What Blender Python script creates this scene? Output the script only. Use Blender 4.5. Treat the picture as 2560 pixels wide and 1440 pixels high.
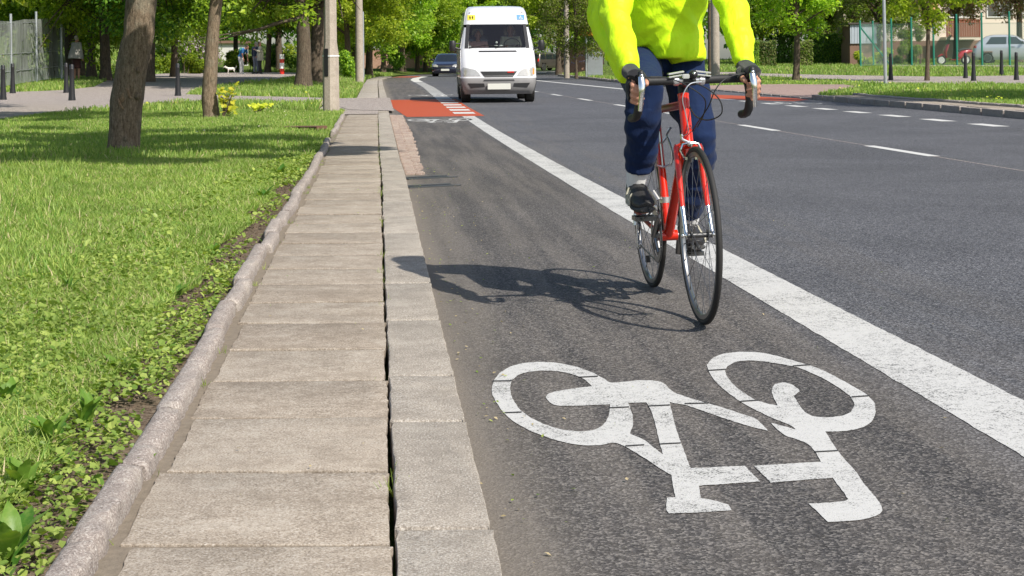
import bpy, bmesh, math, random
import numpy as np
from mathutils import Vector, Matrix, noise
from mathutils.geometry import delaunay_2d_cdt, tessellate_polygon

SC = bpy.context.scene
for _o in list(bpy.data.objects): bpy.data.objects.remove(_o)
R = math.radians

# ------------------------------------------------------------------ camera, sky, sun
ROLL = R(0.5); FPX = 4000.0; HY = 150.0
cam_d = bpy.data.cameras.new('camera'); cam = bpy.data.objects.new('camera', cam_d)
SC.collection.objects.link(cam); SC.camera = cam
cam.matrix_world = Matrix.Translation((0, 0, 1)) @ Matrix.Rotation(R(90), 4, 'X') @ Matrix.Rotation(-ROLL, 4, 'Z')
cam_d.sensor_width = 36; cam_d.lens = 36 * FPX / 2560; cam_d.shift_y = -(720 - HY) / 2560
cam_d.clip_start = .1; cam_d.clip_end = 3000

SUN_L = Vector((-.67, .75, -1.0)).normalized()       # the way the light travels
SUN_EL = math.asin(-SUN_L.z); SUN_AZ = math.atan2(.67, -.75)
w = bpy.data.worlds.new('World'); SC.world = w; w.use_nodes = True
nt = w.node_tree
sky = nt.nodes.new('ShaderNodeTexSky'); sky.sky_type = 'NISHITA'; sky.sun_disc = False
sky.sun_elevation = SUN_EL; sky.sun_rotation = SUN_AZ; sky.dust_density = 1.5
bg = nt.nodes['Background']; nt.links.new(sky.outputs[0], bg.inputs[0]); bg.inputs[1].default_value = .12
sl = bpy.data.lights.new('sun', 'SUN'); sl.energy = 4.6; sl.angle = R(.55); sl.color = (1, .95, .86)
so = bpy.data.objects.new('sun', sl); SC.collection.objects.link(so)
so.rotation_euler = SUN_L.to_track_quat('-Z', 'Y').to_euler(); so.location = (20, -20, 30)
SC.view_settings.view_transform = 'Standard'; SC.view_settings.look = 'None'
SC.view_settings.gamma = 1; SC.view_settings.use_curve_mapping = False
SC.view_settings.exposure = .35
SC.render.film_transparent = False
SC.cycles.max_bounces = 8; SC.cycles.transparent_max_bounces = 12
SC.cycles.sample_clamp_indirect = 4

def G(px, py, z=0.0):
    'ground point at height z seen at a pixel of the 2560x1440 photograph'
    a = (px - 1280) / FPX; b = (HY - py) / FPX
    c, s = math.cos(ROLL), math.sin(ROLL)
    Y = (z - 1) / (-a * s + b * c)
    return ((a * c + b * s) * Y, Y)
def XD(px, D, z=0.0):
    'x of the point at depth D and height z seen in column px'
    a = (px - 1280) / FPX
    return (a * D + (z - 1) * math.sin(ROLL)) / math.cos(ROLL)

# ------------------------------------------------------------------ materials
def mat(name):
    m = bpy.data.materials.new(name); m.use_nodes = True
    n = m.node_tree.nodes; n.clear()
    return m, m.node_tree, n.new('ShaderNodeOutputMaterial')
def N(nt, t, **k):
    n = nt.nodes.new('ShaderNode' + t)
    for a, v in k.items():
        if a.startswith('i_'):
            key = a[2:]
            key = int(key) if key.isdigit() else key.replace('_', ' ')
            n.inputs[key].default_value = v
        else: setattr(n, a, v)
    return n
def L(nt, a, b): nt.links.new(a, b)
def rgba(c): return (c[0], c[1], c[2], 1)
def ramp(nt, fac, stops):
    r = nt.nodes.new('ShaderNodeValToRGB'); e = r.color_ramp.elements
    while len(e) < len(stops): e.new(.5)
    for i, (p, c) in enumerate(stops):
        e[i].position = p; e[i].color = rgba(c) if not isinstance(c, (int, float)) else (c, c, c, 1)
    if fac is not None: L(nt, fac, r.inputs[0])
    return r.outputs[0]
def mixc(nt, f, a, b, mode='MIX'):
    m = nt.nodes.new('ShaderNodeMix'); m.data_type = 'RGBA'; m.blend_type = mode
    for sock, v in ((m.inputs[0], f), (m.inputs[6], a), (m.inputs[7], b)):
        if hasattr(v, 'is_output'): L(nt, v, sock)
        elif isinstance(v, (int, float)): sock.default_value = v if sock.type == 'VALUE' else (v, v, v, 1)
        else: sock.default_value = rgba(v)
    return m.outputs[2]
def math_(nt, op, a, b=None, clamp=False):
    m = nt.nodes.new('ShaderNodeMath'); m.operation = op; m.use_clamp = clamp
    for i, v in enumerate((a, b)):
        if v is None: continue
        if hasattr(v, 'is_output'): L(nt, v, m.inputs[i])
        else: m.inputs[i].default_value = v
    return m.outputs[0]
def coords(nt, scale=(1, 1, 1)):
    t = nt.nodes.new('ShaderNodeTexCoord'); mp = nt.nodes.new('ShaderNodeMapping')
    mp.inputs['Scale'].default_value = scale; L(nt, t.outputs['Object'], mp.inputs[0]); return mp.outputs[0]
def tnoise(nt, co, s, d=4, r=.6, dist=0):
    n = N(nt, 'TexNoise'); n.inputs['Scale'].default_value = s; n.inputs['Detail'].default_value = d
    n.inputs['Roughness'].default_value = r; n.inputs['Distortion'].default_value = dist
    L(nt, co, n.inputs['Vector']); return n.outputs['Fac']
def bump(nt, h, strength, dist, prev=None):
    b = N(nt, 'Bump'); b.inputs['Strength'].default_value = strength; b.inputs['Distance'].default_value = dist
    L(nt, h, b.inputs['Height'])
    if prev is not None: L(nt, prev, b.inputs['Normal'])
    return b.outputs[0]
def bsdf(nt, out, col, rough=.6, metal=0, norm=None, spec=.5, coat=0, trans=0, ior=1.45, sheen=0):
    b = N(nt, 'BsdfPrincipled')
    if hasattr(col, 'is_output'): L(nt, col, b.inputs['Base Color'])
    else: b.inputs['Base Color'].default_value = rgba(col)
    if hasattr(rough, 'is_output'): L(nt, rough, b.inputs['Roughness'])
    else: b.inputs['Roughness'].default_value = rough
    b.inputs['Metallic'].default_value = metal; b.inputs['Specular IOR Level'].default_value = spec
    b.inputs['Coat Weight'].default_value = coat; b.inputs['Transmission Weight'].default_value = trans
    b.inputs['IOR'].default_value = ior; b.inputs['Sheen Weight'].default_value = sheen
    if norm is not None: L(nt, norm, b.inputs['Normal'])
    if out is not None: L(nt, b.outputs[0], out.inputs[0])
    return b
def plain(name, c, rough=.5, metal=0, coat=0, var=.15, vs=6, bs=0, bd=.001, bscale=60, spec=.5, sheen=0):
    m, t, o = mat(name); co = coords(t)
    n = tnoise(t, co, vs)
    col = mixc(t, n, tuple(x * (1 - var) for x in c), tuple(min(1, x * (1 + var)) for x in c))
    nm = bump(t, tnoise(t, co, bscale), bs, bd) if bs else None
    bsdf(t, o, col, rough, metal, nm, spec, coat, sheen=sheen); return m

def m_asphalt(name, dusty=True, tint=(1, 1, 1), k=1.0):
    m, t, o = mat(name); co = coords(t)
    v = N(t, 'TexVoronoi'); v.inputs['Scale'].default_value = 150; L(t, co, v.inputs['Vector'])
    fine = tnoise(t, co, 210, 3, .7); mid = tnoise(t, co, 22, 4, .7); big = tnoise(t, co, .8, 5, .6)
    sep = N(t, 'SeparateColor'); L(t, v.outputs['Color'], sep.inputs[0])
    grain = math_(t, 'ADD', math_(t, 'MULTIPLY', sep.outputs[0], .65), math_(t, 'MULTIPLY', fine, .5))
    base = ramp(t, grain, [(.25, (.014 * k, .014 * k, .0155 * k)), (.48, (.037 * k, .0375 * k, .041 * k)), (.66, (.07 * k, .07 * k, .074 * k)), (.9, (.2 * k, .2 * k, .2 * k))])
    base = mixc(t, math_(t, 'MULTIPLY', big, .3), base, tuple(.075 * k * x for x in tint))
    base = mixc(t, ramp(t, mid, [(.42, 0.), (.75, .35)]), base, (.1 * k, .094 * k, .088 * k))
    if dusty:
        a = N(t, 'Attribute'); a.attribute_name = 'kd'
        kd = a.outputs['Fac']
        # long wheel streaks in the bicycle lane: the lane runs along y, so stretch the noise that way
        uv = N(t, 'CombineXYZ'); sp = N(t, 'SeparateXYZ'); L(t, co, sp.inputs[0])
        L(t, math_(t, 'MULTIPLY', kd, 16.), uv.inputs[0]); L(t, math_(t, 'MULTIPLY', sp.outputs[1], .35), uv.inputs[1])
        streak = N(t, 'TexNoise'); streak.inputs['Scale'].default_value = 1; streak.inputs['Detail'].default_value = 5; L(t, uv.outputs[0], streak.inputs['Vector'])
        near = ramp(t, kd, [(0, 1.), (.07, .85), (.16, .55), (.55, .5), (.95, .2), (1, 0.)])
        st = ramp(t, streak.outputs['Fac'], [(.43, .05), (.58, 1.)])
        dust = math_(t, 'MULTIPLY', near, st, True)
        edge = ramp(t, math_(t, 'ADD', kd, math_(t, 'MULTIPLY', mid, .12)), [(.06, 1.), (.16, 0.)])
        dustc = mixc(t, fine, (.13, .11, .09), (.25, .218, .18))
        base = mixc(t, 1., base, ramp(t, kd, [(.5, (1.0, .92, .84)), (.6, (1.0, 1.0, 1.04))]), 'MULTIPLY')
        lanes = ramp(t, streak.outputs['Fac'], [(.3, .82), (.7, 1.18)])
        patch = ramp(t, tnoise(t, co, .45, 6, .7, .5), [(.38, .86), (.5, 1.), (.62, 1.1)])
        base = mixc(t, ramp(t, kd, [(.56, 1.), (.66, 0.)]), base, mixc(t, 1., base, lanes, 'MULTIPLY')); base = mixc(t, 1., base, patch, 'MULTIPLY')
        base = mixc(t, math_(t, 'MULTIPLY', dust, .4), base, dustc)
        base = mixc(t, math_(t, 'MULTIPLY', edge, .75), base, dustc)
    if not dusty: base = mixc(t, 1., base, (1.11, .98, .87), 'MULTIPLY')
    h = math_(t, 'ADD', v.outputs['Distance'], fine)
    bsdf(t, o, base, .78, 0, bump(t, h, .55, .004), .35); return m

def m_paint(name, c, gap=.045, wear=.5, dark=(.06, .058, .055)):
    m, t, o = mat(name); co = coords(t)
    f = tnoise(t, co, 150, 3, .8); g = tnoise(t, co, 30, 4, .75); b = tnoise(t, co, 3, 3)
    s = math_(t, 'ADD', math_(t, 'MULTIPLY', f, .55), math_(t, 'ADD', math_(t, 'MULTIPLY', g, .25), math_(t, 'MULTIPLY', b, .2)))
    mask = ramp(t, s, [(.36 * wear / .5, 0.), (.36 * wear / .5 + gap, 1.)])
    cc = mixc(t, g, tuple(x * .82 for x in c), c)
    bsdf(t, o, mixc(t, mask, dark, cc), .65, 0, bump(t, f, .5, .002), .4); return m

def m_concrete(name, c1, c2, joint=(.1, .085, .065), stain=.5, bs=.5, specks=1):
    m, t, o = mat(name); co = coords(t)
    g = N(t, 'NewGeometry')
    fine = tnoise(t, co, 190, 3, .75); mid = tnoise(t, co, 34, 5, .7); big = tnoise(t, co, 2.6, 6, .65)
    col = mixc(t, g.outputs['Random Per Island'], c1, c2)
    col = mixc(t, ramp(t, big, [(.35, 0.), (.72, stain)]), col, tuple(x * .62 for x in c1))
    col = mixc(t, ramp(t, mid, [(.4, .0), (.7, .5)]), col, tuple(min(1, x * 1.22) for x in c2))
    col = mixc(t, ramp(t, fine, [(.36, .75), (.49, .0)]), col, tuple(x * .42 for x in c1))
    col = mixc(t, ramp(t, fine, [(.53, .0), (.66, .5 * min(specks, 1.8))]), col, (.66, .62, .56))
    blot = tnoise(t, co, 7, 6, .75)
    col = mixc(t, ramp(t, blot, [(.5, 0.), (.62, .42)]), col, tuple(x * .72 for x in c1))
    col = mixc(t, ramp(t, blot, [(.36, .3), (.46, 0.)]), col, (.5, .45, .38))
    h = math_(t, 'ADD', mid, math_(t, 'MULTIPLY', fine, .7))
    bsdf(t, o, col, .88, 0, bump(t, h, bs, .005), .25); return m

def m_leaf(name, c1, c2, tr=.45, rough=.45, big=None):
    m, t, o = mat(name); g = N(t, 'NewGeometry'); oi = N(t, 'ObjectInfo')
    col = mixc(t, g.outputs['Random Per Island'], c1, c2)
    if big:
        n = tnoise(t, coords(t), big, 3, .6)
        col = mixc(t, ramp(t, n, [(.4, 0.), (.62, .75)]), col, tuple(a * .55 + b * .25 for a, b in zip(c1, c2)))
    hs = N(t, 'HueSaturation'); L(t, col, hs.inputs['Color'])
    L(t, math_(t, 'ADD', math_(t, 'MULTIPLY', oi.outputs['Random'], .03), .481), hs.inputs['Hue'])
    L(t, math_(t, 'ADD', math_(t, 'MULTIPLY', oi.outputs['Random'], .35), .85), hs.inputs['Value'])
    b = bsdf(t, None, hs.outputs[0], rough, 0, None, .35)
    tr_ = N(t, 'BsdfTranslucent')
    tc = mixc(t, 1., hs.outputs[0], (1.5, 1.65, .5), 'MULTIPLY'); L(t, tc, tr_.inputs[0])
    mx = N(t, 'MixShader'); mx.inputs[0].default_value = tr
    L(t, b.outputs[0], mx.inputs[1]); L(t, tr_.outputs[0], mx.inputs[2]); L(t, mx.outputs[0], o.inputs[0]); return m

def m_bark(name, c1, c2, lichen=(.2, .21, .17), la=.3, sc=1.0):
    m, t, o = mat(name); co = coords(t, (9 * sc, 9 * sc, 2.2 * sc)); co2 = coords(t)
    a = tnoise(t, co, 5, 6, .7, .6); b = tnoise(t, co2, 3.5 * sc, 4, .7); f = tnoise(t, co2, 70, 3, .7)
    col = mixc(t, ramp(t, a, [(.35, 0.), (.65, 1.)]), c1, c2)
    col = mixc(t, ramp(t, b, [(.52, 0.), (.66, la)]), col, lichen)
    col = mixc(t, ramp(t, f, [(.35, .45), (.5, 0.)]), col, tuple(x * .4 for x in c1))
    h = math_(t, 'ADD', a, math_(t, 'MULTIPLY', f, .35))
    bsdf(t, o, col, .9, 0, bump(t, h, .9, .02), .2); return m

def m_soil(name):
    m, t, o = mat(name); co = coords(t)
    a = tnoise(t, co, 60, 5, .75); b = tnoise(t, co, 2.2, 4)
    col = ramp(t, a, [(.3, (.05, .036, .024)), (.55, (.17, .125, .09)), (.8, (.33, .27, .2))])
    bsdf(t, o, mixc(t, ramp(t, b, [(.4, 0.), (.7, .5)]), col, (.2, .16, .11)), .95, 0, bump(t, a, .8, .012), .1); return m
def m_turf(name, c1, c2):
    m, t, o = mat(name); co = coords(t)
    a = tnoise(t, co, 25, 5, .75); b = tnoise(t, co, .9, 4)
    col = ramp(t, a, [(.3, tuple(x * .45 for x in c1)), (.55, c1), (.8, c2)])
    at = N(t, 'Attribute'); at.attribute_name = 'soil'; sc_ = ramp(t, tnoise(t, co, 60, 5, .75), [(.35, (.06, .042, .028)), (.55, (.2, .15, .11)), (.75, (.36, .3, .23))])
    col = mixc(t, ramp(t, b, [(.45, 0.), (.75, .5)]), col, (.12, .11, .045))
    bsdf(t, o, mixc(t, at.outputs['Fac'], col, sc_), .95, 0, bump(t, a, .8, .03), .1); return m

def m_fabric(name, c, c2=None, rough=.85, scale=350, bs=.3, fold=.0, sheen=.2):
    m, t, o = mat(name); co = coords(t)
    n = tnoise(t, co, 9, 4); f = tnoise(t, co, scale, 2)
    col = mixc(t, n, c, c2 or tuple(x * .8 for x in c))
    nm = bump(t, f, bs, .001)
    if fold: nm = bump(t, tnoise(t, coords(t, (1, 1, .55)), 16, 3, .55, .8), fold, .02, nm)
    bsdf(t, o, col, rough, 0, nm, .25, sheen=sheen); return m
def m_glass(name, tint=(.02, .03, .035), alpha=.75, rough=.03):
    m, t, o = mat(name)
    b = bsdf(t, None, tint, rough, 0, None, .8, coat=.6)
    tr = N(t, 'BsdfTransparent'); tr.inputs[0].default_value = (.75, .8, .8, 1)
    mx = N(t, 'MixShader'); mx.inputs[0].default_value = alpha
    L(t, tr.outputs[0], mx.inputs[1]); L(t, b.outputs[0], mx.inputs[2]); L(t, mx.outputs[0], o.inputs[0]); return m
def m_brick(name, c1, c2, mortar, sc=4.):
    m, t, o = mat(name); g = N(t, 'NewGeometry'); sp = N(t, 'SeparateXYZ'); L(t, g.outputs['Position'], sp.inputs[0])
    cb = N(t, 'CombineXYZ'); L(t, math_(t, 'ADD', sp.outputs[0], sp.outputs[1]), cb.inputs[0]); L(t, sp.outputs[2], cb.inputs[1])
    b = N(t, 'TexBrick'); b.inputs['Scale'].default_value = sc; L(t, cb.outputs[0], b.inputs['Vector'])
    b.inputs['Color1'].default_value = rgba(c1); b.inputs['Color2'].default_value = rgba(c2); b.inputs['Mortar'].default_value = rgba(mortar)
    n = tnoise(t, coords(t), 1.5, 4)
    bsdf(t, o, mixc(t, math_(t, 'MULTIPLY', n, .6), b.outputs[0], tuple(x * 1.1 for x in c2)), .9, 0, bump(t, b.outputs['Fac'], .4, .01), .2); return m

M = {}
M['asphalt'] = m_asphalt('asphalt_road', True, (.97, 1, 1.12), 1.22)
M['asphalt_plain'] = m_asphalt('asphalt_path', False, (1.25, 1.1, .98), 3.6)
M['gap'] = plain('stencil_gap_asphalt', (.035, .034, .034), .9)
M['white_paint'] = m_paint('road_paint_white', (.56, .55, .525), .06, .58)
M['white_far'] = m_paint('road_paint_white_far', (.62, .61, .58), .06, .5)
M['red_paint'] = m_paint('road_paint_red', (.44, .075, .022), .06, .36, (.3, .05, .02))
M['slab'] = m_concrete('pavement_concrete', (.26, .21, .16), (.395, .335, .268), stain=.5, bs=.4)
M['kerb'] = m_concrete('kerb_concrete', (.30, .26, .215), (.38, .335, .28), stain=.4, bs=.8, specks=1.6)
M['edging'] = m_concrete('edging_concrete', (.31, .26, .23), (.36, .31, .275), stain=.35, bs=1., specks=1.6)
M['brick_set'] = m_concrete('gutter_brick', (.3, .21, .17), (.42, .33, .27), stain=.4, bs=.6)
M['soil'] = m_soil('dry_soil'); M['bedding'] = plain('joint_sand', (.2, .165, .125), .95, var=.4, vs=40, bs=.8, bd=.004, bscale=150)
M['turf'] = m_turf('turf_ground', (.10, .15, .03), (.2, .23, .06))
M['apron'] = m_concrete('pink_paving', (.3, .2, .17), (.36, .25, .21), stain=.4)
M['grass'] = m_leaf('grass_blades', (.11, .24, .03), (.44, .5, .14), .34, .45, 1.1)
M['weed'] = m_leaf('weed_leaves', (.11, .21, .032), (.42, .49, .12), .33, .45, 2)
M['straw'] = m_leaf('dry_straw', (.35, .29, .15), (.5, .42, .25), .2, .7)
M['leaf_bright'] = m_leaf('foliage_bright', (.14, .25, .018), (.42, .53, .05), .45, .42)
M['leaf_mid'] = m_leaf('foliage_mid', (.085, .18, .018), (.28, .4, .045), .42, .42)
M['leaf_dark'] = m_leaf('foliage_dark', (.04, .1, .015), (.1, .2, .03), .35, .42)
M['leaf_red'] = m_leaf('foliage_red', (.14, .075, .05), (.34, .2, .13), .35, .5)
M['leaf_yellow'] = m_leaf('foliage_yellow', (.36, .44, .03), (.66, .66, .07), .4, .45)
M['leaf_olive'] = m_leaf('foliage_olive', (.11, .13, .04), (.24, .25, .09), .35, .5)
M['lilac'] = m_leaf('lilac_blossom', (.38, .28, .38), (.6, .48, .6), .3, .6)
M['cream_blossom'] = m_leaf('cream_blossom', (.7, .6, .45), (.8, .75, .62), .3, .6)
M['bark'] = m_bark('bark_maple', (.10, .072, .048), (.31, .235, .165), (.27, .28, .22), .3, 1.)
M['bark_dark'] = m_bark('bark_far', (.06, .045, .032), (.17, .13, .095), la=.15, sc=.7)
M['wound'] = m_bark('bark_wound', (.2, .12, .07), (.38, .27, .18), la=0, sc=2)
M['pole'] = m_concrete('pole_concrete', (.36, .31, .25), (.42, .36, .3), stain=.45, bs=.9)
M['black_metal'] = plain('black_metal', (.018, .018, .02), .45)
M['black_plastic'] = plain('black_plastic', (.02, .02, .021), .5)
M['rubber'] = plain('rubber', (.022, .021, .02), .7, bs=.3, bscale=200)
M['steel'] = plain('galvanised_steel', (.5, .52, .55), .4, .7)
M['chrome'] = plain('polished_alloy', (.78, .78, .77), .18, 1., var=.05)
M['alloy'] = plain('satin_alloy', (.72, .72, .72), .32, .9, var=.06)
M['dark_alloy'] = plain('dark_alloy', (.12, .12, .12), .35, .8)
M['rim_alloy'] = plain('rim_alloy', (.30, .30, .30), .3, .9, var=.06)
M['spoke_steel'] = plain('spoke_steel', (.16, .16, .165), .35, .8)
M['red_enamel'] = plain('red_enamel', (.60, .018, .003), .22, 0, coat=.5, var=.04)
M['red_dark'] = plain('burgundy_enamel', (.26, .02, .012), .45, 0, coat=.15, var=.05)
M['white_enamel'] = plain('white_enamel', (.75, .75, .72), .3, coat=.5, var=.04)
M['jacket'] = m_fabric('fluorescent_jacket', (.66, .95, .02), (.6, .9, .012), .55, 500, .15, .45, 0.)
M['jacket_in'] = m_fabric('jacket_lining', (.1, .17, .01))
M['trouser'] = m_fabric('navy_jersey', (.005, .018, .066), (.0035, .012, .048), .85, 450, .35, .35, .06)
M['sock'] = m_fabric('white_sock', (.75, .74, .72), None, .9, 220, .8)
M['shoe'] = plain('shoe_leather', (.028, .027, .027), .5, var=.3, bs=.3, bscale=120)
M['shoe_stripe'] = plain('shoe_stripe', (.36, .34, .26), .6)
M['sole'] = plain('shoe_sole', (.06, .06, .058), .8)
M['skin'] = plain('skin', (.50, .25, .165), .5, var=.12, vs=30, bs=.2, bscale=150)
M['hair'] = plain('hair', (.05, .035, .025), .7, bs=.5, bscale=90)
M['hair_grey'] = plain('hair_grey', (.38, .34, .29), .7, bs=.5, bscale=90)
M['glove'] = m_fabric('black_glove', (.013, .013, .015), None, .8, 300, .5)
M['bar_tape'] = plain('bar_tape', (.02, .02, .021), .6, bs=.6, bscale=90)
M['van_white'] = plain('van_paint', (.64, .64, .655), .25, coat=.6, var=.04, vs=2)
M['van_dust'] = plain('van_bumper_plastic', (.2, .195, .195), .6, var=.25, vs=3)
M['headlight'] = plain('headlight_glass', (.5, .49, .45), .15, .4, coat=1., var=.25, vs=18)
M['amber'] = plain('amber_lens', (.8, .25, .03), .2, coat=.8)
M['red_lens'] = plain('red_lens', (.6, .02, .015), .2, coat=.8)
M['plate'] = plain('number_plate', (.6, .6, .55), .5, var=.03)
M['glass'] = m_glass('window_glass', (.02, .026, .03), .68)
M['windscreen'] = m_glass('windscreen_glass', (.07, .075, .10), .16, .1)
M['dark_paint'] = plain('navy_car_paint', (.012, .014, .03), .15, coat=1.)
M['grey_paint'] = plain('grey_car_paint', (.07, .06, .055), .25, .3, coat=.8)
M['silver_paint'] = plain('silver_car_paint', (.55, .57, .6), .25, .35, coat=.8, var=.03)
M['scooter_red'] = plain('scooter_paint', (.35, .008, .02), .22, coat=1.)
M['fence_green'] = plain('green_fence_paint', (.02, .19, .13), .45)
M['wire'] = plain('fence_wire', (.12, .2, .16), .5, .3)
M['cream_wall'] = plain('cream_render', (.68, .6, .5), .9, var=.06, vs=1.2)
M['peach_wall'] = plain('peach_render', (.72, .42, .18), .9, var=.06)
M['brown_base'] = plain('brown_plinth', (.2, .12, .085), .9, var=.15, vs=2)
M['balcony'] = plain('balcony_brown', (.22, .065, .03), .7, var=.15)
M['balcony_sheet'] = plain('balcony_grey_panel', (.4, .44, .48), .7, var=.08)
M['brick'] = m_brick('brick_wall', (.36, .17, .11), (.46, .27, .2), (.38, .32, .27))
M['wood'] = plain('weathered_wood', (.14, .07, .045), .9, var=.35, vs=25, bs=.6, bscale=60)
M['plaster'] = plain('white_plaster', (.6, .58, .55), .9)
M['blue_sign'] = plain('blue_sign', (.02, .1, .4), .5)
M['orange_sign'] = plain('orange_sign', (.75, .33, .04), .5)
M['yellow_sign'] = plain('yellow_sticker', (.8, .66, .06), .5)
M['sticker_blue'] = plain('blue_sticker', (.1, .26, .46), .5)
M['ink'] = plain('black_ink', (.02, .02, .02), .6)
M['white_ink'] = plain('white_ink', (.75, .75, .75), .6)
M['graffiti'] = plain('graffiti_paint', (.42, .36, .55), .7, var=.3, vs=10)
M['grille'] = plain('grille_black', (.03, .03, .032), .5)
M['interior'] = plain('car_interior', (.03, .03, .034), .8)
# ------------------------------------------------------------------ mesh helpers
COL = SC.collection
class MB:
    'collects shapes and links them as one mesh object'
    def __init__(s): s.v = []; s.f = []; s.mi = []; s.m = 0
    def add(s, vs, fs):
        o = len(s.v); s.v.extend([tuple(p) for p in vs]); s.f.extend([tuple(i + o for i in f) for f in fs]); s.mi.extend([s.m] * len(fs)); return s
    def tube(s, pts, r, seg=10, caps=True, flat=None, up=None):
        pts = [Vector(p) for p in pts]; n = len(pts)
        if not isinstance(r, (list, tuple)): r = [r] * n
        vs = []; fs = []
        T = [(pts[min(i + 1, n - 1)] - pts[max(i - 1, 0)]).normalized() for i in range(n)]
        u = Vector(up) if up else (Vector((0, 0, 1)) if abs(T[0].z) < .9 else Vector((1, 0, 0)))
        a = (u - T[0] * u.dot(T[0])).normalized()
        for i in range(n):
            a = (a - T[i] * a.dot(T[i])).normalized(); b = T[i].cross(a)
            ra, rb = (r[i] if isinstance(r[i], (list, tuple)) else (r[i], r[i]))
            for k in range(seg):
                t = 2 * math.pi * k / seg
                vs.append(pts[i] + a * (math.cos(t) * ra) + b * (math.sin(t) * rb))
        for i in range(n - 1):
            for k in range(seg):
                k2 = (k + 1) % seg
                fs.append((i * seg + k, i * seg + k2, (i + 1) * seg + k2, (i + 1) * seg + k))
        if caps: fs.append(tuple(range(seg))[::-1]); fs.append(tuple((n - 1) * seg + k for k in range(seg)))
        return s.add(vs, fs)
    def ell(s, c, r, seg=14, rings=9, rot=None):
        if not isinstance(r, (list, tuple)): r = (r, r, r)
        c = Vector(c); vs = []; fs = []
        mt = rot.to_3x3() if rot else Matrix.Identity(3)
        for i in range(rings + 1):
            ph = math.pi * i / rings
            for k in range(seg):
                t = 2 * math.pi * k / seg
                vs.append(c + mt @ Vector((r[0] * math.sin(ph) * math.cos(t), r[1] * math.sin(ph) * math.sin(t), r[2] * math.cos(ph))))
        for i in range(rings):
            for k in range(seg):
                k2 = (k + 1) % seg
                fs.append((i * seg + k, (i + 1) * seg + k, (i + 1) * seg + k2, i * seg + k2))
        return s.add(vs, fs)
    def box(s, c, d, rot=None):
        c = Vector(c); mt = rot.to_3x3() if rot else Matrix.Identity(3)
        vs = [c + mt @ Vector((sx * d[0] / 2, sy * d[1] / 2, sz * d[2] / 2)) for sx in (-1, 1) for sy in (-1, 1) for sz in (-1, 1)]
        return s.add(vs, [(0, 1, 3, 2), (4, 6, 7, 5), (0, 4, 5, 1), (2, 3, 7, 6), (0, 2, 6, 4), (1, 5, 7, 3)])
    def cyl(s, a, b, r, seg=16): return s.tube([a, b], r, seg)
    def prism(s, poly, f0, f1):
        'poly of 2-D points, f0/f1 map a 2-D point to the two 3-D faces'
        n = len(poly); vs = [f0(*p) for p in poly] + [f1(*p) for p in poly]
        tri = tessellate_polygon([[Vector((p[0], p[1], 0)) for p in poly]])
        fs = [tuple(t) for t in tri] + [tuple(i + n for i in t[::-1]) for t in tri]
        fs += [(i, (i + 1) % n, (i + 1) % n + n, i + n) for i in range(n)]
        return s.add(vs, fs)
    def ring(s, c, R_, prof, axis='y', seg=64):
        'lathe about an axis through c; prof = closed list of (radius, offset along the axis)'
        n = len(prof); vs = []; fs = []
        for k in range(seg):
            t = 2 * math.pi * k / seg
            for (r, o) in prof:
                if axis == 'y': vs.append((c[0] + r * math.cos(t), c[1] + o, c[2] + r * math.sin(t)))
                elif axis == 'z': vs.append((c[0] + r * math.cos(t), c[1] + r * math.sin(t), c[2] + o))
                else: vs.append((c[0] + o, c[1] + r * math.cos(t), c[2] + r * math.sin(t)))
        for k in range(seg):
            k2 = (k + 1) % seg
            for i in range(n):
                i2 = (i + 1) % n
                fs.append((k * n + i, k2 * n + i, k2 * n + i2, k * n + i2))
        return s.add(vs, fs)
    def build(s, name, mats, parent=None, smooth=True, angle=None, bevel=0):
        me = bpy.data.meshes.new(name); me.from_pydata(s.v, [], s.f)
        for m_ in (mats if isinstance(mats, (list, tuple)) else [mats]): me.materials.append(m_)
        if any(s.mi): me.polygons.foreach_set('material_index', s.mi)
        bm = bmesh.new(); bm.from_mesh(me); bmesh.ops.recalc_face_normals(bm, faces=bm.faces)
        if bevel: bmesh.ops.bevel(bm, geom=[e for e in bm.edges if e.is_manifold and e.calc_face_angle(0) > .6], offset=bevel, segments=2, affect='EDGES', clamp_overlap=True)
        if smooth:
            for f in bm.faces: f.smooth = True
            for e in bm.edges:
                if e.is_manifold and e.calc_face_angle(0) > (angle or R(40)): e.smooth = False
        bm.to_mesh(me); bm.free(); me.update()
        o = bpy.data.objects.new(name, me); COL.objects.link(o)
        if parent: o.parent = parent
        return o
def tag(o, label=None, cat=None, group=None, kind=None):
    if label: o['label'] = label
    if cat: o['category'] = cat
    if group: o['group'] = group
    if kind: o['kind'] = kind
    return o
def thing(name, label, cat, loc=(0, 0, 0), rz=0, group=None, rot=None, sc=1):
    o = bpy.data.objects.new(name, None); COL.objects.link(o); o.empty_display_size = .2
    o.location = loc; o.rotation_euler = rot if rot else (0, 0, rz); o.scale = (sc, sc, sc)
    return tag(o, label, cat, group)
def share(name, src, parent, loc=(0, 0, 0), rot=(0, 0, 0), sc=(1, 1, 1)):
    o = bpy.data.objects.new(name, src.data if hasattr(src, 'data') else src); COL.objects.link(o); o.parent = parent
    o.location = loc; o.rotation_euler = rot; o.scale = sc; return o
def smoothstep(a, b, x):
    t = np.clip((np.asarray(x, float) - a) / (b - a), 0, 1); return t * t * (3 - 2 * t)
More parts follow.
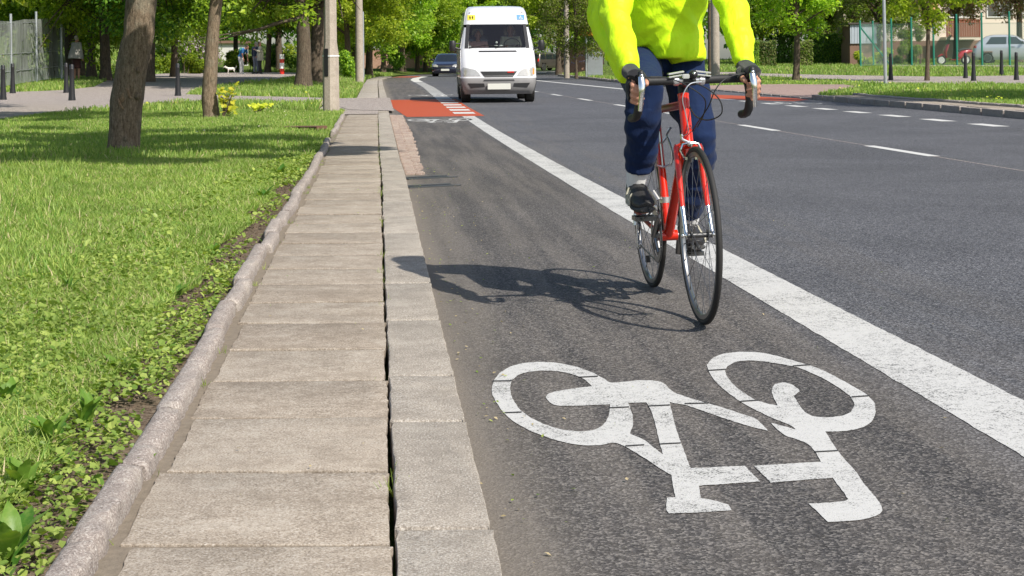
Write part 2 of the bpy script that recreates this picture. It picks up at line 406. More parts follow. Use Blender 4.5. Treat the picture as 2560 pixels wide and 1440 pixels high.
def npmesh(name, V, F, mats, mi=None, smooth=False):
    'V (n,3) and F (m,k) arrays, k fixed'
    me = bpy.data.meshes.new(name); k = F.shape[1]
    me.vertices.add(len(V)); me.vertices.foreach_set('co', V.astype(np.float32).ravel())
    me.loops.add(F.size); me.loops.foreach_set('vertex_index', F.astype(np.int32).ravel())
    me.polygons.add(len(F)); me.polygons.foreach_set('loop_start', np.arange(0, F.size, k, dtype=np.int32))
    try: me.polygons.foreach_set('loop_total', np.full(len(F), k, dtype=np.int32))
    except Exception: pass
    for m_ in (mats if isinstance(mats, (list, tuple)) else [mats]): me.materials.append(m_)
    if mi is not None: me.polygons.foreach_set('material_index', np.asarray(mi, dtype=np.int32))
    me.polygons.foreach_set('use_smooth', np.full(len(F), smooth))
    me.update(calc_edges=True); return me
def addobj(name, me, parent=None):
    o = bpy.data.objects.new(name, me); COL.objects.link(o)
    if parent: o.parent = parent
    return o
def scatter(tv, tf, pos, nrm, yaw, scale):
    'copies of a template (tv verts, tf quads/tris) at pos, local z along nrm, spun by yaw; returns V,F arrays'
    tv = np.asarray(tv, float); tf = np.asarray(tf, int); n = len(pos); k = len(tv)
    nz = nrm / np.linalg.norm(nrm, axis=1, keepdims=True)
    ref = np.stack([np.cos(yaw), np.sin(yaw), np.zeros(n)], 1)
    ax = ref - nz * np.sum(ref * nz, 1, keepdims=True); ax /= np.linalg.norm(ax, axis=1, keepdims=True) + 1e-9
    ay = np.cross(nz, ax)
    s = scale if scale.ndim == 2 else np.repeat(scale[:, None], 3, 1)
    V = pos[:, None, :] + (tv[None, :, 0:1] * s[:, None, 0:1]) * ax[:, None, :] + (tv[None, :, 1:2] * s[:, None, 1:2]) * ay[:, None, :] + (tv[None, :, 2:3] * s[:, None, 2:3]) * nz[:, None, :]
    F = tf[None] + (np.arange(n) * k)[:, None, None]
    return V.reshape(-1, 3), F.reshape(-1, tf.shape[1])
def bake(o, voxel=None, smooth_it=0, fac=.5):
    'voxel remesh and smooth the mesh of an object in place, then drop the modifiers'
    if voxel:
        m_ = o.modifiers.new('r', 'REMESH'); m_.mode = 'VOXEL'; m_.voxel_size = voxel; m_.use_smooth_shade = True
    if smooth_it:
        m_ = o.modifiers.new('s', 'SMOOTH'); m_.iterations = smooth_it; m_.factor = fac
    dg = bpy.context.evaluated_depsgraph_get(); dg.update()
    me = bpy.data.meshes.new_from_object(o.evaluated_get(dg)); old = o.data
    o.modifiers.clear(); mats = list(old.materials); o.data = me
    me.materials.clear()
    for m_ in mats: me.materials.append(m_)
    return o
def disp(o, fn):
    me = o.data; n = len(me.vertices); co = np.empty(n * 3, np.float32); no = np.empty(n * 3, np.float32)
    me.vertices.foreach_get('co', co); me.vertices.foreach_get('normal', no); co = co.reshape(-1, 3); no = no.reshape(-1, 3)
    d = np.array([fn(Vector(c), Vector(m_)) for c, m_ in zip(co.tolist(), no.tolist())])
    me.vertices.foreach_set('co', (co + no * d[:, None]).astype(np.float32).ravel()); me.update()

# ------------------------------------------------------------------ ground
KD = [0, 3, 3.88, 5.63, 8.16, 13.8, 16, 28.6, 41, 64.5, 85, 98, 112, 140]
KXv = [.22, -.02, -.095, -.245, -.46, -.93, -1.13, -2.2, -3.2, -5.2, -6.9, -7.5, -7.1, -3.5]
def KX(d): return np.interp(d, KD, KXv)                # road edge = right edge of the near kerb
def GX(d): return KX(d) - .205                          # dark gap between slabs and kerb
RD = [0, 10, 25, 38.6, 50, 70, 98]; RXv = [10.1, 9.25, 8.05, 7.05, 6.2, 4.3, 2.7]
def RX(d): return np.interp(d, RD, RXv)                # far kerb of the road
def ZL(x, y):
    d = KX(y) - .8 - np.asarray(x)
    z = .035 + .32 * smoothstep(45, 66, y) * smoothstep(0, 4, d)
    hill = smoothstep(78, 108, y) * smoothstep(19, 30, -np.asarray(x)) * 3.6
    return z + hill
def ZR(x, y):
    e = np.asarray(x) - RX(np.minimum(y, 98))
    drop = smoothstep(34, 37, y) * (1 - smoothstep(52, 57, y)) * (1 - smoothstep(.5, 6, e)) * .105
    return .12 - drop + .43 * smoothstep(60, 73, y) * smoothstep(1, 5, e) + .35 * smoothstep(74, 100, y) * smoothstep(1, 5, e)

def drape(name, poly, zf, off, m, step=1.0, attr=None, uneven=0):
    'flat polygon sheet laid over the terrain'
    pl = []
    for i, p in enumerate(poly):
        q = poly[(i + 1) % len(poly)]; n = max(1, int(math.dist(p, q) / step))
        for k in range(n): pl.append((p[0] + (q[0] - p[0]) * k / n, p[1] + (q[1] - p[1]) * k / n))
    xs = [p[0] for p in pl]; ys = [p[1] for p in pl]
    pts = [Vector(p) for p in pl]; nb = len(pts)
    gx = np.arange(min(xs), max(xs), step); gy = np.arange(min(ys), max(ys), step)
    P = np.array(pl)
    X, Y = np.meshgrid(gx + step * .37, gy + step * .41); X = X.ravel(); Y = Y.ravel()
    ins = inside(P, X, Y)
    for a, b in zip(X[ins], Y[ins]): pts.append(Vector((a, b)))
    r = delaunay_2d_cdt(pts, [(i, (i + 1) % nb) for i in range(nb)], [], 1, 1e-5)
    vx = np.array([v.x for v in r[0]]); vy = np.array([v.y for v in r[0]])
    vz = (zf(vx, vy) if callable(zf) else np.full(len(vx), zf)) + off
    me = bpy.data.meshes.new(name); me.from_pydata(list(zip(vx, vy, vz)), [], [f for f in r[2] if len(f) >= 3])
    me.materials.append(m)
    # boundary may wind either way: keep the faces looking up
    bm = bmesh.new(); bm.from_mesh(me)
    for f in bm.faces:
        if f.normal.z < 0: f.normal_flip()
    fl = list(bm.faces); cc = np.array([tuple(f.calc_center_median()) for f in fl]); ok = inside(P, cc[:, 0], cc[:, 1])
    dead = [f for f, k in zip(fl, ok) if not k]
    bmesh.ops.delete(bm, geom=dead, context='FACES'); bm.to_mesh(me); bm.free()
    if attr:
        a = me.attributes.new(attr[0], 'FLOAT', 'POINT')
        co = np.empty(len(me.vertices) * 3, np.float32); me.vertices.foreach_get('co', co); co = co.reshape(-1, 3)
        a.data.foreach_set('value', attr[1](co[:, 0], co[:, 1]).astype(np.float32))
    return addobj(name, me)
def inside(P, X, Y):
    c = np.zeros(len(X), bool); n = len(P)
    for i in range(n):
        x1, y1 = P[i]; x2, y2 = P[(i + 1) % n]
        if y1 == y2: continue
        k = ((y1 > Y) != (y2 > Y)) & (X < (x2 - x1) * (Y - y1) / (y2 - y1) + x1)
        c ^= k
    return c
def struct(o): o['kind'] = 'structure'; return o

# base earth, out to the horizon
b = MB(); b.add([(-900, -60, -.06), (900, -60, -.06), (900, 1500, -.06), (-900, 1500, -.06)], [(0, 1, 2, 3)]); struct(b.build('ground', M['turf'], smooth=False))

ds = np.concatenate([np.arange(0, 30, 1.), np.arange(30, 99, 3.), [98, 112, 140]])
road_poly = [(float(KX(d)), float(d)) for d in sorted(set(ds.tolist()))] + [(40, 150), (60, 135), (60, 112), (14, 106), (6, 103), (3.4, 101)] + [(float(RX(d)), float(d)) for d in (98, 70, 50, 38.6, 25, 10, 0)]
road = struct(drape('road', road_poly, 0.0, 0, M['asphalt'], .9, ('kd', lambda x, y: np.clip((x - KX(y)) / 2.4, -1, 1.2))))

# left turf and the right turf
edL = [(float(GX(d) - .635), float(d)) for d in list(np.arange(0, 40, 1.)) + list(np.arange(40, 98, 4.)) + [112, 140]]
turfL = struct(drape('lawn_ground', edL + [(-3, 170), (-95, 170), (-95, 0)], ZL, -.03, M['turf'], 1.2, ('soil', lambda x, y: (1 - smoothstep(.7, 1.9 + 0 * y, GX(y) - .6 - x)) * (1 - smoothstep(14, 20, y)))))
plaza_px = [(-700, 345), (-300, 320), (0, 302), (60, 296), (120, 287), (300, 273), (450, 263), (640, 259), (780, 262), (850, 268), (872, 276), (985, 279), (975, 246), (915, 246), (850, 247), (700, 243), (600, 241), (520, 239), (462, 237), (500, 226), (580, 213), (690, 203), (760, 193), (790, 186), (690, 181), (560, 181), (420, 184), (330, 189), (262, 205), (235, 218), (165, 226), (100, 229), (0, 232), (-700, 240)]
def march(px, py, zf):
    'first point of the terrain along the line of sight of a pixel'
    a = (px - 1280) / FPX; b_ = (HY - py) / FPX; c, s = math.cos(ROLL), math.sin(ROLL)
    sx = a * c + b_ * s; sz = -a * s + b_ * c
    Y = np.arange(2, 160, .05); X = sx * Y; k = np.argmax((1 + sz * Y) <= zf(X, Y))
    return (float(X[k]), float(Y[k])) if k else (float(X[-1]), float(Y[-1]))
def GL(px, py): return march(px, py, ZL)
def GR(px, py): return march(px, py, ZR)
PLZ = [GL(*p) for p in plaza_px]
struct(drape('footpath', PLZ, ZL, .016, M['asphalt_plain'], 1.5))

edR = [(float(RX(d) + .14), float(d)) for d in (0, 10, 25, 38.6, 50, 60, 70, 80, 98)]
struct(drape('verge_ground', edR + [(3.6, 100), (8, 102.5), (16, 104.5), (60, 110.5), (60, 170), (120, 170), (120, 0)], ZR, -.02, M['turf'], 2.5))
PTHR = [GR(*p) for p in [(1700, 186), (1900, 185), (2080, 189), (2200, 191), (2350, 193), (2560, 190), (2900, 192), (2900, 214), (2560, 213), (2200, 211), (2080, 202), (1980, 195), (1900, 191), (1700, 190)]]
struct(drape('far_footpath', PTHR, ZR, .025, M['asphalt_plain'], 1.5))
APR = [(float(RX(d)) + .14, float(d)) for d in (37.6, 40, 43, 46, 49, 52)] + [GR(*p) for p in [(1740, 216), (1960, 212), (2110, 213), (2150, 219), (2085, 229), (2045, 239)]]
struct(drape('paved_apron', APR, ZR, .025, M['apron'], 1.5))

# dark bedding under slabs and kerb
bed = [(float(GX(d) - .60), float(d)) for d in np.arange(0, 31, 1.)] + [(float(GX(d)) - .02, float(d)) for d in np.arange(30, -1, -1.)]
struct(drape('pavement_bedding', bed, .0285, 0, M['bedding'], .8))

rng = random.Random(4)
def stone(mb, p00, p10, p11, p01, z, th=.06, jag=.004, tilt=.004, bev=.006, n=9):
    'one slab from four ground corners (near-left, near-right, far-right, far-left) with a worn irregular rim'
    c = [Vector((*p, 0)) for p in (p00, p10, p11, p01)]
    rim = []
    for i in range(4):
        a, b_ = c[i], c[(i + 1) % 4]; nn = n if i % 2 == 0 else max(4, n)
        d = (b_ - a); nrm = Vector((d.y, -d.x, 0)).normalized()
        ph = rng.random() * 9
        for k in range(nn):
            t = k / nn
            j = (noise.noise(Vector((t * 5 + ph, i * 3.1, z * 7))) * .8 + rng.uniform(-.4, .4)) * jag
            if k == 0: j = -bev * .8
            rim.append(a + d * t - nrm * (jag - j))
    cc = sum(rim, Vector()) / len(rim); m_ = len(rim)
    tz = [z + rng.uniform(-tilt, tilt) for _ in range(4)]
    def hz(p):
        u = (p - c[0]).dot((c[1] - c[0])) / (c[1] - c[0]).length_squared; v = (p - c[0]).dot((c[3] - c[0])) / (c[3] - c[0]).length_squared
        return tz[0] * (1 - u) * (1 - v) + tz[1] * u * (1 - v) + tz[2] * u * v + tz[3] * (1 - u) * v
    vs = []; fs = []
    for dz, sh in ((-th, 0), (-bev, 0), (-bev * .25, bev * .5), (0, bev * 1.3)):
        for p in rim:
            q = p + (cc - p).normalized() * sh; vs.append((q.x, q.y, hz(q) + dz))
    for l in range(3):
        for k in range(m_):
            k2 = (k + 1) % m_; fs.append((l * m_ + k, l * m_ + k2, (l + 1) * m_ + k2, (l + 1) * m_ + k))
    fs.append(tuple(3 * m_ + k for k in range(m_)))
    mb.add(vs, fs)
pv = MB(); d = 1.2
cuts = [1.55, 2.1, 2.66, 3.19, 3.76, 4.34, 4.84, 5.36, 5.9, 6.42]
while cuts[-1] < 29: cuts.append(cuts[-1] + .535 + rng.uniform(-.03, .03))
for a, b_ in zip(cuts[:-1], cuts[1:]):
    g = .001 + rng.random() * .006
    sk = rng.uniform(-.010, .010); r0 = rng.random() * .007; l0 = rng.uniform(-.012, .015)
    stone(pv, (float(GX(a)) - .545 + l0, a + g + .01), (float(GX(a)) - r0, a + g + sk), (float(GX(b_)) - r0, b_ - .0 + sk * .3), (float(GX(b_)) - .545 + l0, b_), .035, .05, .005, .003, .0025, 18)
struct(pv.build('pavement', M['slab'], smooth=True, angle=R(25)))
kb = MB(); d = 1.0
ks = [1.0, 2.1, 3.3, 4.28, 4.9, 5.95, 6.95]
while ks[-1] < 30: ks.append(ks[-1] + 1.0 + rng.uniform(-.05, .05))
for a, b_ in zip(ks[:-1], ks[1:]):
    o1 = rng.uniform(-.003, .003)
    stone(kb, (float(GX(a)) + .001 + o1, a + .001), (float(KX(a)), a + .001), (float(KX(b_)), b_ - .001), (float(GX(b_)) + .001 + o1, b_ - .001), .037, .1, .004, .002, .007, 20)
for a in np.arange(30.5, 97, 3.):                                        # the further pavement, slabs too small to tell apart
    b_ = a + 3
    if a > 41: stone(kb, (float(GX(a)) - .6, a), (float(GX(a)) - .02, a), (float(GX(b_)) - .02, b_), (float(GX(b_)) - .6, b_), .037, .1, .003, .0, .006, 3)
    stone(kb, (float(GX(a)), a), (float(KX(a)), a), (float(KX(b_)), b_), (float(GX(b_)), b_), .04, .1, .003, .0, .006, 3)
struct(kb.build('kerb', M['kerb'], smooth=True, angle=R(25)))
# crossing of the footpath over the pavement
cr = [(float(GX(d)) - 1.2, d) for d in np.arange(28.7, 41.5, 1.)] + [(float(GX(d)) - .0, d) for d in np.arange(41, 28.6, -1.)]
struct(drape('path_crossing', cr, .041, .004, M['asphalt_plain'], 1.))
# rounded lawn edging, in lengths that have shifted
ed = MB(); s0 = 1.3
def edging(mb, a, b_, fx, w0, h, z0, seed):
    n = max(3, int((b_ - a) / (.02 if a < 9 else .06))); vs = []; fs = []; prof = []
    for k in range(9):
        t = math.pi * k / 8; prof.append((-math.copysign(abs(math.cos(t)) ** .6, math.cos(t)) * w0 * .5, math.sin(t) ** .5 * h))
    prof = [(-w0 * .5, -.06)] + prof + [(w0 * .5, -.06)]
    for i in range(n + 1):
        y = a + (b_ - a) * i / n; e = .8 if i in (0, n) else 1
        for (px_, pz) in prof:
            q = Vector((px_ * e, y, pz * e)); nn = noise.noise(Vector((q.x * 30, y * 14, seed))) * .009 + noise.noise(Vector((q.x * 90, y * 55, seed))) * .006
            vs.append((fx(y) + q.x + nn, y, z0 + q.z + (nn if pz > 0 else 0)))
    m_ = len(prof)
    for i in range(n):
        for k in range(m_ - 1): fs.append((i * m_ + k, i * m_ + k + 1, (i + 1) * m_ + k + 1, (i + 1) * m_ + k))
    fs.append(tuple(range(m_))); fs.append(tuple(n * m_ + k for k in range(m_))[::-1]); mb.add(vs, fs)
y = 1.2
for i in range(60):
    ln = (.62 if y < 12 else .95) + rng.uniform(-.06, .1)
    if y + ln > 28.5: break
    if not (19.4 < y < 21):
        sh = rng.uniform(-.012, .010); sk = rng.uniform(-.015, .015); zz = rng.uniform(-.006, .006)
        y1 = y + ln
        edging(ed, y + .009, y1 - .009, (lambda yy, sh=sh, sk=sk, y=y: float(GX(yy)) - .608 + sh + sk * (yy - y)), .07, .045, .036 + zz, i)
    y += ln
struct(ed.build('lawn_edging', M['edging'], smooth=True, angle=R(50)))
# brick gutter beside the kerb
gt = MB(); y = 14.0
while y < 29:
    wd = .14 + .08 * min(1, (y - 14) / 5)
    l1 = .115 + rng.uniform(-.01, .01)
    xs_ = [0, .1 + rng.uniform(-.01, .01), wd + rng.uniform(-.02, .03)]
    for k in range(2):
        x0 = float(KX(y)) + .008 + xs_[k]; x1 = float(KX(y)) + xs_[k + 1] + .002
        stone(gt, (x0, y), (x1, y), (x1, y + l1 - .008), (x0, y + l1 - .008), .02, .05, .003, .004, .004, 3)
    y += l1
struct(gt.build('gutter_bricks', M['brick_set'], smooth=False))
# right kerb: raised stones, slab strip and edging
rk = MB(); rs = MB(); y = 3.
def rpt(yy, off):
    d1 = (float(RX(yy + .5)) - float(RX(yy - .5))); return (float(RX(yy)) + off, yy + off * d1 * -1 * 0)
while y < 97:
    y1 = y + 1.0
    low = 37 < y < 53
    z = .035 if low else .115 + rng.uniform(-.006, .006)
    stone(rk, rpt(y + .012, 0), rpt(y + .012, .15), rpt(y1 - .012, .15), rpt(y1 - .012, 0), z, .16, .004, .003, .012, 4)
    if y < 36.5:
        stone(rs, rpt(y, .165), rpt(y, .66), rpt(y1 - .01, .66), rpt(y1 - .01, .165), .118, .06, .004, .003, .006, 4)
        edging(rk, y + .005, y1 - .005, (lambda yy: float(RX(yy)) + .74), .11, .055, .11 + rng.uniform(-.01, .01), y)
    y = y1
struct(rk.build('far_kerb', M['edging'], smooth=False)); struct(rs.build('far_pavement', M['slab'], smooth=False))

# ------------------------------------------------------------------ painted markings
def sheet(name, poly, z, m, label, cat, group=None, seg=None):
    me = bpy.data.meshes.new(name)
    loops = poly if isinstance(poly[0][0], (list, tuple)) else [poly]
    loops = [[Vector((p[0], p[1], 0)) for p in l] for l in loops]
    tri = tessellate_polygon(loops); flat = [v for l in loops for v in l]
    me.from_pydata([(v.x, v.y, z) for v in flat], [], [tuple(t) for t in tri]); me.materials.append(m)
    bm = bmesh.new(); bm.from_mesh(me)
    for f in bm.faces:
        f.normal_update()
        if f.normal.z < 0: f.normal_flip()
    bm.to_mesh(me); bm.free()
    o = addobj(name, me); return tag(o, label, cat, group)
def zz(x, y): return (1200 + x * .4141, 860 + y * .4141)
A_out = [(70,275),(80,228),(120,175),(190,135),(280,115),(380,110),(480,118),(580,140),(680,175),(735,205),(790,240),(860,232),(960,222),(1060,224),(1110,238),(1150,280),(1180,300),(1260,328),(1340,352),(1380,362),(1480,392),(1600,432),(1670,455),(1740,528),(1620,500),(1480,455),(1340,405),(1240,372),(1145,355),(1170,460),(1190,540),(1220,620),(1272,755),(1400,748),(1600,740),(1690,835),(1500,848),(1322,860),(1332,935),(1400,945),(1500,975),(1518,1008),(1330,1022),(1140,1028),(1122,1000),(1128,932),(1180,930),(1165,860),(1155,795),(1100,765),(1000,695),(880,625),(810,595),(740,615),(640,618),(540,605),(440,580),(330,540),(230,490),(150,430),(100,360),(75,310)]
A_h1 = [(190,228),(200,215),(240,185),(300,170),(390,163),(480,168),(560,185),(620,208),(655,240),(675,258),(560,272),(450,290),(410,305),(398,325),(410,345),(445,372),(500,378),(600,376),(785,368),(785,400),(778,440),(750,490),(690,525),(610,533),(500,522),(400,495),(300,445),(240,400),(205,350),(185,300),(182,260)]
A_h2 = [(895,360),(1005,355),(1030,400),(1050,450),(1075,560),(1090,620),(1105,672),(1040,620),(990,580),(905,545),(925,500),(922,440),(905,385)]
B_out = [(1370,130),(1400,90),(1460,62),(1550,50),(1650,50),(1760,65),(1880,100),(1990,130),(2100,175),(2230,245),(2340,310),(2385,360),(2388,420),(2370,470),(2310,510),(2200,532),(2085,532),(2120,590),(2160,650),(2220,720),(2270,775),(2320,850),(2380,920),(2425,980),(2430,1010),(2410,1035),(2340,1060),(2250,1072),(2100,1080),(2060,1040),(1985,968),(2100,962),(2200,955),(2222,940),(2180,880),(2130,812),(1950,825),(1755,842),(1655,740),(1850,728),(2058,715),(2030,660),(1980,605),(1900,575),(1845,560),(1800,525),(1755,478),(1905,520),(1880,495),(1760,450),(1660,400),(1575,355),(1500,300),(1430,240),(1385,180)]
B_h = [(1480,160),(1490,140),(1540,110),(1620,102),(1720,108),(1850,130),(1940,150),(2080,215),(2180,275),(2240,320),(2262,370),(2240,415),(2180,440),(2080,448),(1995,438),(1955,410),(1920,360),(1895,318),(1930,290),(1915,270),(1880,245),(1830,235),(1780,245),(1760,275),(1765,310),(1795,375),(1740,365),(1660,342),(1580,290),(1520,240),(1485,190)]
GAPS = [((78,229),(192,227)),((598,206),(712,200)),((148,421),(252,417)),((783,391),(900,386)),((1018,380),(1148,374)),((1236,366),(1382,362)),((878,622),(992,615)),((1088,610),(1214,604)),((1376,165),(1484,158)),((1888,138),(1995,130)),((2243,325),(2352,318)),((1573,352),(1682,345)),((2023,658),(2162,650))]
SY0 = [G(*zz(x, y)) for x, y in A_out]; sc0 = (sum(p[0] for p in SY0) / len(SY0), sum(p[1] for p in SY0) / len(SY0))
def sym(x, y): p = G(*zz(x, y)); return (p[0] - sc0[0], p[1] - sc0[1])
def chaikin(l, it=1):
    for _ in range(it):
        o = []
        for i, p in enumerate(l):
            q = l[(i + 1) % len(l)]; r_ = l[i - 1]
            a1 = math.atan2(p[1] - r_[1], p[0] - r_[0]); a2 = math.atan2(q[1] - p[1], q[0] - p[0])
            dd = abs((a2 - a1 + math.pi) % (2 * math.pi) - math.pi)
            if dd < .7:
                o += [(p[0] * .8 + r_[0] * .2, p[1] * .8 + r_[1] * .2), (p[0] * .8 + q[0] * .2, p[1] * .8 + q[1] * .2)]
            else: o.append(p)
        l = o
    return l
sym_me = bpy.data.meshes.new('bicycle_symbol'); V_ = []; F_ = []; mi_ = []
for loops in ([A_out, A_h1, A_h2], [B_out, B_h]):
    def ragged(l):
        out = []
        for i, p in enumerate(l):
            q = l[(i + 1) % len(l)]; n = max(1, int(math.dist(p, q) / 14))
            for k in range(n):
                a = (p[0] + (q[0] - p[0]) * k / n, p[1] + (q[1] - p[1]) * k / n); nv = noise.noise_vector(Vector((a[0] / 18, a[1] / 12, 3))); out.append((a[0] + nv.x * 4, a[1] + nv.y * 2.4))
        return out
    ll = [[Vector((*sym(*p), 0)) for p in ragged(chaikin(l, 2))] for l in loops]
    o0 = len(V_); V_ += [(v.x, v.y, 0) for l in ll for v in l]
    for t_ in tessellate_polygon(ll): F_.append(tuple(i + o0 for i in t_)); mi_.append(0)
for (p, q) in GAPS:
    o0 = len(V_); e = 3.2
    V_ += [(*sym(p[0], p[1] - e), .0015), (*sym(q[0], q[1] - e), .0015), (*sym(q[0], q[1] + e), .0015), (*sym(p[0], p[1] + e), .0015)]
    F_.append((o0, o0 + 1, o0 + 2, o0 + 3)); mi_.append(1)
sym_me.from_pydata(V_, [], F_); sym_me.materials.append(M['white_paint']); sym_me.materials.append(M['gap'])
sym_me.polygons.foreach_set('material_index', mi_)
bm = bmesh.new(); bm.from_mesh(sym_me)
for f in bm.faces:
    if f.normal.z < 0: f.normal_flip()
bm.to_mesh(sym_me); bm.free()
o = addobj('bicycle_marking', sym_me); o.location = (sc0[0], sc0[1], .002)
tag(o, 'large white bicycle symbol painted on the asphalt in the foreground', 'road marking')
o = addobj('bicycle_marking', sym_me); p = G(1075, 302); o.location = (p[0], p[1], .002)
tag(o, 'small white bicycle symbol just before the left red patch', 'road marking')
o = addobj('bicycle_marking', sym_me); p = G(1060, 238.5); o.location = (p[0], p[1], .002); o.scale = (1.2, .8, 1)
tag(o, 'thin far white bicycle symbol beyond the left red patch', 'road marking')
o = addobj('bicycle_marking', sym_me); p = G(2000, 257); o.location = (p[0], p[1], .002); o.scale = (1, .8, 1); o.rotation_euler = (0, 0, math.pi)
tag(o, 'white bicycle symbol by the red patch on the far side of the road', 'road marking')

lo = [G(*p) for p in [(1149, 287), (1240, 346), (1560, 545), (1800, 700), (2200, 930), (2560, 1130)]]
up = [G(*p) for p in [(1180, 287), (1240, 322), (1560, 498), (1800, 620), (2200, 822), (2560, 1000)]]
cl_ = np.polyfit([p[1] for p in lo], [p[0] for p in lo], 2); cu_ = np.polyfit([p[1] for p in up], [p[0] for p in up], 2)
def LX(d): return float(np.polyval(cl_, d))
def UX(d): return float(np.polyval(cu_, d))
WL = LX(12); lw = max(.2, UX(12) - LX(12))
dd_ = list(np.concatenate([np.arange(1.5, 9, .03), np.arange(9, 29.2, .25), [29.2]]))
def rag(d, s_): return .006 * noise.noise(Vector((d * 9, s_, 0))) + .003 * noise.noise(Vector((d * 60, s_, 0)))
sheet('lane_line', [(LX(d) + rag(d, 1), d) for d in dd_] + [(UX(d) + rag(d, 7), d) for d in reversed(dd_)], .002, M['white_paint'], 'wide solid white line dividing the bicycle lane from the car lane', 'road marking')
# its broken continuation past the red patch
def CX(d):
    if d < 29.2: return (LX(d) + UX(d)) / 2
    return float(np.interp(d, [29.2, 41, 60, 76, 84, 92, 100], [(LX(29.2) + UX(29.2)) / 2, XD(1112, 41), XD(1072, 60), XD(1046, 76), XD(1036, 84), XD(1036, 90), XD(1060, 100)]))
d = 29.9; k = 0
while d < 74:
    a, b_ = d, d + .95
    sheet('line_dash', [(CX(a) - .2, a), (CX(a) + .2, a), (CX(b_) + .2, b_), (CX(b_) - .2, b_)], .0045 if d < 42 else .002, M['white_far'], 'short white dash in the broken line along the left red patch', 'road marking', 'dashes along the left red patch')
    d += 1.85
dd_ = list(np.linspace(75, 101, 14))
sheet('lane_line', [(CX(d) - .22, d) for d in dd_] + [(CX(d) + .22, d) for d in reversed(dd_)], .002, M['white_far'], 'far white line bending at the start of the bicycle lane', 'road marking')
rp = [G(*p) for p in [(1003, 293), (1182, 288.5)]]
sheet('red_patch', [(float(KX(28.4)) + .3, 28.5), (CX(28.5) + .28, 28.7), (CX(34) + .27, 34), (CX(41) + .25, 41.5), (float(KX(41)) + .06, 41), (float(KX(34)) + .1, 34)], .0025, M['red_paint'], 'orange red painted patch across the bicycle lane on the left', 'road marking')
sheet('red_patch', [G(*p) for p in [(1700, 233), (1765, 236), (1830, 238.5), (1990, 246), (2022, 249.5), (1985, 253), (1905, 251), (1765, 246), (1700, 242)]], .0025, M['red_paint'], 'orange red painted patch at the far kerb on the right', 'road marking')
sheet('red_patch', [(float(KX(100)) + .1, 97), (CX(98) - .3, 97), (CX(100) - .3, 103), (float(KX(104)) + .1, 103)], .0025, M['red_paint'], 'distant thin red patch where the bicycle lane starts', 'road marking')
def dash(c, l, w_, label, group, dirx=-.103, z=.002):
    x, y_ = c; h = l / 2
    sheet('line_dash', [(x - w_ / 2 - dirx * h, y_ - h), (x + w_ / 2 - dirx * h, y_ - h), (x + w_ / 2 + dirx * h, y_ + h), (x - w_ / 2 + dirx * h, y_ + h)], z, M['white_far'], label, 'road marking', group)
for k in range(-4, 12):
    D_ = 23.1 + 1.96 * k
    dash((6.86 - .105 * (D_ - 23.1), D_), 1.0, .24, 'short white dash in the broken line near the far kerb', 'dashes near the far kerb')
for k, D_ in enumerate([5.2, 11.2, 17, 22.9, 28.6, 34.2, 39.8, 45.4, 51, 57]):
    dash((4.11 - .101 * (D_ - 17), D_), 2.0, .13, 'thin white dash in the broken line in the middle of the road', 'dashes in the middle of the road')
dd_ = list(np.linspace(47, 86, 8))
sheet('edge_line', [(6.75 - .105 * (d - 23.1), d) for d in dd_] + [(6.97 - .105 * (d - 23.1), d) for d in reversed(dd_)], .002, M['white_far'], 'solid white edge line on the far side running back past the van', 'road marking')
sheet('seam', [(4.11 - .101 * (d - 17) - .012, d) for d in (2, 60)] + [(4.11 - .101 * (d - 17) + .012, d) for d in (60, 2)], .0015, M['asphalt_plain'], 'thin pale seam line in the middle of the road', 'road seam')
for k in range(3):
    x, y_ = G(1345 + k * 34, 181 - k * 1.2)
    sheet('crossing_bar', [(x - .6, y_ - 2), (x + .1, y_ - 2), (x + 1.6, y_ + 3), (x + .7, y_ + 3)], .002, M['white_far'], 'white bar of the zebra crossing behind the van', 'road marking', 'bars of the zebra crossing behind the van')
# drain slots across the bicycle lane
for (x0, x1, yy, lb) in ((1012, 1124, 446, 'upper'), (1016, 1132, 467, 'lower')):
    b = MB(); p = G(x0, yy + 2); q = G(x1, yy - 4)
    dv = Vector((q[0] - p[0], q[1] - p[1], 0)); c_ = Vector(((p[0] + q[0]) / 2, (p[1] + q[1]) / 2, 0)); ang = Matrix.Rotation(math.atan2(dv.y, dv.x), 4, 'Z')
    b.m = 1; b.box(c_ + Vector((0, 0, -.01)), (dv.length, .16, .03), ang); b.m = 0
    for s_ in (-1, 1): b.box(c_ + ang.to_3x3() @ Vector((0, s_ * .092, -.008)), (dv.length + .04, .024, .036), ang)
    tag(b.build('drain_slot', [M['dark_alloy'], M['ink']], smooth=False), lb + ' dark drain slot crossing the bicycle lane at the brick gutter end', 'drain')
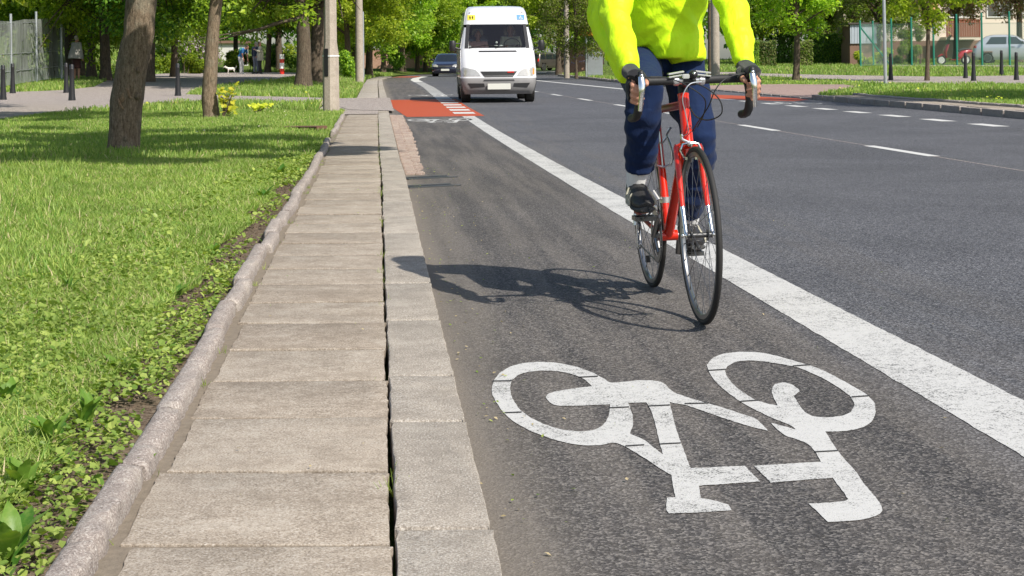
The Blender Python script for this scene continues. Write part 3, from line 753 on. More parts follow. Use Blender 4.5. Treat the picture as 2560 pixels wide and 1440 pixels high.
# ------------------------------------------------------------------ bicycle (local: x forward, y rider's left, origin at the front wheel's contact)
FW = G(1756, 811)
BROT = (R(1.4), 0, math.atan2(-.9945, .105))
bike = thing('bicycle', 'red road bicycle ridden towards the camera along the lane line', 'bicycle', (FW[0], FW[1], .002), rot=BROT)
WR = .334
def wheel(name, cx, hubw, parent, n, teeth=False):
    w_ = thing(name, None, None); w_.parent = parent; w_.location = (cx, 0, WR)
    for k in list(w_.keys()): pass
    prof = [(WR - .0115 + .0115 * math.cos(t), .0115 * math.sin(t)) for t in [2 * math.pi * i / 12 for i in range(12)]]
    t_ = MB().ring((0, 0, 0), 0, prof, 'y', 96).build('tyre', M['rubber'], w_)
    r1, r2 = WR - .021, WR - .040
    MB().ring((0, 0, 0), 0, [(r1, -.0095), (r1 + .002, 0), (r1, .0095), (r2 + .004, .009), (r2, .004), (r2, -.004), (r2 + .004, -.009)], 'y', 96).build('rim', M['rim_alloy'], w_, angle=R(30))
    h = MB(); h.cyl((0, -hubw, 0), (0, hubw, 0), .010); h.cyl((0, -hubw * .72, 0), (0, -hubw * .66, 0), .021); h.cyl((0, hubw * .66, 0), (0, hubw * .72, 0), .021)
    h.build('hub', M['dark_alloy'], w_)
    s_ = MB()
    for k in range(n):
        a0 = 2 * math.pi * k / n; side = 1 if k % 2 else -1; off = (.55 if (k // 2) % 2 else -.55)
        s_.tube([(.019 * math.cos(a0 + off * 2), side * hubw * .69, .019 * math.sin(a0 + off * 2)), (r2 * math.cos(a0), side * .002, r2 * math.sin(a0))], .0011, 5, False)
        s_.tube([((r2 - .014) * math.cos(a0), side * .003, (r2 - .014) * math.sin(a0)), (r2 * math.cos(a0), side * .002, r2 * math.sin(a0))], .0022, 5, False)
    s_.build('spokes', M['spoke_steel'], w_)
    b = MB().tube([(r2 * .98, 0, 0), (r2 - .04, 0, 0)], .003, 6).build('valve', M['steel'], w_)
    return w_
fwh = wheel('front_wheel', 0, .046, bike, 28); rwh = wheel('rear_wheel', -.99, .06, bike, 28)
rf = MB().box((0, 0, 0), (.012, .022, .03)).build('spoke_reflector', M['black_plastic'], rwh, bevel=.002); rf.location = (-.07, 0, -.22)
BB = Vector((-.585, 0, .27)); HT0 = Vector((-.154, 0, .685)); HT1 = Vector((-.206, 0, .85)); SC_ = Vector((-.775, 0, .80)); RH = Vector((-.99, 0, WR))
f = MB(); f.m = 0
f.tube([HT0 - Vector((-.004, 0, .012)), HT0, HT1, HT1 + Vector((-.003, 0, .01))], [.0225, .0215, .0215, .023], 18)
f.tube([HT0 + Vector((-.006, 0, .03)), BB], [.0205, .0205], 16)
f.tube([BB, SC_], .0165, 16); f.cyl(BB - Vector((0, .036, 0)), BB + Vector((0, .036, 0)), .022)
f.m = 1
f.tube([HT1 + Vector((.012, 0, -.03)), SC_ + Vector((0, 0, -.02))], .0165, 16)
for s_ in (-1, 1):
    f.tube([SC_ + Vector((0, s_ * .012, -.02)), RH + Vector((0, s_ * .06, 0))], .0085, 10)
    f.tube([BB + Vector((-.02, s_ * .02, 0)), BB + Vector((-.15, s_ * .03, .01)), RH + Vector((0, s_ * .06, 0))], .0095, 10)
fr = f.build('frame', [M['red_enamel'], M['red_dark']], bike)
d = MB(); ax = (BB - (HT0 + Vector((-.006, 0, .03)))).normalized()
for t0, t1 in ((.30, .42), (.6, .64), (.66, .7)):
    p0 = HT0.lerp(BB, t0); p1 = HT0.lerp(BB, t1); d = MB(); d.tube([p0 + Vector((.002, 0, .022)), p1 + Vector((.002, 0, .008 + .012))], [(.002, .008), (.002, .008)], 8); d.build('frame_decal', M['white_enamel'], fr)
k_ = MB(); CR = HT0 + Vector((.006, 0, -.02)); k_.m = 0
k_.tube([CR + Vector((0, -.045, -.012)), CR + Vector((0, 0, .006)), CR + Vector((0, 0.045, -.012))], [.013, .02, .013], 12)
for s_ in (-1, 1):
    a = CR + Vector((0, s_ * .046, -.012)); e = Vector((0, s_ * .05, WR)); mid = a.lerp(e, .45) + Vector((-.012, 0, 0)); mid2 = a.lerp(e, .68) + Vector((-.014, 0, 0))
    k_.m = 0; k_.tube([a + Vector((0, -s_ * .006, .012)), a, mid, mid2], [.0135, .0135, .0115, .010], 12)
    k_.m = 1; k_.tube([mid2, a.lerp(e, .88) + Vector((-.006, 0, 0)), e], [.0098, .0078, .0085], 12)
    k_.ell(e, (.012, .006, .014))
k_.cyl((0, -.066, WR), (0, .066, WR), .005); k_.ell((0, .066, WR), (.012, .008, .012)); k_.ell((0, -.064, WR), (.010, .006, .010))
k_.build('fork', [M['red_enamel'], M['chrome']], bike)
# handlebar, stem
BC = Vector((-.10, 0, .915))
st = MB(); st.tube([HT1, HT1 + Vector((-.012, 0, .055))], [.02, .0195], 14); st.tube([HT1 + Vector((-.010, 0, .048)), BC], [(.019, .018), (.017, .016)], 14); st.cyl(BC - Vector((0, .024, 0)), BC + Vector((0, .024, 0)), .021)
st.build('stem', M['black_metal'], bike)
HB = Vector((0, 0, 0)); hb = MB()
hb.m = 1; hb.tube([BC + Vector((0, -.065, 0)), BC + Vector((0, .065, 0))], .0145, 12)
for s_ in (-1, 1):
    pts = [(0, .062, 0), (0, .10, .001), (0, .165, .001), (.006, .195, .001), (.025, .207, .0), (.055, .21, -.002), (.082, .21, -.018), (.095, .211, -.048), (.09, .212, -.085), (.066, .213, -.115), (.035, .214, -.13), (-.005, .215, -.136), (-.055, .216, -.139)]
    hb.m = 0; hb.tube([BC + Vector((p[0], s_ * p[1], p[2])) for p in pts], [.016, .0165, .0165, .0165, .0165, .0165, .0165, .0165, .0165, .0165, .0165, .0165, .0165], 12)
hb.build('handlebar', [M['bar_tape'], M['alloy']], bike)
for s_ in (-1, 1):
    h = MB(); o_ = BC + Vector((.085, s_ * .211, -.005))
    h.tube([o_ + Vector((-.03, 0, -.002)), o_ + Vector((.005, 0, .008)), o_ + Vector((.035, 0, .018)), o_ + Vector((.058, 0, .036))], [(.017, .016), (.018, .016), (.016, .0145), (.013, .012)], 14)
    h.ell(o_ + Vector((.058, 0, .036)), (.014, .0125, .017))
    hd = h.build('brake_hood', M['black_plastic'], bike)
    l = MB(); l.tube([o_ + Vector((.062, 0, .026)), o_ + Vector((.076, 0, .0)), o_ + Vector((.078, s_ * .003, -.035)), o_ + Vector((.066, s_ * .006, -.075)), o_ + Vector((.058, s_ * .008, -.1))], [(.008, .011), (.007, .0135), (.006, .010), (.0055, .009), (.005, .008)], 12, up=(1, 0, 0))
    l.ell(o_ + Vector((.07, 0, .032)), (.006, .008, .006))
    l.build('brake_lever', M['chrome'], bike)
    g = MB(); g.box(BC + Vector((.012, s_ * .052, .03)), (.03, .062, .007), Matrix.Rotation(s_ * R(-8), 4, 'X')); g.box(BC + Vector((.012, s_ * .052, .018)), (.03, .062, .006), Matrix.Rotation(s_ * R(-8), 4, 'X')); g.cyl(BC + Vector((0, s_ * .04, 0)), BC + Vector((0, s_ * .06, 0)), .02)
    g.build('clip_bracket', M['alloy'], bike, bevel=.002)
g = MB(); g.ell(BC + Vector((.03, .012, .022)), .017); g.cyl(BC + Vector((.03, .012, .0)), BC + Vector((.03, .012, .03)), .008); bl = g.build('bell', M['black_metal'], bike)
MB().ell(BC + Vector((.045, .012, .026)), .0065).build('bell_stud', M['chrome'], bl)
g = MB(); g.box(BC + Vector((.03, -.018, .016)), (.02, .028, .018)); g.build('speedometer', M['alloy'], bike, bevel=.003)
CAL = CR + Vector((.028, 0, .0))
cb_ = MB(); cb_.m = 0
def cable(pts, r=.0024, m_=0):
    P = [Vector(p) for p in pts]; out = []
    for i in range(len(P) - 1):
        p0 = P[max(i - 1, 0)]; p1 = P[i]; p2 = P[i + 1]; p3 = P[min(i + 2, len(P) - 1)]
        for k in range(6):
            t = k / 6; out.append(.5 * ((2 * p1) + (p2 - p0) * t + (2 * p0 - 5 * p1 + 4 * p2 - p3) * t * t + (3 * p1 - p0 - 3 * p2 + p3) * t ** 3))
    out.append(P[-1]); cb_.m = m_; cb_.tube(out, r, 7)
hz_ = BC.z
cable([(.0, -.205, hz_ + .02), (.01, -.17, hz_ + .018), (.02, -.10, hz_ + .012), (.05, -.035, hz_ - .02), (.03, .03, hz_ - .07), (-.04, .04, hz_ - .13), (-.09, .025, hz_ - .18)])
cable([(.0, .205, hz_ + .02), (.01, .17, hz_ + .02), (.02, .11, hz_ + .0), (.03, .07, hz_ - .04), (.0, .05, hz_ - .1), (-.12, .03, hz_ - .17), (-.2, .02, hz_ - .22)])
cable([(.01, -.05, hz_ - .005), (.04, .02, hz_ - .02), (.07, .075, hz_ - .07), (.06, .085, hz_ - .125), (.0, .05, hz_ - .15), (-.1, .025, hz_ - .14), (-.2, .02, hz_ - .1)], .0026)
cable([(.03, .02, hz_ - .005), (.05, -.03, hz_ - .012), (.05, -.058, hz_ - .06), (.03, -.045, hz_ - .12), (.0, -.03, hz_ - .19), (CAL.x, -.03, CAL.z + .035)], .0022, 1)
for a, c_ in ((-.17, -.13), (.13, .17)): cable([(.01, a, hz_ + .0185), (.012, c_, hz_ + .017)], .0042, 0)
cb_.build('brake_cables', [M['black_plastic'], M['steel']], bike)
c = MB()
c.ell(CAL + Vector((.008, 0, .006)), (.012, .014, .012))
for s_ in (-1, 1):
    c.tube([CAL + Vector((.01, 0, .012)), CAL + Vector((.012, s_ * .03, .006)), CAL + Vector((.014, s_ * .04, -.018)), CAL + Vector((.01, s_ * .026, -.045))], [(.006, .009), (.006, .009), (.006, .008), (.005, .006)], 8)
    c.box(CAL + Vector((0, s_ * .019, -.048)), (.04, .009, .011))
c.tube([CAL + Vector((.012, 0, .01)), CAL + Vector((.014, -.032, .026)), CAL + Vector((.012, -.034, .045))], .0055, 8)
c.build('brake_caliper', M['chrome'], bike)
# saddle and post
MB().tube([SC_, SC_ + Vector((-.035, 0, .11))], .0136, 12).build('seat_post', M['alloy'], bike)
s_ = MB(); o_ = SC_ + Vector((-.02, 0, .135))
s_.tube([o_ + Vector((.14, 0, 0)), o_ + Vector((.08, 0, .005)), o_ + Vector((.0, 0, .004)), o_ + Vector((-.08, 0, .006)), o_ + Vector((-.12, 0, .008))], [(.012, .016), (.018, .022), (.022, .04), (.025, .068), (.02, .06)], 16)
s_.build('saddle', M['black_plastic'], bike)
# cranks: right foot forward and up
ca = math.radians(33); cvec = Vector((math.cos(ca), 0, math.sin(ca)))
dr = MB(); dr.m = 0
dr.tube([BB + Vector((0, -.058, 0)), BB + Vector((0, -.068, 0)) + cvec * .17], [(.009, .016), (.007, .011)], 10)
dr.tube([BB + Vector((0, .05, 0)), BB + Vector((0, .066, 0)) - cvec * .17], [(.009, .016), (.007, .011)], 10)
dr.cyl(BB + Vector((0, -.06, 0)), BB + Vector((0, .055, 0)), .012)
for k in range(5):
    a = 2 * math.pi * k / 5 + .3; dr.tube([BB + Vector((0, -.05, 0)), BB + Vector((.075 * math.cos(a), -.048, .075 * math.sin(a)))], [(.006, .012), (.005, .009)], 8)
dr.build('crankset', M['rim_alloy'], bike)
for rr, yy, mm in ((.106, -.052, 'rim_alloy'), (.08, -.045, 'dark_alloy')):
    c = MB(); n = 52; pr = []
    for k in range(n * 2): pr.append(((rr + (.004 if k % 2 else -.002)), 2 * math.pi * k / (n * 2)))
    outer = [(r_ * math.cos(t), r_ * math.sin(t)) for r_, t in pr]; inner = [((rr - .022) * math.cos(t), (rr - .022) * math.sin(t)) for _, t in pr]
    vs = []; fs = []; m_ = len(outer)
    for (u, v) in outer: vs += [(BB.x + u, yy - .0015, BB.z + v), (BB.x + u, yy + .0015, BB.z + v)]
    for (u, v) in inner: vs += [(BB.x + u, yy - .0015, BB.z + v), (BB.x + u, yy + .0015, BB.z + v)]
    for k in range(m_):
        k2 = (k + 1) % m_; o1 = 2 * m_
        fs += [(2 * k, 2 * k2, 2 * k2 + 1, 2 * k + 1), (2 * k, 2 * k2, o1 + 2 * k2, o1 + 2 * k), (2 * k + 1, 2 * k2 + 1, o1 + 2 * k2 + 1, o1 + 2 * k + 1), (o1 + 2 * k, o1 + 2 * k2, o1 + 2 * k2 + 1, o1 + 2 * k + 1)]
    c.add(vs, fs); c.build('chainring', M[mm], bike, smooth=False)
ch = MB(); pts = []
for k in range(15): a = math.radians(90 - 180 * k / 14); pts.append((BB.x + .108 * math.cos(a), BB.z + .108 * math.sin(a)))
low = [(RH.x + .03, RH.z - .145), (RH.x + .01, RH.z - .15), (RH.x - .005, RH.z - .135), (RH.x + .02, RH.z - .075), (RH.x + .035, RH.z - .06)]
for k in range(10): a = math.radians(250 - 160 * k / 9); low.append((RH.x + .04 * math.cos(a), RH.z + .04 * math.sin(a)))
pts += low; P3 = [Vector((p[0], -.05, p[1])) for p in pts] + [Vector((pts[0][0], -.05, pts[0][1]))]
ch.tube(P3, [(.004, .003)] * len(P3), 6, False); ch.build('chain', M['dark_alloy'], bike)
c = MB()
for k in range(7): c.cyl((RH.x, -.045 + k * .0035, RH.z), (RH.x, -.043 + k * .0035, RH.z), .03 + .0028 * k)
c.build('cassette', M['steel'], bike, smooth=False)
c = MB(); c.cyl((RH.x + .005, -.056, RH.z - .065), (RH.x + .005, -.044, RH.z - .065), .02); c.cyl((RH.x + .01, -.056, RH.z - .145), (RH.x + .01, -.044, RH.z - .145), .019)
c.box((RH.x + .005, -.06, RH.z - .1), (.022, .004, .11)); c.tube([(RH.x, -.06, RH.z - .01), (RH.x + .005, -.064, RH.z - .06)], .011, 8); c.build('rear_derailleur', M['alloy'], bike)
c = MB(); c.tube([BB + (SC_ - BB) * .27 + Vector((.01, -.03, 0)), BB + (SC_ - BB) * .30 + Vector((.0, -.05, .02))], .01, 8); c.box(BB + (SC_ - BB) * .25 + Vector((.015, -.045, -.02)), (.05, .006, .014)); c.ring(tuple(BB + (SC_ - BB) * .27), 0, [(.019, -.012), (.022, -.012), (.022, .012), (.019, .012)], 'z', 20)
c.build('front_derailleur', M['alloy'], bike)
for s_, sg in ((-1, 1), (1, -1)):
    p = BB + Vector((0, s_ * .068, 0)) + cvec * (.17 * sg); c = MB()
    c.cyl(p, p + Vector((0, s_ * .095, 0)), .007); 
    for dx in (-.04, .04): c.box(p + Vector((dx, s_ * .058, -.002)), (.008, .085, .018))
    for dy in (.018, .098): c.box(p + Vector((0, s_ * dy, -.002)), (.086, .007, .018))
    pd = c.build('pedal', M['dark_alloy'], bike, bevel=.001)
    c = MB(); p2 = p + Vector((.045, s_ * .058, 0)); c.tube([p2 + Vector((0, -.02, 0)), p2 + Vector((.07, -.02, .01)), p2 + Vector((.085, 0, .03)), p2 + Vector((.03, .0, .055)), ], .004, 6)
    c.build('toe_clip', M['dark_alloy'], pd)
# bottle cage on the seat tube
sv = (SC_ - BB).normalized(); fn = Vector((sv.z, 0, -sv.x)); o_ = BB + sv * .30 + fn * .018
c = MB(); c.tube([o_ - sv * .02 + fn * .002, o_ + sv * .14 + fn * .002], [(.003, .011), (.003, .011)], 8, up=(0, 1, 0))
for s_ in (-1, 1):
    Y_ = Vector((0, s_, 0))
    c.tube([o_ - sv * .015 + fn * .003, o_ - sv * .01 + fn * .02 + Y_ * .03, o_ + sv * .01 + fn * .04 + Y_ * .038, o_ + sv * .05 + fn * .05 + Y_ * .037, o_ + sv * .085 + fn * .045 + Y_ * .03, o_ + sv * .11 + fn * .03 + Y_ * .026, o_ + sv * .13 + fn * .03 + Y_ * .033, o_ + sv * .142 + fn * .045 + Y_ * .041], [(.005, .010)] * 8, 8)
    c.tube([o_ + sv * .11 + fn * .03 + Y_ * .026, o_ + sv * .09 + fn * .006 + Y_ * .008], .0045, 8)
c.build('bottle_cage', M['alloy'], bike)
fb = MB(); fb.ring((-.155 + .012, .0, .59), 0, [(.012, -.012), (.015, -.012), (.015, .012), (.012, .012)], 'z', 14); o1 = fb.build('sensor', M['black_plastic'], bike); o1.location = (.02, -.046, -.03)
cb2 = MB(); cb2.tube([SC_ + Vector((-.03, 0, .05)), SC_ + Vector((-.06, 0, .05))], .02, 10); cb2.build('rear_lamp', M['red_lens'], bike)

# ------------------------------------------------------------------ people
def curl_hand(mb, wrist, palm_dir, down, side, k=1.0, curl=1.0):
    'palm and five fingers; palm_dir towards the knuckles, down the way the fingers curl, side = thumb side'
    p = Vector(palm_dir).normalized(); dn = Vector(down).normalized(); sd = Vector(side).normalized()
    W_ = Vector(wrist)
    mb.tube([W_ - p * .02 * k, W_ + p * .02 * k, W_ + p * .05 * k, W_ + p * .088 * k], [(.023 * k, .026 * k), (.021 * k, .034 * k), (.019 * k, .04 * k), (.014 * k, .039 * k)], 12, up=dn)
    for i, (o_, ln) in enumerate(((.029, .88), (.010, 1.), (-.010, .95), (-.029, .76))):
        a = W_ + p * .085 * k + sd * o_ * k; c_ = curl * (1 + .06 * i)
        d1 = (p * math.cos(.45 * c_) + dn * math.sin(.45 * c_)); d2 = (p * math.cos(1.35 * c_) + dn * math.sin(1.35 * c_)); d3 = (p * math.cos(2.1 * c_) + dn * math.sin(2.1 * c_))
        b_ = a + d1 * .040 * ln * k; e = b_ + d2 * .027 * ln * k; g = e + d3 * .022 * ln * k
        mb.tube([a - p * .015 * k, a, b_, e, g], [.0098 * k, .0098 * k, .0092 * k, .0085 * k, .007 * k], 8)
    a = W_ + p * .028 * k + sd * .03 * k
    mb.tube([a - sd * .012 * k, a, a + (sd * .7 + p * .7 + dn * .35).normalized() * .036 * k, a + (sd * .45 + p * .9 + dn * .7).normalized() * .068 * k], [.014 * k, .013 * k, .0105 * k, .0085 * k], 8)

def head(mb, c, f, k=1.0):
    'head with brow, nose, lips, chin and ears; c centre, f facing direction'
    f = Vector(f).normalized(); u = (Vector((0, 0, 1)) - f * f.z).normalized(); l = u.cross(f); c = Vector(c)
    rot = Matrix((f, l, u)).transposed().to_4x4()
    P = lambda x, y, z: c + (f * x + l * y + u * z) * k
    mb.ell(P(0, 0, .015), (.098 * k, .077 * k, .112 * k), 20, 14, rot); mb.ell(P(.03, 0, -.055), (.062 * k, .058 * k, .062 * k), 16, 10, rot)
    mb.ell(P(.078, 0, -.1), (.022 * k, .026 * k, .018 * k), 10, 8, rot)
    mb.tube([P(.092, 0, .018), P(.108, 0, -.018), P(.115, 0, -.032)], [.008 * k, .011 * k, .015 * k], 8)
    mb.ell(P(.09, 0, -.062), (.014 * k, .024 * k, .007 * k), 10, 6, rot); mb.ell(P(.088, 0, -.075), (.013 * k, .02 * k, .007 * k), 10, 6, rot)
    mb.ell(P(.088, 0, .035), (.012 * k, .055 * k, .009 * k), 12, 6, rot)
    for s_ in (-1, 1): mb.ell(P(0, s_ * .078, -.01), (.018 * k, .008 * k, .03 * k), 10, 8, rot)
def eyes(parent, c, f, k=1.0, far=False):
    f = Vector(f).normalized(); u = (Vector((0, 0, 1)) - f * f.z).normalized(); l = u.cross(f); c = Vector(c)
    for s_ in (-1, 1):
        e = MB(); e.m = 0; e.ell(c + (f * .083 + l * s_ * .03 + u * .012) * k, .0125 * k, 12, 8); e.m = 1; e.ell(c + (f * .0905 + l * s_ * .03 + u * .012) * k, .0062 * k, 8, 6)
        e.build('eye', [M['hair'] if far else M['white_ink'], M['ink']], parent)

def person(label, J, f, vox=.007, cat='person', top=None, bottom=None, hair='hair', shoe='shoe', loc=(0, 0, 0), rz=0, long_hair=False, extra=None, hands=True, sc=1, group=None, skirt=None, bust=False, topslack=.018):
    'generic clothed figure from a joint dictionary (local x forward, y left)'
    J = {k: Vector(v) for k, v in J.items()}
    b = MB(); pe, ch, nk, hd = J['pelvis'], J['chest'], J['neck'], J['head']; lat = Vector((0, 1, 0))
    up_ = (0, 1, 0)
    b.tube([pe, pe.lerp(ch, .45), ch, ch.lerp(nk, .7), nk], [(.155, .105), (.135, .09), (.165, .11), (.13, .085), (.055, .055)], 20, up=up_)
    b.tube([nk - (nk - ch) * .1, nk, hd], [.06, .052, .05], 12); head(b, hd, f)
    for s_, k in ((1, 'l'), (-1, 'r')):
        sh, el, wr = J['sh' + k], J['el' + k], J['wr' + k]
        b.tube([ch.lerp(nk, .6) + lat * s_ * .06, sh, sh.lerp(el, .5), el, el.lerp(wr, .4), wr], [.055, .056, .046, .038, .036, .025], 12)
        if hands: curl_hand(b, wr, J.get('hd' + k, wr - el), J.get('cu' + k, Vector(f)), J.get('ts' + k, Vector((1, 0, 0))), 1., .5)
        if not bust:
            hp, kn, an = J['hp' + k], J['kn' + k], J['an' + k]
            b.tube([pe + lat * s_ * .05, hp, hp.lerp(kn, .5), kn, kn.lerp(an, .35), an], [.1, .09, .072, .052, .052, .036], 12)
            ff = J.get('ft' + k, Vector(f)); ff = Vector((ff.x, ff.y, 0)).normalized()
            b.tube([an - ff * .04 + Vector((0, 0, -.05)), an + ff * .06 + Vector((0, 0, -.055)), an + ff * .16 + Vector((0, 0, -.068))], [.034, .034, .022], 10)
    o = b.build('person', M['skin']); bake(o, vox, 2, .5)
    o.location = loc; o.rotation_euler = (0, 0, rz); o.scale = (sc, sc, sc); tag(o, label, cat, group)
    eyes(o, hd, f, far=True)
    t = MB(); s2 = topslack
    hem = pe - (ch - pe) * .12
    t.tube([hem, pe, pe.lerp(ch, .45), ch, ch.lerp(nk, .7), ch.lerp(nk, .93)], [(.165 + s2, .115 + s2), (.16 + s2, .11 + s2), (.145 + s2, .1 + s2), (.168 + s2, .115 + s2), (.135 + s2, .09 + s2), (.07, .07)], 22, up=up_)
    for s_, k in ((1, 'l'), (-1, 'r')):
        sh, el, wr = J['sh' + k], J['el' + k], J['wr' + k]; e2 = wr if top[1] else sh.lerp(el, .8)
        pts = [ch.lerp(nk, .6) + lat * s_ * .06, sh, sh.lerp(el, .5), sh.lerp(el, .8)] + ([el, el.lerp(wr, .5), wr.lerp(el, .05)] if top[1] else [])
        t.tube(pts, [.065 + s2 * .6, .064 + s2 * .6, .055 + s2 * .6, .05 + s2 * .6] + ([.048 + s2 * .6, .044 + s2 * .4, .036 + s2 * .3] if top[1] else []), 12)
    to = t.build('shirt', top[0], o); bake(to, vox * 1.1, 3, .5)
    if not bust:
        t = MB(); s2 = .014
        if skirt: t.tube([pe + Vector((0, 0, .05)), pe - Vector((0, 0, .08)), pe - Vector((0, 0, skirt))], [(.16, .115), (.19, .14), (.22, .17)], 22, up=up_)
        else:
            t.tube([pe + (ch - pe) * .15, pe, pe - Vector((0, 0, .06))], [(.158, .112), (.17, .118), (.15, .11)], 20, up=up_)
            for s_, k in ((1, 'l'), (-1, 'r')):
                hp, kn, an = J['hp' + k], J['kn' + k], J['an' + k]
                t.tube([pe + lat * s_ * .05, hp, hp.lerp(kn, .5), kn, kn.lerp(an, .5), an.lerp(kn, .03)], [.11, .1, .088, .07, .068, .06], 14)
        bo = t.build('skirt' if skirt else 'trousers', bottom, o); bake(bo, vox * 1.1, 3, .5)
        for s_, k in ((1, 'l'), (-1, 'r')):
            an = J['an' + k]; ff = J.get('ft' + k, Vector(f)); ff = Vector((ff.x, ff.y, 0)).normalized(); t = MB()
            t.tube([an - ff * .05 + Vector((0, 0, -.045)), an + Vector((0, 0, -.04)), an + ff * .08 + Vector((0, 0, -.055)), an + ff * .17 + Vector((0, 0, -.068)), an + ff * .185 + Vector((0, 0, -.07))], [(.036, .034), (.045, .037), (.04, .042), (.026, .04), (.015, .03)], 12, up=(0, 0, 1))
            t.build('shoe', M[shoe], o)
    fv = Vector(f).normalized(); u = (Vector((0, 0, 1)) - fv * fv.z).normalized()
    rot = Matrix((fv, u.cross(fv), u)).transposed().to_4x4()
    t = MB(); t.ell(hd - fv * .018 + u * .032, (.1, .086, .105), 18, 12, rot); 
    if long_hair: t.tube([hd - fv * .05, hd - fv * .07 - u * .08, hd - fv * .07 - u * .18], [.08, .075, .05], 12)
    t.build('hair', M[hair], o)
    if extra: extra(o)
    return o
STAND = dict(pelvis=(0, 0, .98), chest=(0, 0, 1.3), neck=(0, 0, 1.5), head=(.02, 0, 1.63), shl=(0, .18, 1.43), shr=(0, -.18, 1.43), ell=(0, .24, 1.15), elr=(0, -.24, 1.15), wrl=(.05, .25, .9), wrr=(.05, -.25, .9), hpl=(0, .09, .93), hpr=(0, -.09, .93), knl=(.02, .1, .52), knr=(.02, -.1, .52), anl=(0, .11, .09), anr=(0, -.11, .09))

# ---- the cyclist, in the bicycle's own frame
FM = Matrix.Translation((FW[0], FW[1], .002)) @ Matrix.Rotation(BROT[2], 4, 'Z') @ Matrix.Rotation(BROT[0], 4, 'X')
SL = .035
J = dict(pelvis=(-.80, SL * .6, 1.03), chest=(-.66, SL, 1.32), neck=(-.55, SL, 1.52), head=(-.46, SL, 1.66))
hipz = {1: Vector((-.79, .115, .99)), -1: Vector((-.79, -.07, .99))}
kn = {1: Vector((-.575, .145, .66)), -1: Vector((-.40, -.115, .87))}
an = {1: Vector((-.83, .135, .285)), -1: Vector((-.55, -.135, .485))}
ball = {1: BB + Vector((0, .126, .02)) - cvec * .17, -1: BB + Vector((0, -.126, .02)) + cvec * .17}
shd = {1: Vector((-.56, SL + .175, 1.44)), -1: Vector((-.56, SL - .19, 1.44))}
elb = {1: Vector((-.335, .242, 1.19)), -1: Vector((-.335, -.238, 1.17))}
wri = {1: BC + Vector((-.015, .222, .045)), -1: BC + Vector((-.015, -.222, .045))}
b = MB(); up_ = (0, 1, 0); P_ = {k: Vector(v) for k, v in J.items()}
b.tube([P_['pelvis'], P_['pelvis'].lerp(P_['chest'], .5), P_['chest'], P_['chest'].lerp(P_['neck'], .7), P_['neck']], [(.15, .11), (.135, .1), (.165, .115), (.13, .085), (.055, .055)], 20, up=up_)
b.tube([P_['neck'] - Vector((.04, 0, .04)), P_['neck'], P_['head']], [.06, .052, .05], 12)
FD = Vector((1, 0, -.12)); head(b, P_['head'] + Vector((.02, 0, 0)), FD)
for s_ in (1, -1):
    b.tube([P_['pelvis'] + Vector((0, s_ * .05, 0)), hipz[s_], hipz[s_].lerp(kn[s_], .5), kn[s_], kn[s_].lerp(an[s_], .35), an[s_]], [.1, .09, .074, .055, .055, .034], 12)
    b.tube([an[s_] + Vector((-.03, 0, -.045)), an[s_].lerp(ball[s_], .5), ball[s_] + Vector((.03, 0, .015))], [.032, .034, .022], 10)
    b.tube([P_['chest'].lerp(P_['neck'], .6) + Vector((0, s_ * .06, 0)), shd[s_], shd[s_].lerp(elb[s_], .5), elb[s_], elb[s_].lerp(wri[s_], .4), wri[s_]], [.055, .056, .046, .04, .037, .026], 12)
    # hand over the hood: palm on top and outside, fingers wrapping in front and under, thumb on the inner side
    o_ = BC + Vector((.085, s_ * .211, -.005)); W_ = wri[s_]
    kn_b = o_ + Vector((.012, s_ * .012, .03))
    b.tube([W_ - Vector((.02, 0, -.008)), W_ + Vector((.03, s_ * .004, -.008)), kn_b, kn_b + Vector((.012, s_ * .012, -.015))], [(.024, .026), (.024, .032), (.022, .03), (.02, .026)], 12, up=(0, 0, 1))
    for i in range(4):
        zc = -.002 - i * .0195; ln = (1, 1.03, .95, .8)[i]
        a = o_ + Vector((.004 - i * .008, s_ * .026, zc + .012)); m1 = o_ + Vector((.042 * ln - i * .004, s_ * .029, zc - .004)); m2 = o_ + Vector((.058 * ln - i * .006 - .012, s_ * .008, zc - .012)); m3 = o_ + Vector((.04 * ln - i * .006 - .012, -s_ * .014, zc - .016))
        b.tube([a, m1, m2, m3], [.0112, .0104, .0095, .008], 9)
    b.tube([W_ + Vector((.02, -s_ * .012, -.01)), W_ + Vector((.055, -s_ * .032, -.02)), o_ + Vector((.02, -s_ * .026, .004)), o_ + Vector((.045, -s_ * .022, -.004))], [.015, .0135, .0115, .009], 9)
rider = b.build('person', M['skin']); bake(rider, .0042, 1, .5)
rider.matrix_world = FM; tag(rider, 'cyclist in a fluorescent yellow jacket, navy trousers and black gloves riding the red bicycle', 'person')
eyes(rider, P_['head'] + Vector((.02, 0, 0)), FD)
def wr(p, sc_, amp, seed=0):
    q = Vector((p[0] * sc_[0], p[1] * sc_[1], p[2] * sc_[2] + seed))
    n_ = noise.noise(q) + .5 * noise.noise(q * 2.1 + Vector((3, 1, 7)))
    return amp * (1 - abs(n_) * 2.2)
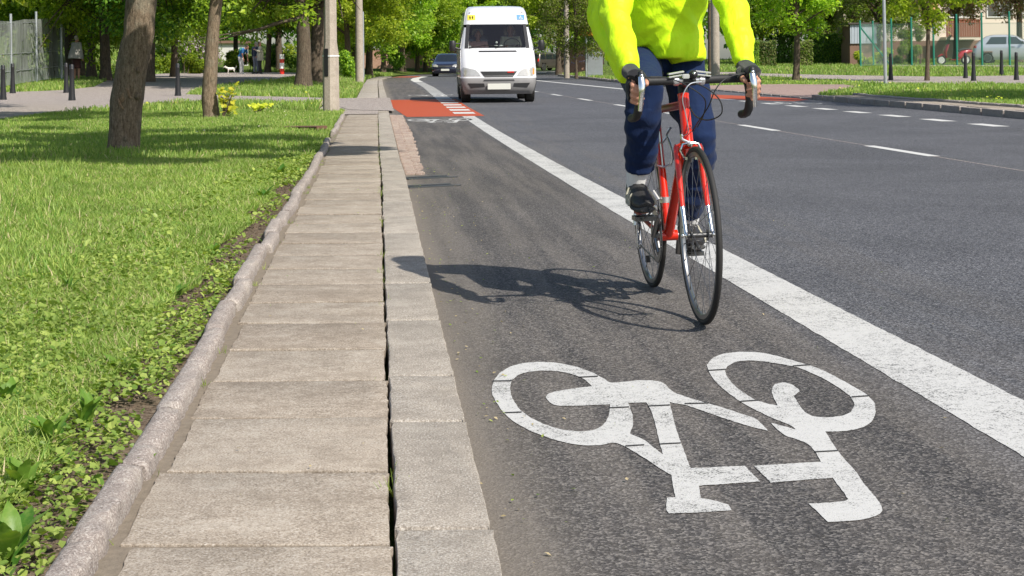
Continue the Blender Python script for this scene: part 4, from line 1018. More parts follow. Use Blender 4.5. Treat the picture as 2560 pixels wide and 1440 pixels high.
# jacket: loose shell with a flapping fold behind the right arm
t = MB()
hemL = Vector((-.735, .065, .985)); 
t.tube([Vector((-.74, .04, 1.02)), Vector((-.76, .04, 1.07)), Vector((-.715, SL, 1.17)), P_['chest'], P_['chest'].lerp(P_['neck'], .7), P_['neck'] - Vector((.01, 0, .02))], [(.158, .14), (.168, .145), (.165, .14), (.185, .14), (.15, .105), (.075, .075)], 26, up=up_)
t.tube([Vector((-.70, .125, .975)), Vector((-.71, .115, 1.05)), Vector((-.69, .1, 1.14))], [(.078, .115), (.085, .12), (.07, .1)], 18, up=up_)
t.tube([Vector((-.71, .05, 1.0)), Vector((-.71, .05, 1.06)), Vector((-.69, .05, 1.14))], [(.09, .13), (.1, .13), (.09, .1)], 18, up=up_)
t.tube([Vector((-.60, -.18, 1.40)), Vector((-.60, -.235, 1.24)), Vector((-.585, -.25, 1.15)), Vector((-.57, -.25, 1.08))], [(.07, .07), (.07, .07), (.055, .05), (.032, .022)], 14, up=up_)
t.tube([Vector((-.5, -.20, 1.38)), Vector((-.45, -.25, 1.22)), Vector((-.40, -.255, 1.1)), Vector((-.3, -.245, 1.02))], [.07, .068, .056, .04], 14)
for s_ in (1, -1):
    sh, el, w_ = shd[s_], elb[s_], wri[s_] + Vector((-.006, s_ * .002, .006))
    pts = [P_['chest'].lerp(P_['neck'], .5) + Vector((0, s_ * .07, 0)), sh, sh.lerp(el, .5), el, el.lerp(w_, .3), el.lerp(w_, .6), el.lerp(w_, .85), w_]
    rr = [.072, .068, .06, .054, .051, .047, .042, .034]
    if s_ < 0: rr = [.074, .072, .066, .058, .054, .05, .045, .035]
    t.tube(pts, rr, 16)
    t.tube([el.lerp(w_, .55) + Vector((-.02, s_ * .008, -.02)), el.lerp(w_, .85) + Vector((-.02, s_ * .012, -.045)), w_ + Vector((-.03, s_ * .01, -.035))], [.045, .036 if s_ < 0 else .026, .022 if s_ < 0 else .016], 12)
jk = t.build('jacket', M['jacket'], rider); bake(jk, .0075, 3, .5)
def rid(x, y, z): return 1 - 2.4 * abs(noise.noise(Vector((x, y, z))))
def jfn(p, n):
    arm = abs(p.y - SL) > .17; hemf = min(1, max(0, (p.z - .98) / .12)) if not arm else 1
    if arm: return .009 * noise.noise(Vector((p.x * 5, p.y * 6, p.z * 10 - p.x * 5))) + .0065 * rid(p.x * 4 + p.z * 3, p.y * 5, p.z * 11 - p.x * 8) + .003 * rid(p.x * 9, p.y * 9 + 4, p.z * 20 + p.x * 12)
    v = noise.noise(Vector((p.x * 4, p.y * 3.5, p.z * 9 + (p.y - SL) ** 2 * 70)))
    return (.012 * v + .008 * rid(p.x * 4, p.y * 3 + p.z * 3, p.z * 9 + p.y * 5)) * hemf + .004 * rid(p.x * 6, p.y * 7 + 7, p.z * 17 - p.y * 9)
disp(jk, jfn); bake(jk, .006, 1, .4)
# trousers
t = MB()
t.tube([Vector((-.80, .02, 1.07)), Vector((-.80, .015, 1.0)), Vector((-.80, .01, .94))], [(.145, .12), (.15, .125), (.13, .115)], 20, up=up_)
for s_ in (1, -1):
    a_, k__, h_ = an[s_] + Vector((0, .018 if s_ < 0 else 0, 0)), kn[s_], hipz[s_]; lo_ = a_.lerp(k__, .12) + Vector((.004, s_ * .004, .02)) if s_ < 0 else a_.lerp(k__, .1) + Vector((.0, .0, .01))
    m1 = k__.lerp(a_, .5)
    t.tube([Vector((-.79, s_ * .055, .98)), h_ + Vector((.03, s_ * .002, 0)), h_.lerp(k__, .5), k__, k__.lerp(a_, .22), m1, lo_.lerp(m1, .35), lo_], [.105, .098, .088, .074, .071, .067, .063, .060], 18)
    t.tube([k__ + Vector((-.04, s_ * .01, -.06)), m1 + Vector((-.03, s_ * .012, -.03)), lo_ + Vector((-.02, s_ * .012, .06))], [.058, .052, .042], 14)
tr = t.build('trousers', M['trouser'], rider); bake(tr, .007, 4, .5)
def tfn(p, n):
    amp = (.0045 if p.z > .8 else .009) + .004 * min(1, max(0, (.62 - p.z) / .1))
    return amp * (noise.noise(Vector((p.x * 6, p.y * 6, p.z * 13))) * 1.6 + noise.noise(Vector((p.x * 11 + 4, p.y * 11, p.z * 24 + p.x * 9))) * .8 + .55 * rid(p.x * 7, p.y * 7, p.z * 14 + p.x * 6))
disp(tr, tfn)
for s_ in (1, -1):
    a_, k__ = an[s_], kn[s_]; dirL = (k__ - a_).normalized()
    t = MB(); t.tube([a_ - dirL * .03, a_ + dirL * .02, a_ + dirL * .05, a_ + dirL * .08, a_ + dirL * .10], [(.045, .042), (.043, .042), (.046, .045), (.044, .042), (.042, .040)], 16); t.build('sock', M['sock'], rider)
    bl_ = ball[s_]; toe = bl_ + Vector((.085, s_ * .006, .012)) if s_ < 0 else bl_ + Vector((.085, .004, .002))
    heel = a_ + Vector((-.045, 0, -.075)); fd = (toe - heel).normalized(); upv = (a_ + Vector((0, 0, .02)) - heel.lerp(toe, .25)).normalized()
    t = MB(); t.m = 0
    sole_o = upv * .014
    t.tube([heel + upv * .045 - fd * .005, heel.lerp(toe, .15) + upv * .052, heel.lerp(toe, .35) + upv * .048, heel.lerp(toe, .62) + upv * .034, heel.lerp(toe, .85) + upv * .026, toe + upv * .022], [(.045, .03), (.052, .037), (.047, .04), (.035, .047), (.027, .044), (.016, .026)], 18, up=upv)
    t.tube([a_ + dirL * .015 + Vector((.0, 0, 0)), a_ - dirL * .02, a_.lerp(bl_, .35) + upv * .008], [(.042, .042), (.048, .043), (.042, .043)], 16)
    so_ = t.build('shoe', M['shoe'], rider); bake(so_, .004, 3, .5)
    t = MB(); t.tube([heel + upv * .006 - fd * .012, heel.lerp(toe, .2) + upv * .004, heel.lerp(toe, .55), heel.lerp(toe, .85) + upv * .003, toe + fd * .012 + upv * .01], [(.014, .03), (.015, .036), (.014, .045), (.014, .045), (.01, .026)], 16, up=upv)
    t.build('sole', M['sole'], so_)
    sd_ = fd.cross(upv).normalized()
    for sg in (-1, 1):
        t = MB()
        for q in range(3):
            a = heel.lerp(toe, .42 + q * .12) + upv * .014 + sd_ * sg * (.050 + q * .0015); e = heel.lerp(toe, .36 + q * .12) + upv * (.074 - q * .008) + sd_ * sg * (.034)
            t.tube([a, a.lerp(e, .5) + sd_ * sg * .007, e], [(.0045, .0065)] * 3, 8)
        t.build('shoe_stripes', M['shoe_stripe'], so_)
    t = MB()
    for q in range(4):
        c_ = heel.lerp(toe, .44 + q * .075) + upv * (.092 - q * .012)
        t.tube([c_ - sd_ * .022 - upv * .004, c_ + upv * .003, c_ + sd_ * .022 - upv * .004], .0028, 6)
    t.build('laces', M['sock' if s_ > 0 else 'glove'], so_)
    # fingerless glove
    o_ = BC + Vector((.085, s_ * .211, -.005)); W_ = wri[s_]; kn_b = o_ + Vector((.012, s_ * .012, .03))
    t = MB(); t.tube([W_ - Vector((.03, 0, -.012)), W_ - Vector((.012, 0, -.006)), W_ + Vector((.03, s_ * .004, -.006)), kn_b, kn_b + Vector((.012, s_ * .014, -.015))], [(.03, .031), (.028, .029), (.029, .037), (.027, .035), (.023, .03)], 14, up=(0, 0, 1))
    t.ell(o_ + Vector((-.005, s_ * .03, -.015)), (.03, .02, .042), 12, 9)
    for i in range(4):
        zc = -.002 - i * .0195
        a = o_ + Vector((-.004 - i * .008, s_ * .028, zc + .014)); m1 = o_ + Vector((.026 - i * .004, s_ * .032, zc - .0))
        t.tube([a, m1], [.0145, .0128], 9)
    t.tube([W_ + Vector((.02, -s_ * .012, -.01)), W_ + Vector((.055, -s_ * .032, -.02)), o_ + Vector((.01, -s_ * .028, .006))], [.019, .017, .0145], 9)
    g_ = t.build('glove', M['glove'], rider); bake(g_, .0035, 2, .5)
t = MB(); hc = P_['head'] + Vector((0, 0, .045)); 
t.ell(hc, (.15, .115, .1), 22, 14); t.build('helmet', M['white_enamel'], rider)
# ------------------------------------------------------------------ vehicles: stacked rounded outlines (x back from the nose = negative, nose at x=0)
def rows_loop(z, w_, xf, xb, rc, nf=12, ns=14, rb=None):
    'closed loop at height z: front face, corner, side, rear face'
    rb = rb if rb is not None else rc; P = []
    for i in range(nf + 1): P.append((xf, -(w_ - rc) + 2 * (w_ - rc) * i / nf))
    for i in range(1, 6): t = math.pi / 2 * i / 6; P.append((xf - rc * (1 - math.cos(t)), (w_ - rc) + rc * math.sin(t)))
    for i in range(ns + 1): P.append((xf - rc + (xb + rb - xf + rc) * i / ns, w_))
    for i in range(1, 6): t = math.pi / 2 * i / 6; P.append((xb + rb * (1 - math.sin(t)), w_ - rb + rb * math.cos(t)))
    for i in range(nf + 1): P.append((xb, (w_ - rb) - 2 * (w_ - rb) * i / nf))
    for i in range(1, 6): t = math.pi / 2 * i / 6; P.append((xb + rb * (1 - math.cos(t)), -(w_ - rb) - rb * math.sin(t)))
    for i in range(ns + 1): P.append((xb + rb + (xf - rc - xb - rb) * i / ns, -w_))
    for i in range(1, 6): t = math.pi / 2 * i / 6; P.append((xf - rc * (1 - math.sin(t)), -(w_ - rc) - rc * math.cos(t)))
    # slight crown of the front and rear faces
    return [(x - (.07 * (y / w_) ** 2 if x > xf - rc * .999 else 0), y, z) for x, y in P]
NF, NS = 12, 14
def hull(rows, mats, name, parent, hole=None, matf=None, cap=(True, True), wheels=()):
    'rows: (z, halfwidth, xfront, xback, corner radius); hole(row index, loop index, centre) drops faces'
    loops = [rows_loop(*r_) for r_ in rows]; n = len(loops[0]); vs = [p for l in loops for p in l]; fs = []; mi = []
    for j in range(len(loops) - 1):
        for k in range(n):
            k2 = (k + 1) % n; f_ = (j * n + k, j * n + k2, (j + 1) * n + k2, (j + 1) * n + k)
            c = [sum(vs[i][a] for i in f_) / 4 for a in range(3)]
            if hole and hole(c): continue
            if any((c[0] - wx) ** 2 + c[2 if True else 0] ** 2 * 1.0 - 2 * c[2] * wz + wz * wz < wr_ ** 2 and abs(c[1]) > rows[j][1] * .9 for (wx, wz, wr_) in wheels): continue
            fs.append(f_); mi.append(matf(c) if matf else 0)
    if cap[0]: fs.append(tuple(range(n))); mi.append(0)
    if cap[1]: fs.append(tuple((len(loops) - 1) * n + k for k in range(n))[::-1]); mi.append(0)
    b = MB(); b.v = vs; b.f = fs; b.mi = mi
    return b.build(name, mats, parent, angle=R(38))
def refine(rows, step=.06):
    out = [rows[0]]
    for a, b_ in zip(rows[:-1], rows[1:]):
        n = max(1, int(abs(b_[0] - a[0]) / step))
        for i in range(1, n + 1): out.append(tuple(a[k] + (b_[k] - a[k]) * i / n for k in range(5)))
    return out
def surf_x(rows, y, z, rear=False):
    for a, b_ in zip(rows[:-1], rows[1:]):
        if a[0] <= z <= b_[0] + 1e-9:
            t = (z - a[0]) / max(1e-6, b_[0] - a[0]); w_, xf, xb, rc = (a[k] + (b_[k] - a[k]) * t for k in (1, 2, 3, 4)); break
    else: w_, xf, xb, rc = rows[-1][1:]
    ay = abs(y); x = xb if rear else xf; s = -1 if not rear else 1
    if ay > w_ - rc: d = min(1, (ay - (w_ - rc)) / rc); x += s * rc * (1 - math.sqrt(max(0, 1 - d * d)))
    if not rear: x -= .07 * (y / w_) ** 2
    return x
def panel(rows, poly, m, name, parent, off=.012, rear=False, thick=.02, n=6):
    'a panel whose outline is given as (y, z) on the front or rear face'
    P = []
    for i, p in enumerate(poly):
        q = poly[(i + 1) % len(poly)]
        for k in range(n): P.append((p[0] + (q[0] - p[0]) * k / n, p[1] + (q[1] - p[1]) * k / n))
    s = 1 if not rear else -1
    ys = [p[0] for p in P]; zs = [p[1] for p in P]
    pts = [Vector(p) for p in P]; nb = len(pts); A = np.array(P)
    gx, gy = np.meshgrid(np.linspace(min(ys), max(ys), 9)[1:-1], np.linspace(min(zs), max(zs), 7)[1:-1]); gx = gx.ravel(); gy = gy.ravel()
    ins = inside(A, gx, gy)
    for a, b_ in zip(gx[ins], gy[ins]): pts.append(Vector((a, b_)))
    r_ = delaunay_2d_cdt(pts, [(i, (i + 1) % nb) for i in range(nb)], [], 1, 1e-5)
    vs = [(surf_x(rows, v.x, v.y, rear) + s * off, v.x, v.y) for v in r_[0]]
    fs = []
    for f_ in r_[2]:
        c = sum((Vector(r_[0][i]) for i in f_), Vector((0, 0))) / len(f_)
        if inside(A, np.array([c.x]), np.array([c.y]))[0]: fs.append(tuple(f_))
    # rim back to the body
    b = MB(); b.add(vs, fs)
    rim = [(surf_x(rows, p[0], p[1], rear) + s * off, *p) for p in P]; rim2 = [(x - s * thick, y, z) for x, y, z in rim]
    m_ = len(rim); b.add(rim + rim2, [(i, (i + 1) % m_, (i + 1) % m_ + m_, i + m_) for i in range(m_)])
    return b.build(name, m, parent, angle=R(30))
def side_panel(poly, y, m, name, parent, s, th=.012, slope=0., z0=0.):
    'outline (x, z) on the flank at half width y; slope = inward lean per metre above z0'
    f0 = lambda x, z: (x, s * (y - slope * (z - z0) + th * .5), z); f1 = lambda x, z: (x, s * (y - slope * (z - z0) - th), z)
    b = MB().prism(poly, f0, f1); return b.build(name, m, parent, smooth=False)
def car_wheel(parent, x, y, r_, wd, s, hub='alloy'):
    w_ = MB(); prof = [(r_ - .035, -wd / 2), (r_ - .01, -wd / 2 + .01), (r_, -wd / 2 + .035), (r_, wd / 2 - .035), (r_ - .01, wd / 2 - .01), (r_ - .035, wd / 2), (r_ * .62, wd / 2 - .015), (r_ * .62, -wd / 2 + .015)]
    w_.ring((0, 0, 0), 0, prof, 'y', 36); t_ = w_.build('wheel', M['rubber'], parent); t_.location = (x, y, r_)
    h = MB(); yy = s * (wd / 2 - .03)
    h.cyl((0, yy - .01, 0), (0, yy + .01, 0), r_ * .2); h.ring((0, yy, 0), 0, [(r_ * .56, -.012), (r_ * .64, -.012), (r_ * .64, .012), (r_ * .56, .012)], 'y', 30)
    for k in range(7): a = 2 * math.pi * k / 7; h.tube([(r_ * .15 * math.cos(a), yy, r_ * .15 * math.sin(a)), (r_ * .58 * math.cos(a), yy, r_ * .58 * math.sin(a))], [(.012, .03), (.012, .02)], 6)
    h.build('rim', M[hub], t_)
    MB().cyl((0, yy - .05, 0), (0, yy - .035, 0), r_ * .6).build('brake_disc', M['dark_alloy'], t_)
    return t_

# ---- white van, seen from the front
vx, vy = XD(1248, 37.4), 37.4
van = thing('van', 'white high roofed minibus van driving towards the camera with two people inside', 'van', (vx, vy, .003), rz=math.atan2(-1, .055))
VR = [(.20, .80, -.14, -4.85, .10), (.30, .85, -.03, -4.95, .14), (.46, .885, .0, -5.0, .16), (.58, .89, -.02, -5.0, .18), (.62, .89, -.05, -5.0, .2), (.80, .89, -.10, -5.0, .22), (.92, .885, -.20, -5.0, .22), (1.10, .885, -.44, -5.0, .22), (1.27, .88, -.72, -5.0, .2), (1.29, .88, -.75, -5.0, .2), (1.58, .83, -.95, -5.0, .16), (1.86, .785, -1.15, -4.98, .14), (1.89, .78, -1.17, -4.98, .14), (2.02, .76, -1.25, -4.96, .16), (2.16, .735, -1.35, -4.94, .18), (2.26, .70, -1.5, -4.9, .22), (2.31, .63, -1.75, -4.8, .28), (2.33, .5, -2.1, -4.6, .3)]
VRR = refine(VR)
def vhole(c):
    if 1.29 < c[2] < 1.86 and abs(c[1]) < .70 - (c[2] - 1.29) * .06 and c[0] > surf_x(VR, c[1], c[2]) - .06: return True
    if 1.30 < c[2] < 1.84 and abs(c[1]) > .7 and -2.0 < c[0] < -1.2 + .0: return True
    return False
vb = hull(VRR, [M['van_white'], M['van_dust']], 'body', van, vhole, lambda c: 1 if c[2] < .59 else 0, wheels=((-.78, .34, .42), (-3.9, .34, .42)))
panel(VR, [(-.775, 1.285), (.775, 1.285), (.72, 1.865), (-.72, 1.865)], M['windscreen'], 'windscreen', van, .006, n=10)
for s_ in (-1, 1): panel(VR, [(s_ * .69, 1.285), (s_ * .775, 1.285), (s_ * .72, 1.865), (s_ * .64, 1.865)][::s_], M['interior'], 'screen_edge', van, .014, n=8)
g = panel(VR, [(-.46, 1.19), (.46, 1.19), (.44, 1.225), (-.44, 1.225)], M['black_plastic'], 'bonnet_vent', van, .006)
for s_ in (-1, 1):
    h = panel(VR, [(s_ * .42, .625), (s_ * .82, .625), (s_ * .855, .80), (s_ * .83, .835), (s_ * .55, .775), (s_ * .47, .70)][::s_], M['headlight'], 'headlight', van, .01)
    panel(VR, [(s_ * .80, .66), (s_ * .845, .66), (s_ * .85, .79), (s_ * .81, .80)][::s_], M['amber'] if s_ > 0 else M['headlight'], 'indicator', h, .014)
    panel(VR, [(s_ * .33, .375), (s_ * .66, .35), (s_ * .73, .46), (s_ * .35, .455)][::s_], M['grille'], 'air_intake', van, .008)
gr = panel(VR, [(-.33, .60), (.33, .60), (.43, .735), (-.43, .735)], M['grille'], 'grille', van, .012)
for k in range(4):
    z_ = .625 + k * .03; hw = .33 + (z_ - .6) * .7
    b = MB(); b.tube([(surf_x(VR, y_, z_) + .016, y_, z_) for y_ in np.linspace(-hw, hw, 9)], [(.006, .006)] * 9, 6); b.build('grille_bar', M['dark_alloy'] if k else M['alloy'], gr)
b = MB(); b.box((surf_x(VR, .3, .715) + .03, .28, .715), (.02, .16, .03)); b.build('badge', M['red_lens'], van, bevel=.004)
panel(VR, [(-.37, .505), (.37, .505), (.35, .545), (-.35, .545)], M['grille'], 'bumper_slot', van, .006)
b = MB(); b.box((.03, 0, .38), (.02, .54, .14)); b.build('number_plate', M['plate'], van, bevel=.006)
for y0, y1, mn in ((-.69, -.50, 'yellow_sign'), (.50, .69, 'sticker_blue')):
    st_ = panel(VR, [(y0, 1.97), (y1, 1.97), (y1, 2.095), (y0, 2.095)], M[mn], 'sticker', van, .008)
    st_['label'] = 'yellow sticker with two dark children figures' if y0 < 0 else 'blue sticker with a white wheelchair symbol'
    def sp(y_, z_): return Vector((surf_x(VR, y_, z_) + .014, y_, z_))
    b = MB()
    if y0 < 0:
        for cy_ in (-.625, -.565):
            b.ell(sp(cy_, 2.066), .012, 8, 6); b.tube([sp(cy_, 2.052), sp(cy_, 2.02)], .011, 6)
            for s_ in (-1, 1): b.tube([sp(cy_, 2.022), sp(cy_ + s_ * .016, 1.99)], .006, 6); b.tube([sp(cy_, 2.045), sp(cy_ + s_ * .022, 2.028)], .005, 6)
        b.build('symbol', M['ink'], st_)
    else:
        b.ell(sp(.585, 2.074), .010, 8, 6); b.tube([sp(.585, 2.06), sp(.59, 2.025), sp(.625, 2.022), sp(.642, 1.99)], .007, 6); b.tube([sp(.588, 2.045), sp(.615, 2.043)], .005, 6)
        b.tube([sp(.596 + .03 * math.cos(t), 2.01 + .028 * math.sin(t)) for t in np.linspace(2.2, 5.9, 12)], .0055, 6); b.build('symbol', M['white_ink'], st_)
for s_ in (-1, 1):
    b = MB(); b.tube([(-.86, s_ * .87, 1.26), (-.84, s_ * 1.0, 1.30)], .02, 8); b.tube([(-.86, s_ * .87, 1.40), (-.84, s_ * 1.0, 1.40)], .015, 8)
    b.tube([(-.86, s_ * 1.06, 1.22), (-.86, s_ * 1.06, 1.30), (-.86, s_ * 1.06, 1.42), (-.86, s_ * 1.06, 1.47)], [(.05, .065), (.075, .08), (.075, .08), (.05, .06)], 14, up=(1, 0, 0)); b.build('mirror', M['black_plastic'], van)
    side_panel([(-1.0, 1.30), (-2.0, 1.30), (-2.0, 1.84), (-1.25, 1.84)], .868, M['glass'], 'side_window', van, s_, .01, .16, 1.3)
    for x0, x1 in ((-2.25, -3.4), (-3.6, -4.75)): side_panel([(x0, 1.32), (x1, 1.32), (x1, 1.82), (x0, 1.82)], .885, M['glass'], 'side_window', van, s_, .01, .16, 1.3)
    side_panel([(-1.0, .38), (-2.05, .38), (-2.05, .42), (-1.0, .42)], .9, M['black_plastic'], 'door_trim', van, s_, .012)
    side_panel([(-1.5, .70), (-4.8, .70), (-4.8, .76), (-1.5, .76)], .9, M['van_dust'], 'rub_strip', van, s_, .012)
    for x_ in (-.78, -3.9): car_wheel(van, x_, s_ * .76, .335, .22, s_, 'dark_alloy')
b = MB(); b.tube([(-1.75, -.05, 2.24), (-1.80, -.05, 2.36)], .006, 6); b.tube([(-1.7, -.05, 2.235), (-1.76, -.05, 2.26)], .02, 8); b.build('aerial', M['black_plastic'], van)
b = MB()
b.tube([(surf_x(VR, y_, z_) + .02, y_, z_) for y_, z_ in ((-.68, 1.285), (-.3, 1.355), (.02, 1.33))], .009, 6)
b.tube([(surf_x(VR, y_, z_) + .02, y_, z_) for y_, z_ in ((-.05, 1.285), (.25, 1.355), (.46, 1.32))], .009, 6); b.build('wipers', M['black_plastic'], van)
b = MB(); b.box((-1.05, 0, 1.17), (.55, 1.55, .12)); b.box((-1.9, 0, .75), (2.2, 1.6, .05)); b.box((-3.2, 0, 1.35), (.05, 1.5, 1.7)); b.box((-2.9, 0, 2.14), (3.0, 1.3, .03)); b.build('cabin_interior', M['interior'], van, smooth=False)
for y_ in (-.42, .38):
    b = MB(); b.box((-1.85, y_, .98), (.5, .5, .14)); b.box((-2.12, y_, 1.3), (.12, .5, .62), Matrix.Rotation(R(-10), 4, 'Y')); b.box((-2.2, y_, 1.68), (.08, .28, .18)); b.build('seat', M['grey_paint'], van, bevel=.03)
b = MB(); b.ring((0, 0, 0), 0, [(.185, -.012), (.2, -.012), (.2, .012), (.185, .012)], 'x', 28); b.tube([(0, -.19, 0), (0, .19, 0)], .012, 6); sw = b.build('steering_wheel', M['black_plastic'], van); sw.location = (-1.28, .38, 1.36); sw.rotation_euler = (0, R(35), 0)
b = MB(); b.ell((-.98, -.02, 1.34), (.03, .05, .02)); b.ell((-.98, .1, 1.34), (.03, .05, .02)); b.box((-.95, -.68, 1.33), (.1, .12, .03)); b.ell((-1.1, .0, 1.42), (.02, .03, .03)); b.build('dashboard_papers', M['plate'], van)
b = MB(); b.box((-2.4, 0, .30), (4.2, 1.3, .2)); b.cyl((-3.9, -.7, .33), (-3.9, .7, .33), .06); b.cyl((-.78, -.7, .33), (-.78, .7, .33), .05); b.box((-.25, 0, .24), (.2, .9, .06)); b.build('underbody', M['interior'], van, smooth=False)
VM = van.rotation_euler.z
def in_van(label, y_, dz, shirt, arms):
    Jb = dict(pelvis=(0, 0, 0), chest=(.02, 0, .34), neck=(.05, 0, .53), head=(.07, 0, .67), shl=(.04, .18, .47), shr=(.04, -.18, .47), ell=(.12, .23, .22), elr=(.12, -.23, .22), wrl=arms[0], wrr=arms[1])
    c_, s2 = math.cos(VM), math.sin(VM); lx, ly = -1.92, y_
    return person(label, Jb, (1, 0, -.05), .009, top=(shirt, False), loc=(vx + c_ * lx - s2 * ly, vy + s2 * lx + c_ * ly, 1.04 + dz), rz=VM, bust=True, hair='hair_grey')
in_van('driver in a pale shirt behind the windscreen of the white van', .38, .02, m_fabric('khaki_shirt', (.75, .74, .55)), ((.42, .14, .27), (.42, -.14, .27)))
in_van('front passenger in a pink top behind the windscreen of the white van', -.42, -.1, m_fabric('pink_shirt', (.8, .45, .4)), ((.35, .08, .12), (.35, -.08, .12)))

def small_car(name, label, cat, loc, rz, rows, paint, beltz, roofz, wheelx, wr_, glass_front, glass_rear, side_glass, rear_lamps=None, head_lamps=None, plates=((1, 0, .42),), grille=None, bumper=None, wd=.19, sc=1, rails=False):
    c = thing(name, label, cat, loc, rz, sc=sc); rr = refine(rows, .05)
    hull(rr, [M[paint], M['black_plastic']], 'body', c, None, (lambda q: 1 if (bumper and bumper(q)) else 0), wheels=[(x, wr_, wr_ * 1.2) for x in wheelx])
    if glass_front: panel(rows, glass_front, M['glass'], 'windscreen', c, .008)
    if glass_rear: panel(rows, glass_rear, M['glass'], 'rear_window', c, .008, rear=True)
    wbelt = [r_[1] for r_ in rows if r_[0] >= beltz][0]
    wroof = [r_[1] for r_ in rows if r_[0] >= roofz][0]
    sl_ = (wbelt - wroof) / (roofz - beltz)
    for s_ in (-1, 1):
        for pl in side_glass: side_panel(pl, wbelt + .004, M['glass'], 'side_window', c, s_, .008, sl_, beltz)
        for x_ in wheelx: car_wheel(c, x_, s_ * (rows[3][1] - wd / 2 - .01), wr_, wd, s_)
        b = MB(); xm = max(p[0] for pl in side_glass for p in pl); b.ell((xm - .12, s_ * (wbelt + .1), beltz + .1), (.05, .1, .07)); b.build('mirror', M['black_plastic'], c)
        if rear_lamps: panel(rows, [(s_ * y_, z_) for y_, z_ in rear_lamps][::s_], M['red_lens'], 'rear_light', c, .015, rear=True)
        if head_lamps: panel(rows, [(s_ * y_, z_) for y_, z_ in head_lamps][::s_], M['headlight'], 'headlight', c, .012)
        xs_ = sorted(wheelx); b = MB(); b.box(((xs_[0] + xs_[1]) / 2, s_ * (rows[3][1] + .004), beltz - .12), (.16, .02, .03)); b.build('door_handle', M['black_plastic'], c)
        if rails: b = MB(); b.tube([(xs_[1] - .9, s_ * (wroof - .05), roofz + .07), (xs_[0] + .2, s_ * (wroof - .05), roofz + .07)], .018, 8); b.build('roof_rail', M['alloy'], c)
    if grille: panel(rows, grille, M['grille'], 'grille', c, .01)
    for (fr_, y_, z_) in plates:
        b = MB(); x_ = surf_x(rows, 0, z_, fr_ < 0); b.box((x_ + .025 * fr_, y_, z_), (.02, .52, .12)); b.build('number_plate', M['plate'], c, bevel=.004)
    return c
# dark car following the van (front view)
DR = [(.2, .76, -.1, -3.95, .2), (.35, .84, .0, -4.05, .22), (.5, .86, .01, -4.05, .24), (.62, .865, -.02, -4.05, .28), (.74, .86, -.12, -4.02, .3), (.84, .845, -.5, -3.98, .3), (.93, .82, -.98, -3.95, .28), (.95, .81, -1.02, -3.95, .26), (1.15, .74, -1.38, -3.8, .24), (1.38, .64, -1.78, -3.5, .24), (1.44, .56, -2.0, -3.3, .24), (1.46, .4, -2.3, -3.1, .2)]
p = (XD(1113, 100), 100)
small_car('car', 'dark navy hatchback following behind the white van', 'car', (p[0], p[1], .0), math.atan2(-1, -.03), DR, 'dark_paint', .95, 1.38, (-.78, -3.3), .31, [(-.72, .955), (.72, .955), (.58, 1.37), (-.58, 1.37)], [(-.6, 1.0), (.6, 1.0), (.5, 1.32), (-.5, 1.32)], [[(-1.4, .97), (-2.4, .97), (-2.4, 1.34), (-1.9, 1.34)], [(-2.48, .97), (-3.4, .97), (-3.2, 1.34), (-2.48, 1.34)]], rear_lamps=[(.6, .7), (.8, .7), (.8, .92), (.62, .92)], head_lamps=[(.45, .60), (.80, .62), (.82, .76), (.6, .78), (.45, .68)], plates=((1, 0, .42),), grille=[(-.38, .60), (.38, .60), (.42, .70), (-.42, .70)], sc=1.0)
# grey people carrier, rear three-quarter, turning off behind the van
GRW = [(.25, .80, -.1, -4.2, .2), (.4, .86, .0, -4.3, .2), (.55, .87, .0, -4.3, .2), (.7, .875, -.04, -4.28, .2), (.85, .87, -.2, -4.24, .2), (.95, .86, -.8, -4.22, .2), (1.0, .85, -1.0, -4.2, .18), (1.3, .79, -1.45, -4.1, .18), (1.55, .74, -1.85, -4.0, .2), (1.66, .66, -2.1, -3.9, .24), (1.70, .5, -2.4, -3.7, .24)]
p = (XD(1352, 146), 146)
gc = small_car('car', 'dark grey people carrier turning off behind the white van', 'car', (p[0] + 2.0, p[1] + 2.2, .0), R(48), GRW, 'grey_paint', 1.0, 1.55, (-.85, -3.5), .33, [(-.7, 1.02), (.7, 1.02), (.6, 1.5), (-.6, 1.5)], [(-.66, 1.04), (.66, 1.04), (.6, 1.48), (-.6, 1.48)], [[(-1.3, 1.03), (-2.2, 1.03), (-2.2, 1.5), (-1.75, 1.5)], [(-2.28, 1.03), (-3.2, 1.03), (-3.2, 1.5), (-2.28, 1.5)], [(-3.28, 1.03), (-3.95, 1.03), (-3.85, 1.48), (-3.28, 1.48)]], rear_lamps=[(.70, .85), (.82, .85), (.78, 1.1), (.70, 1.1)], plates=((-1, 0, .75),), bumper=lambda q: False, rails=True)
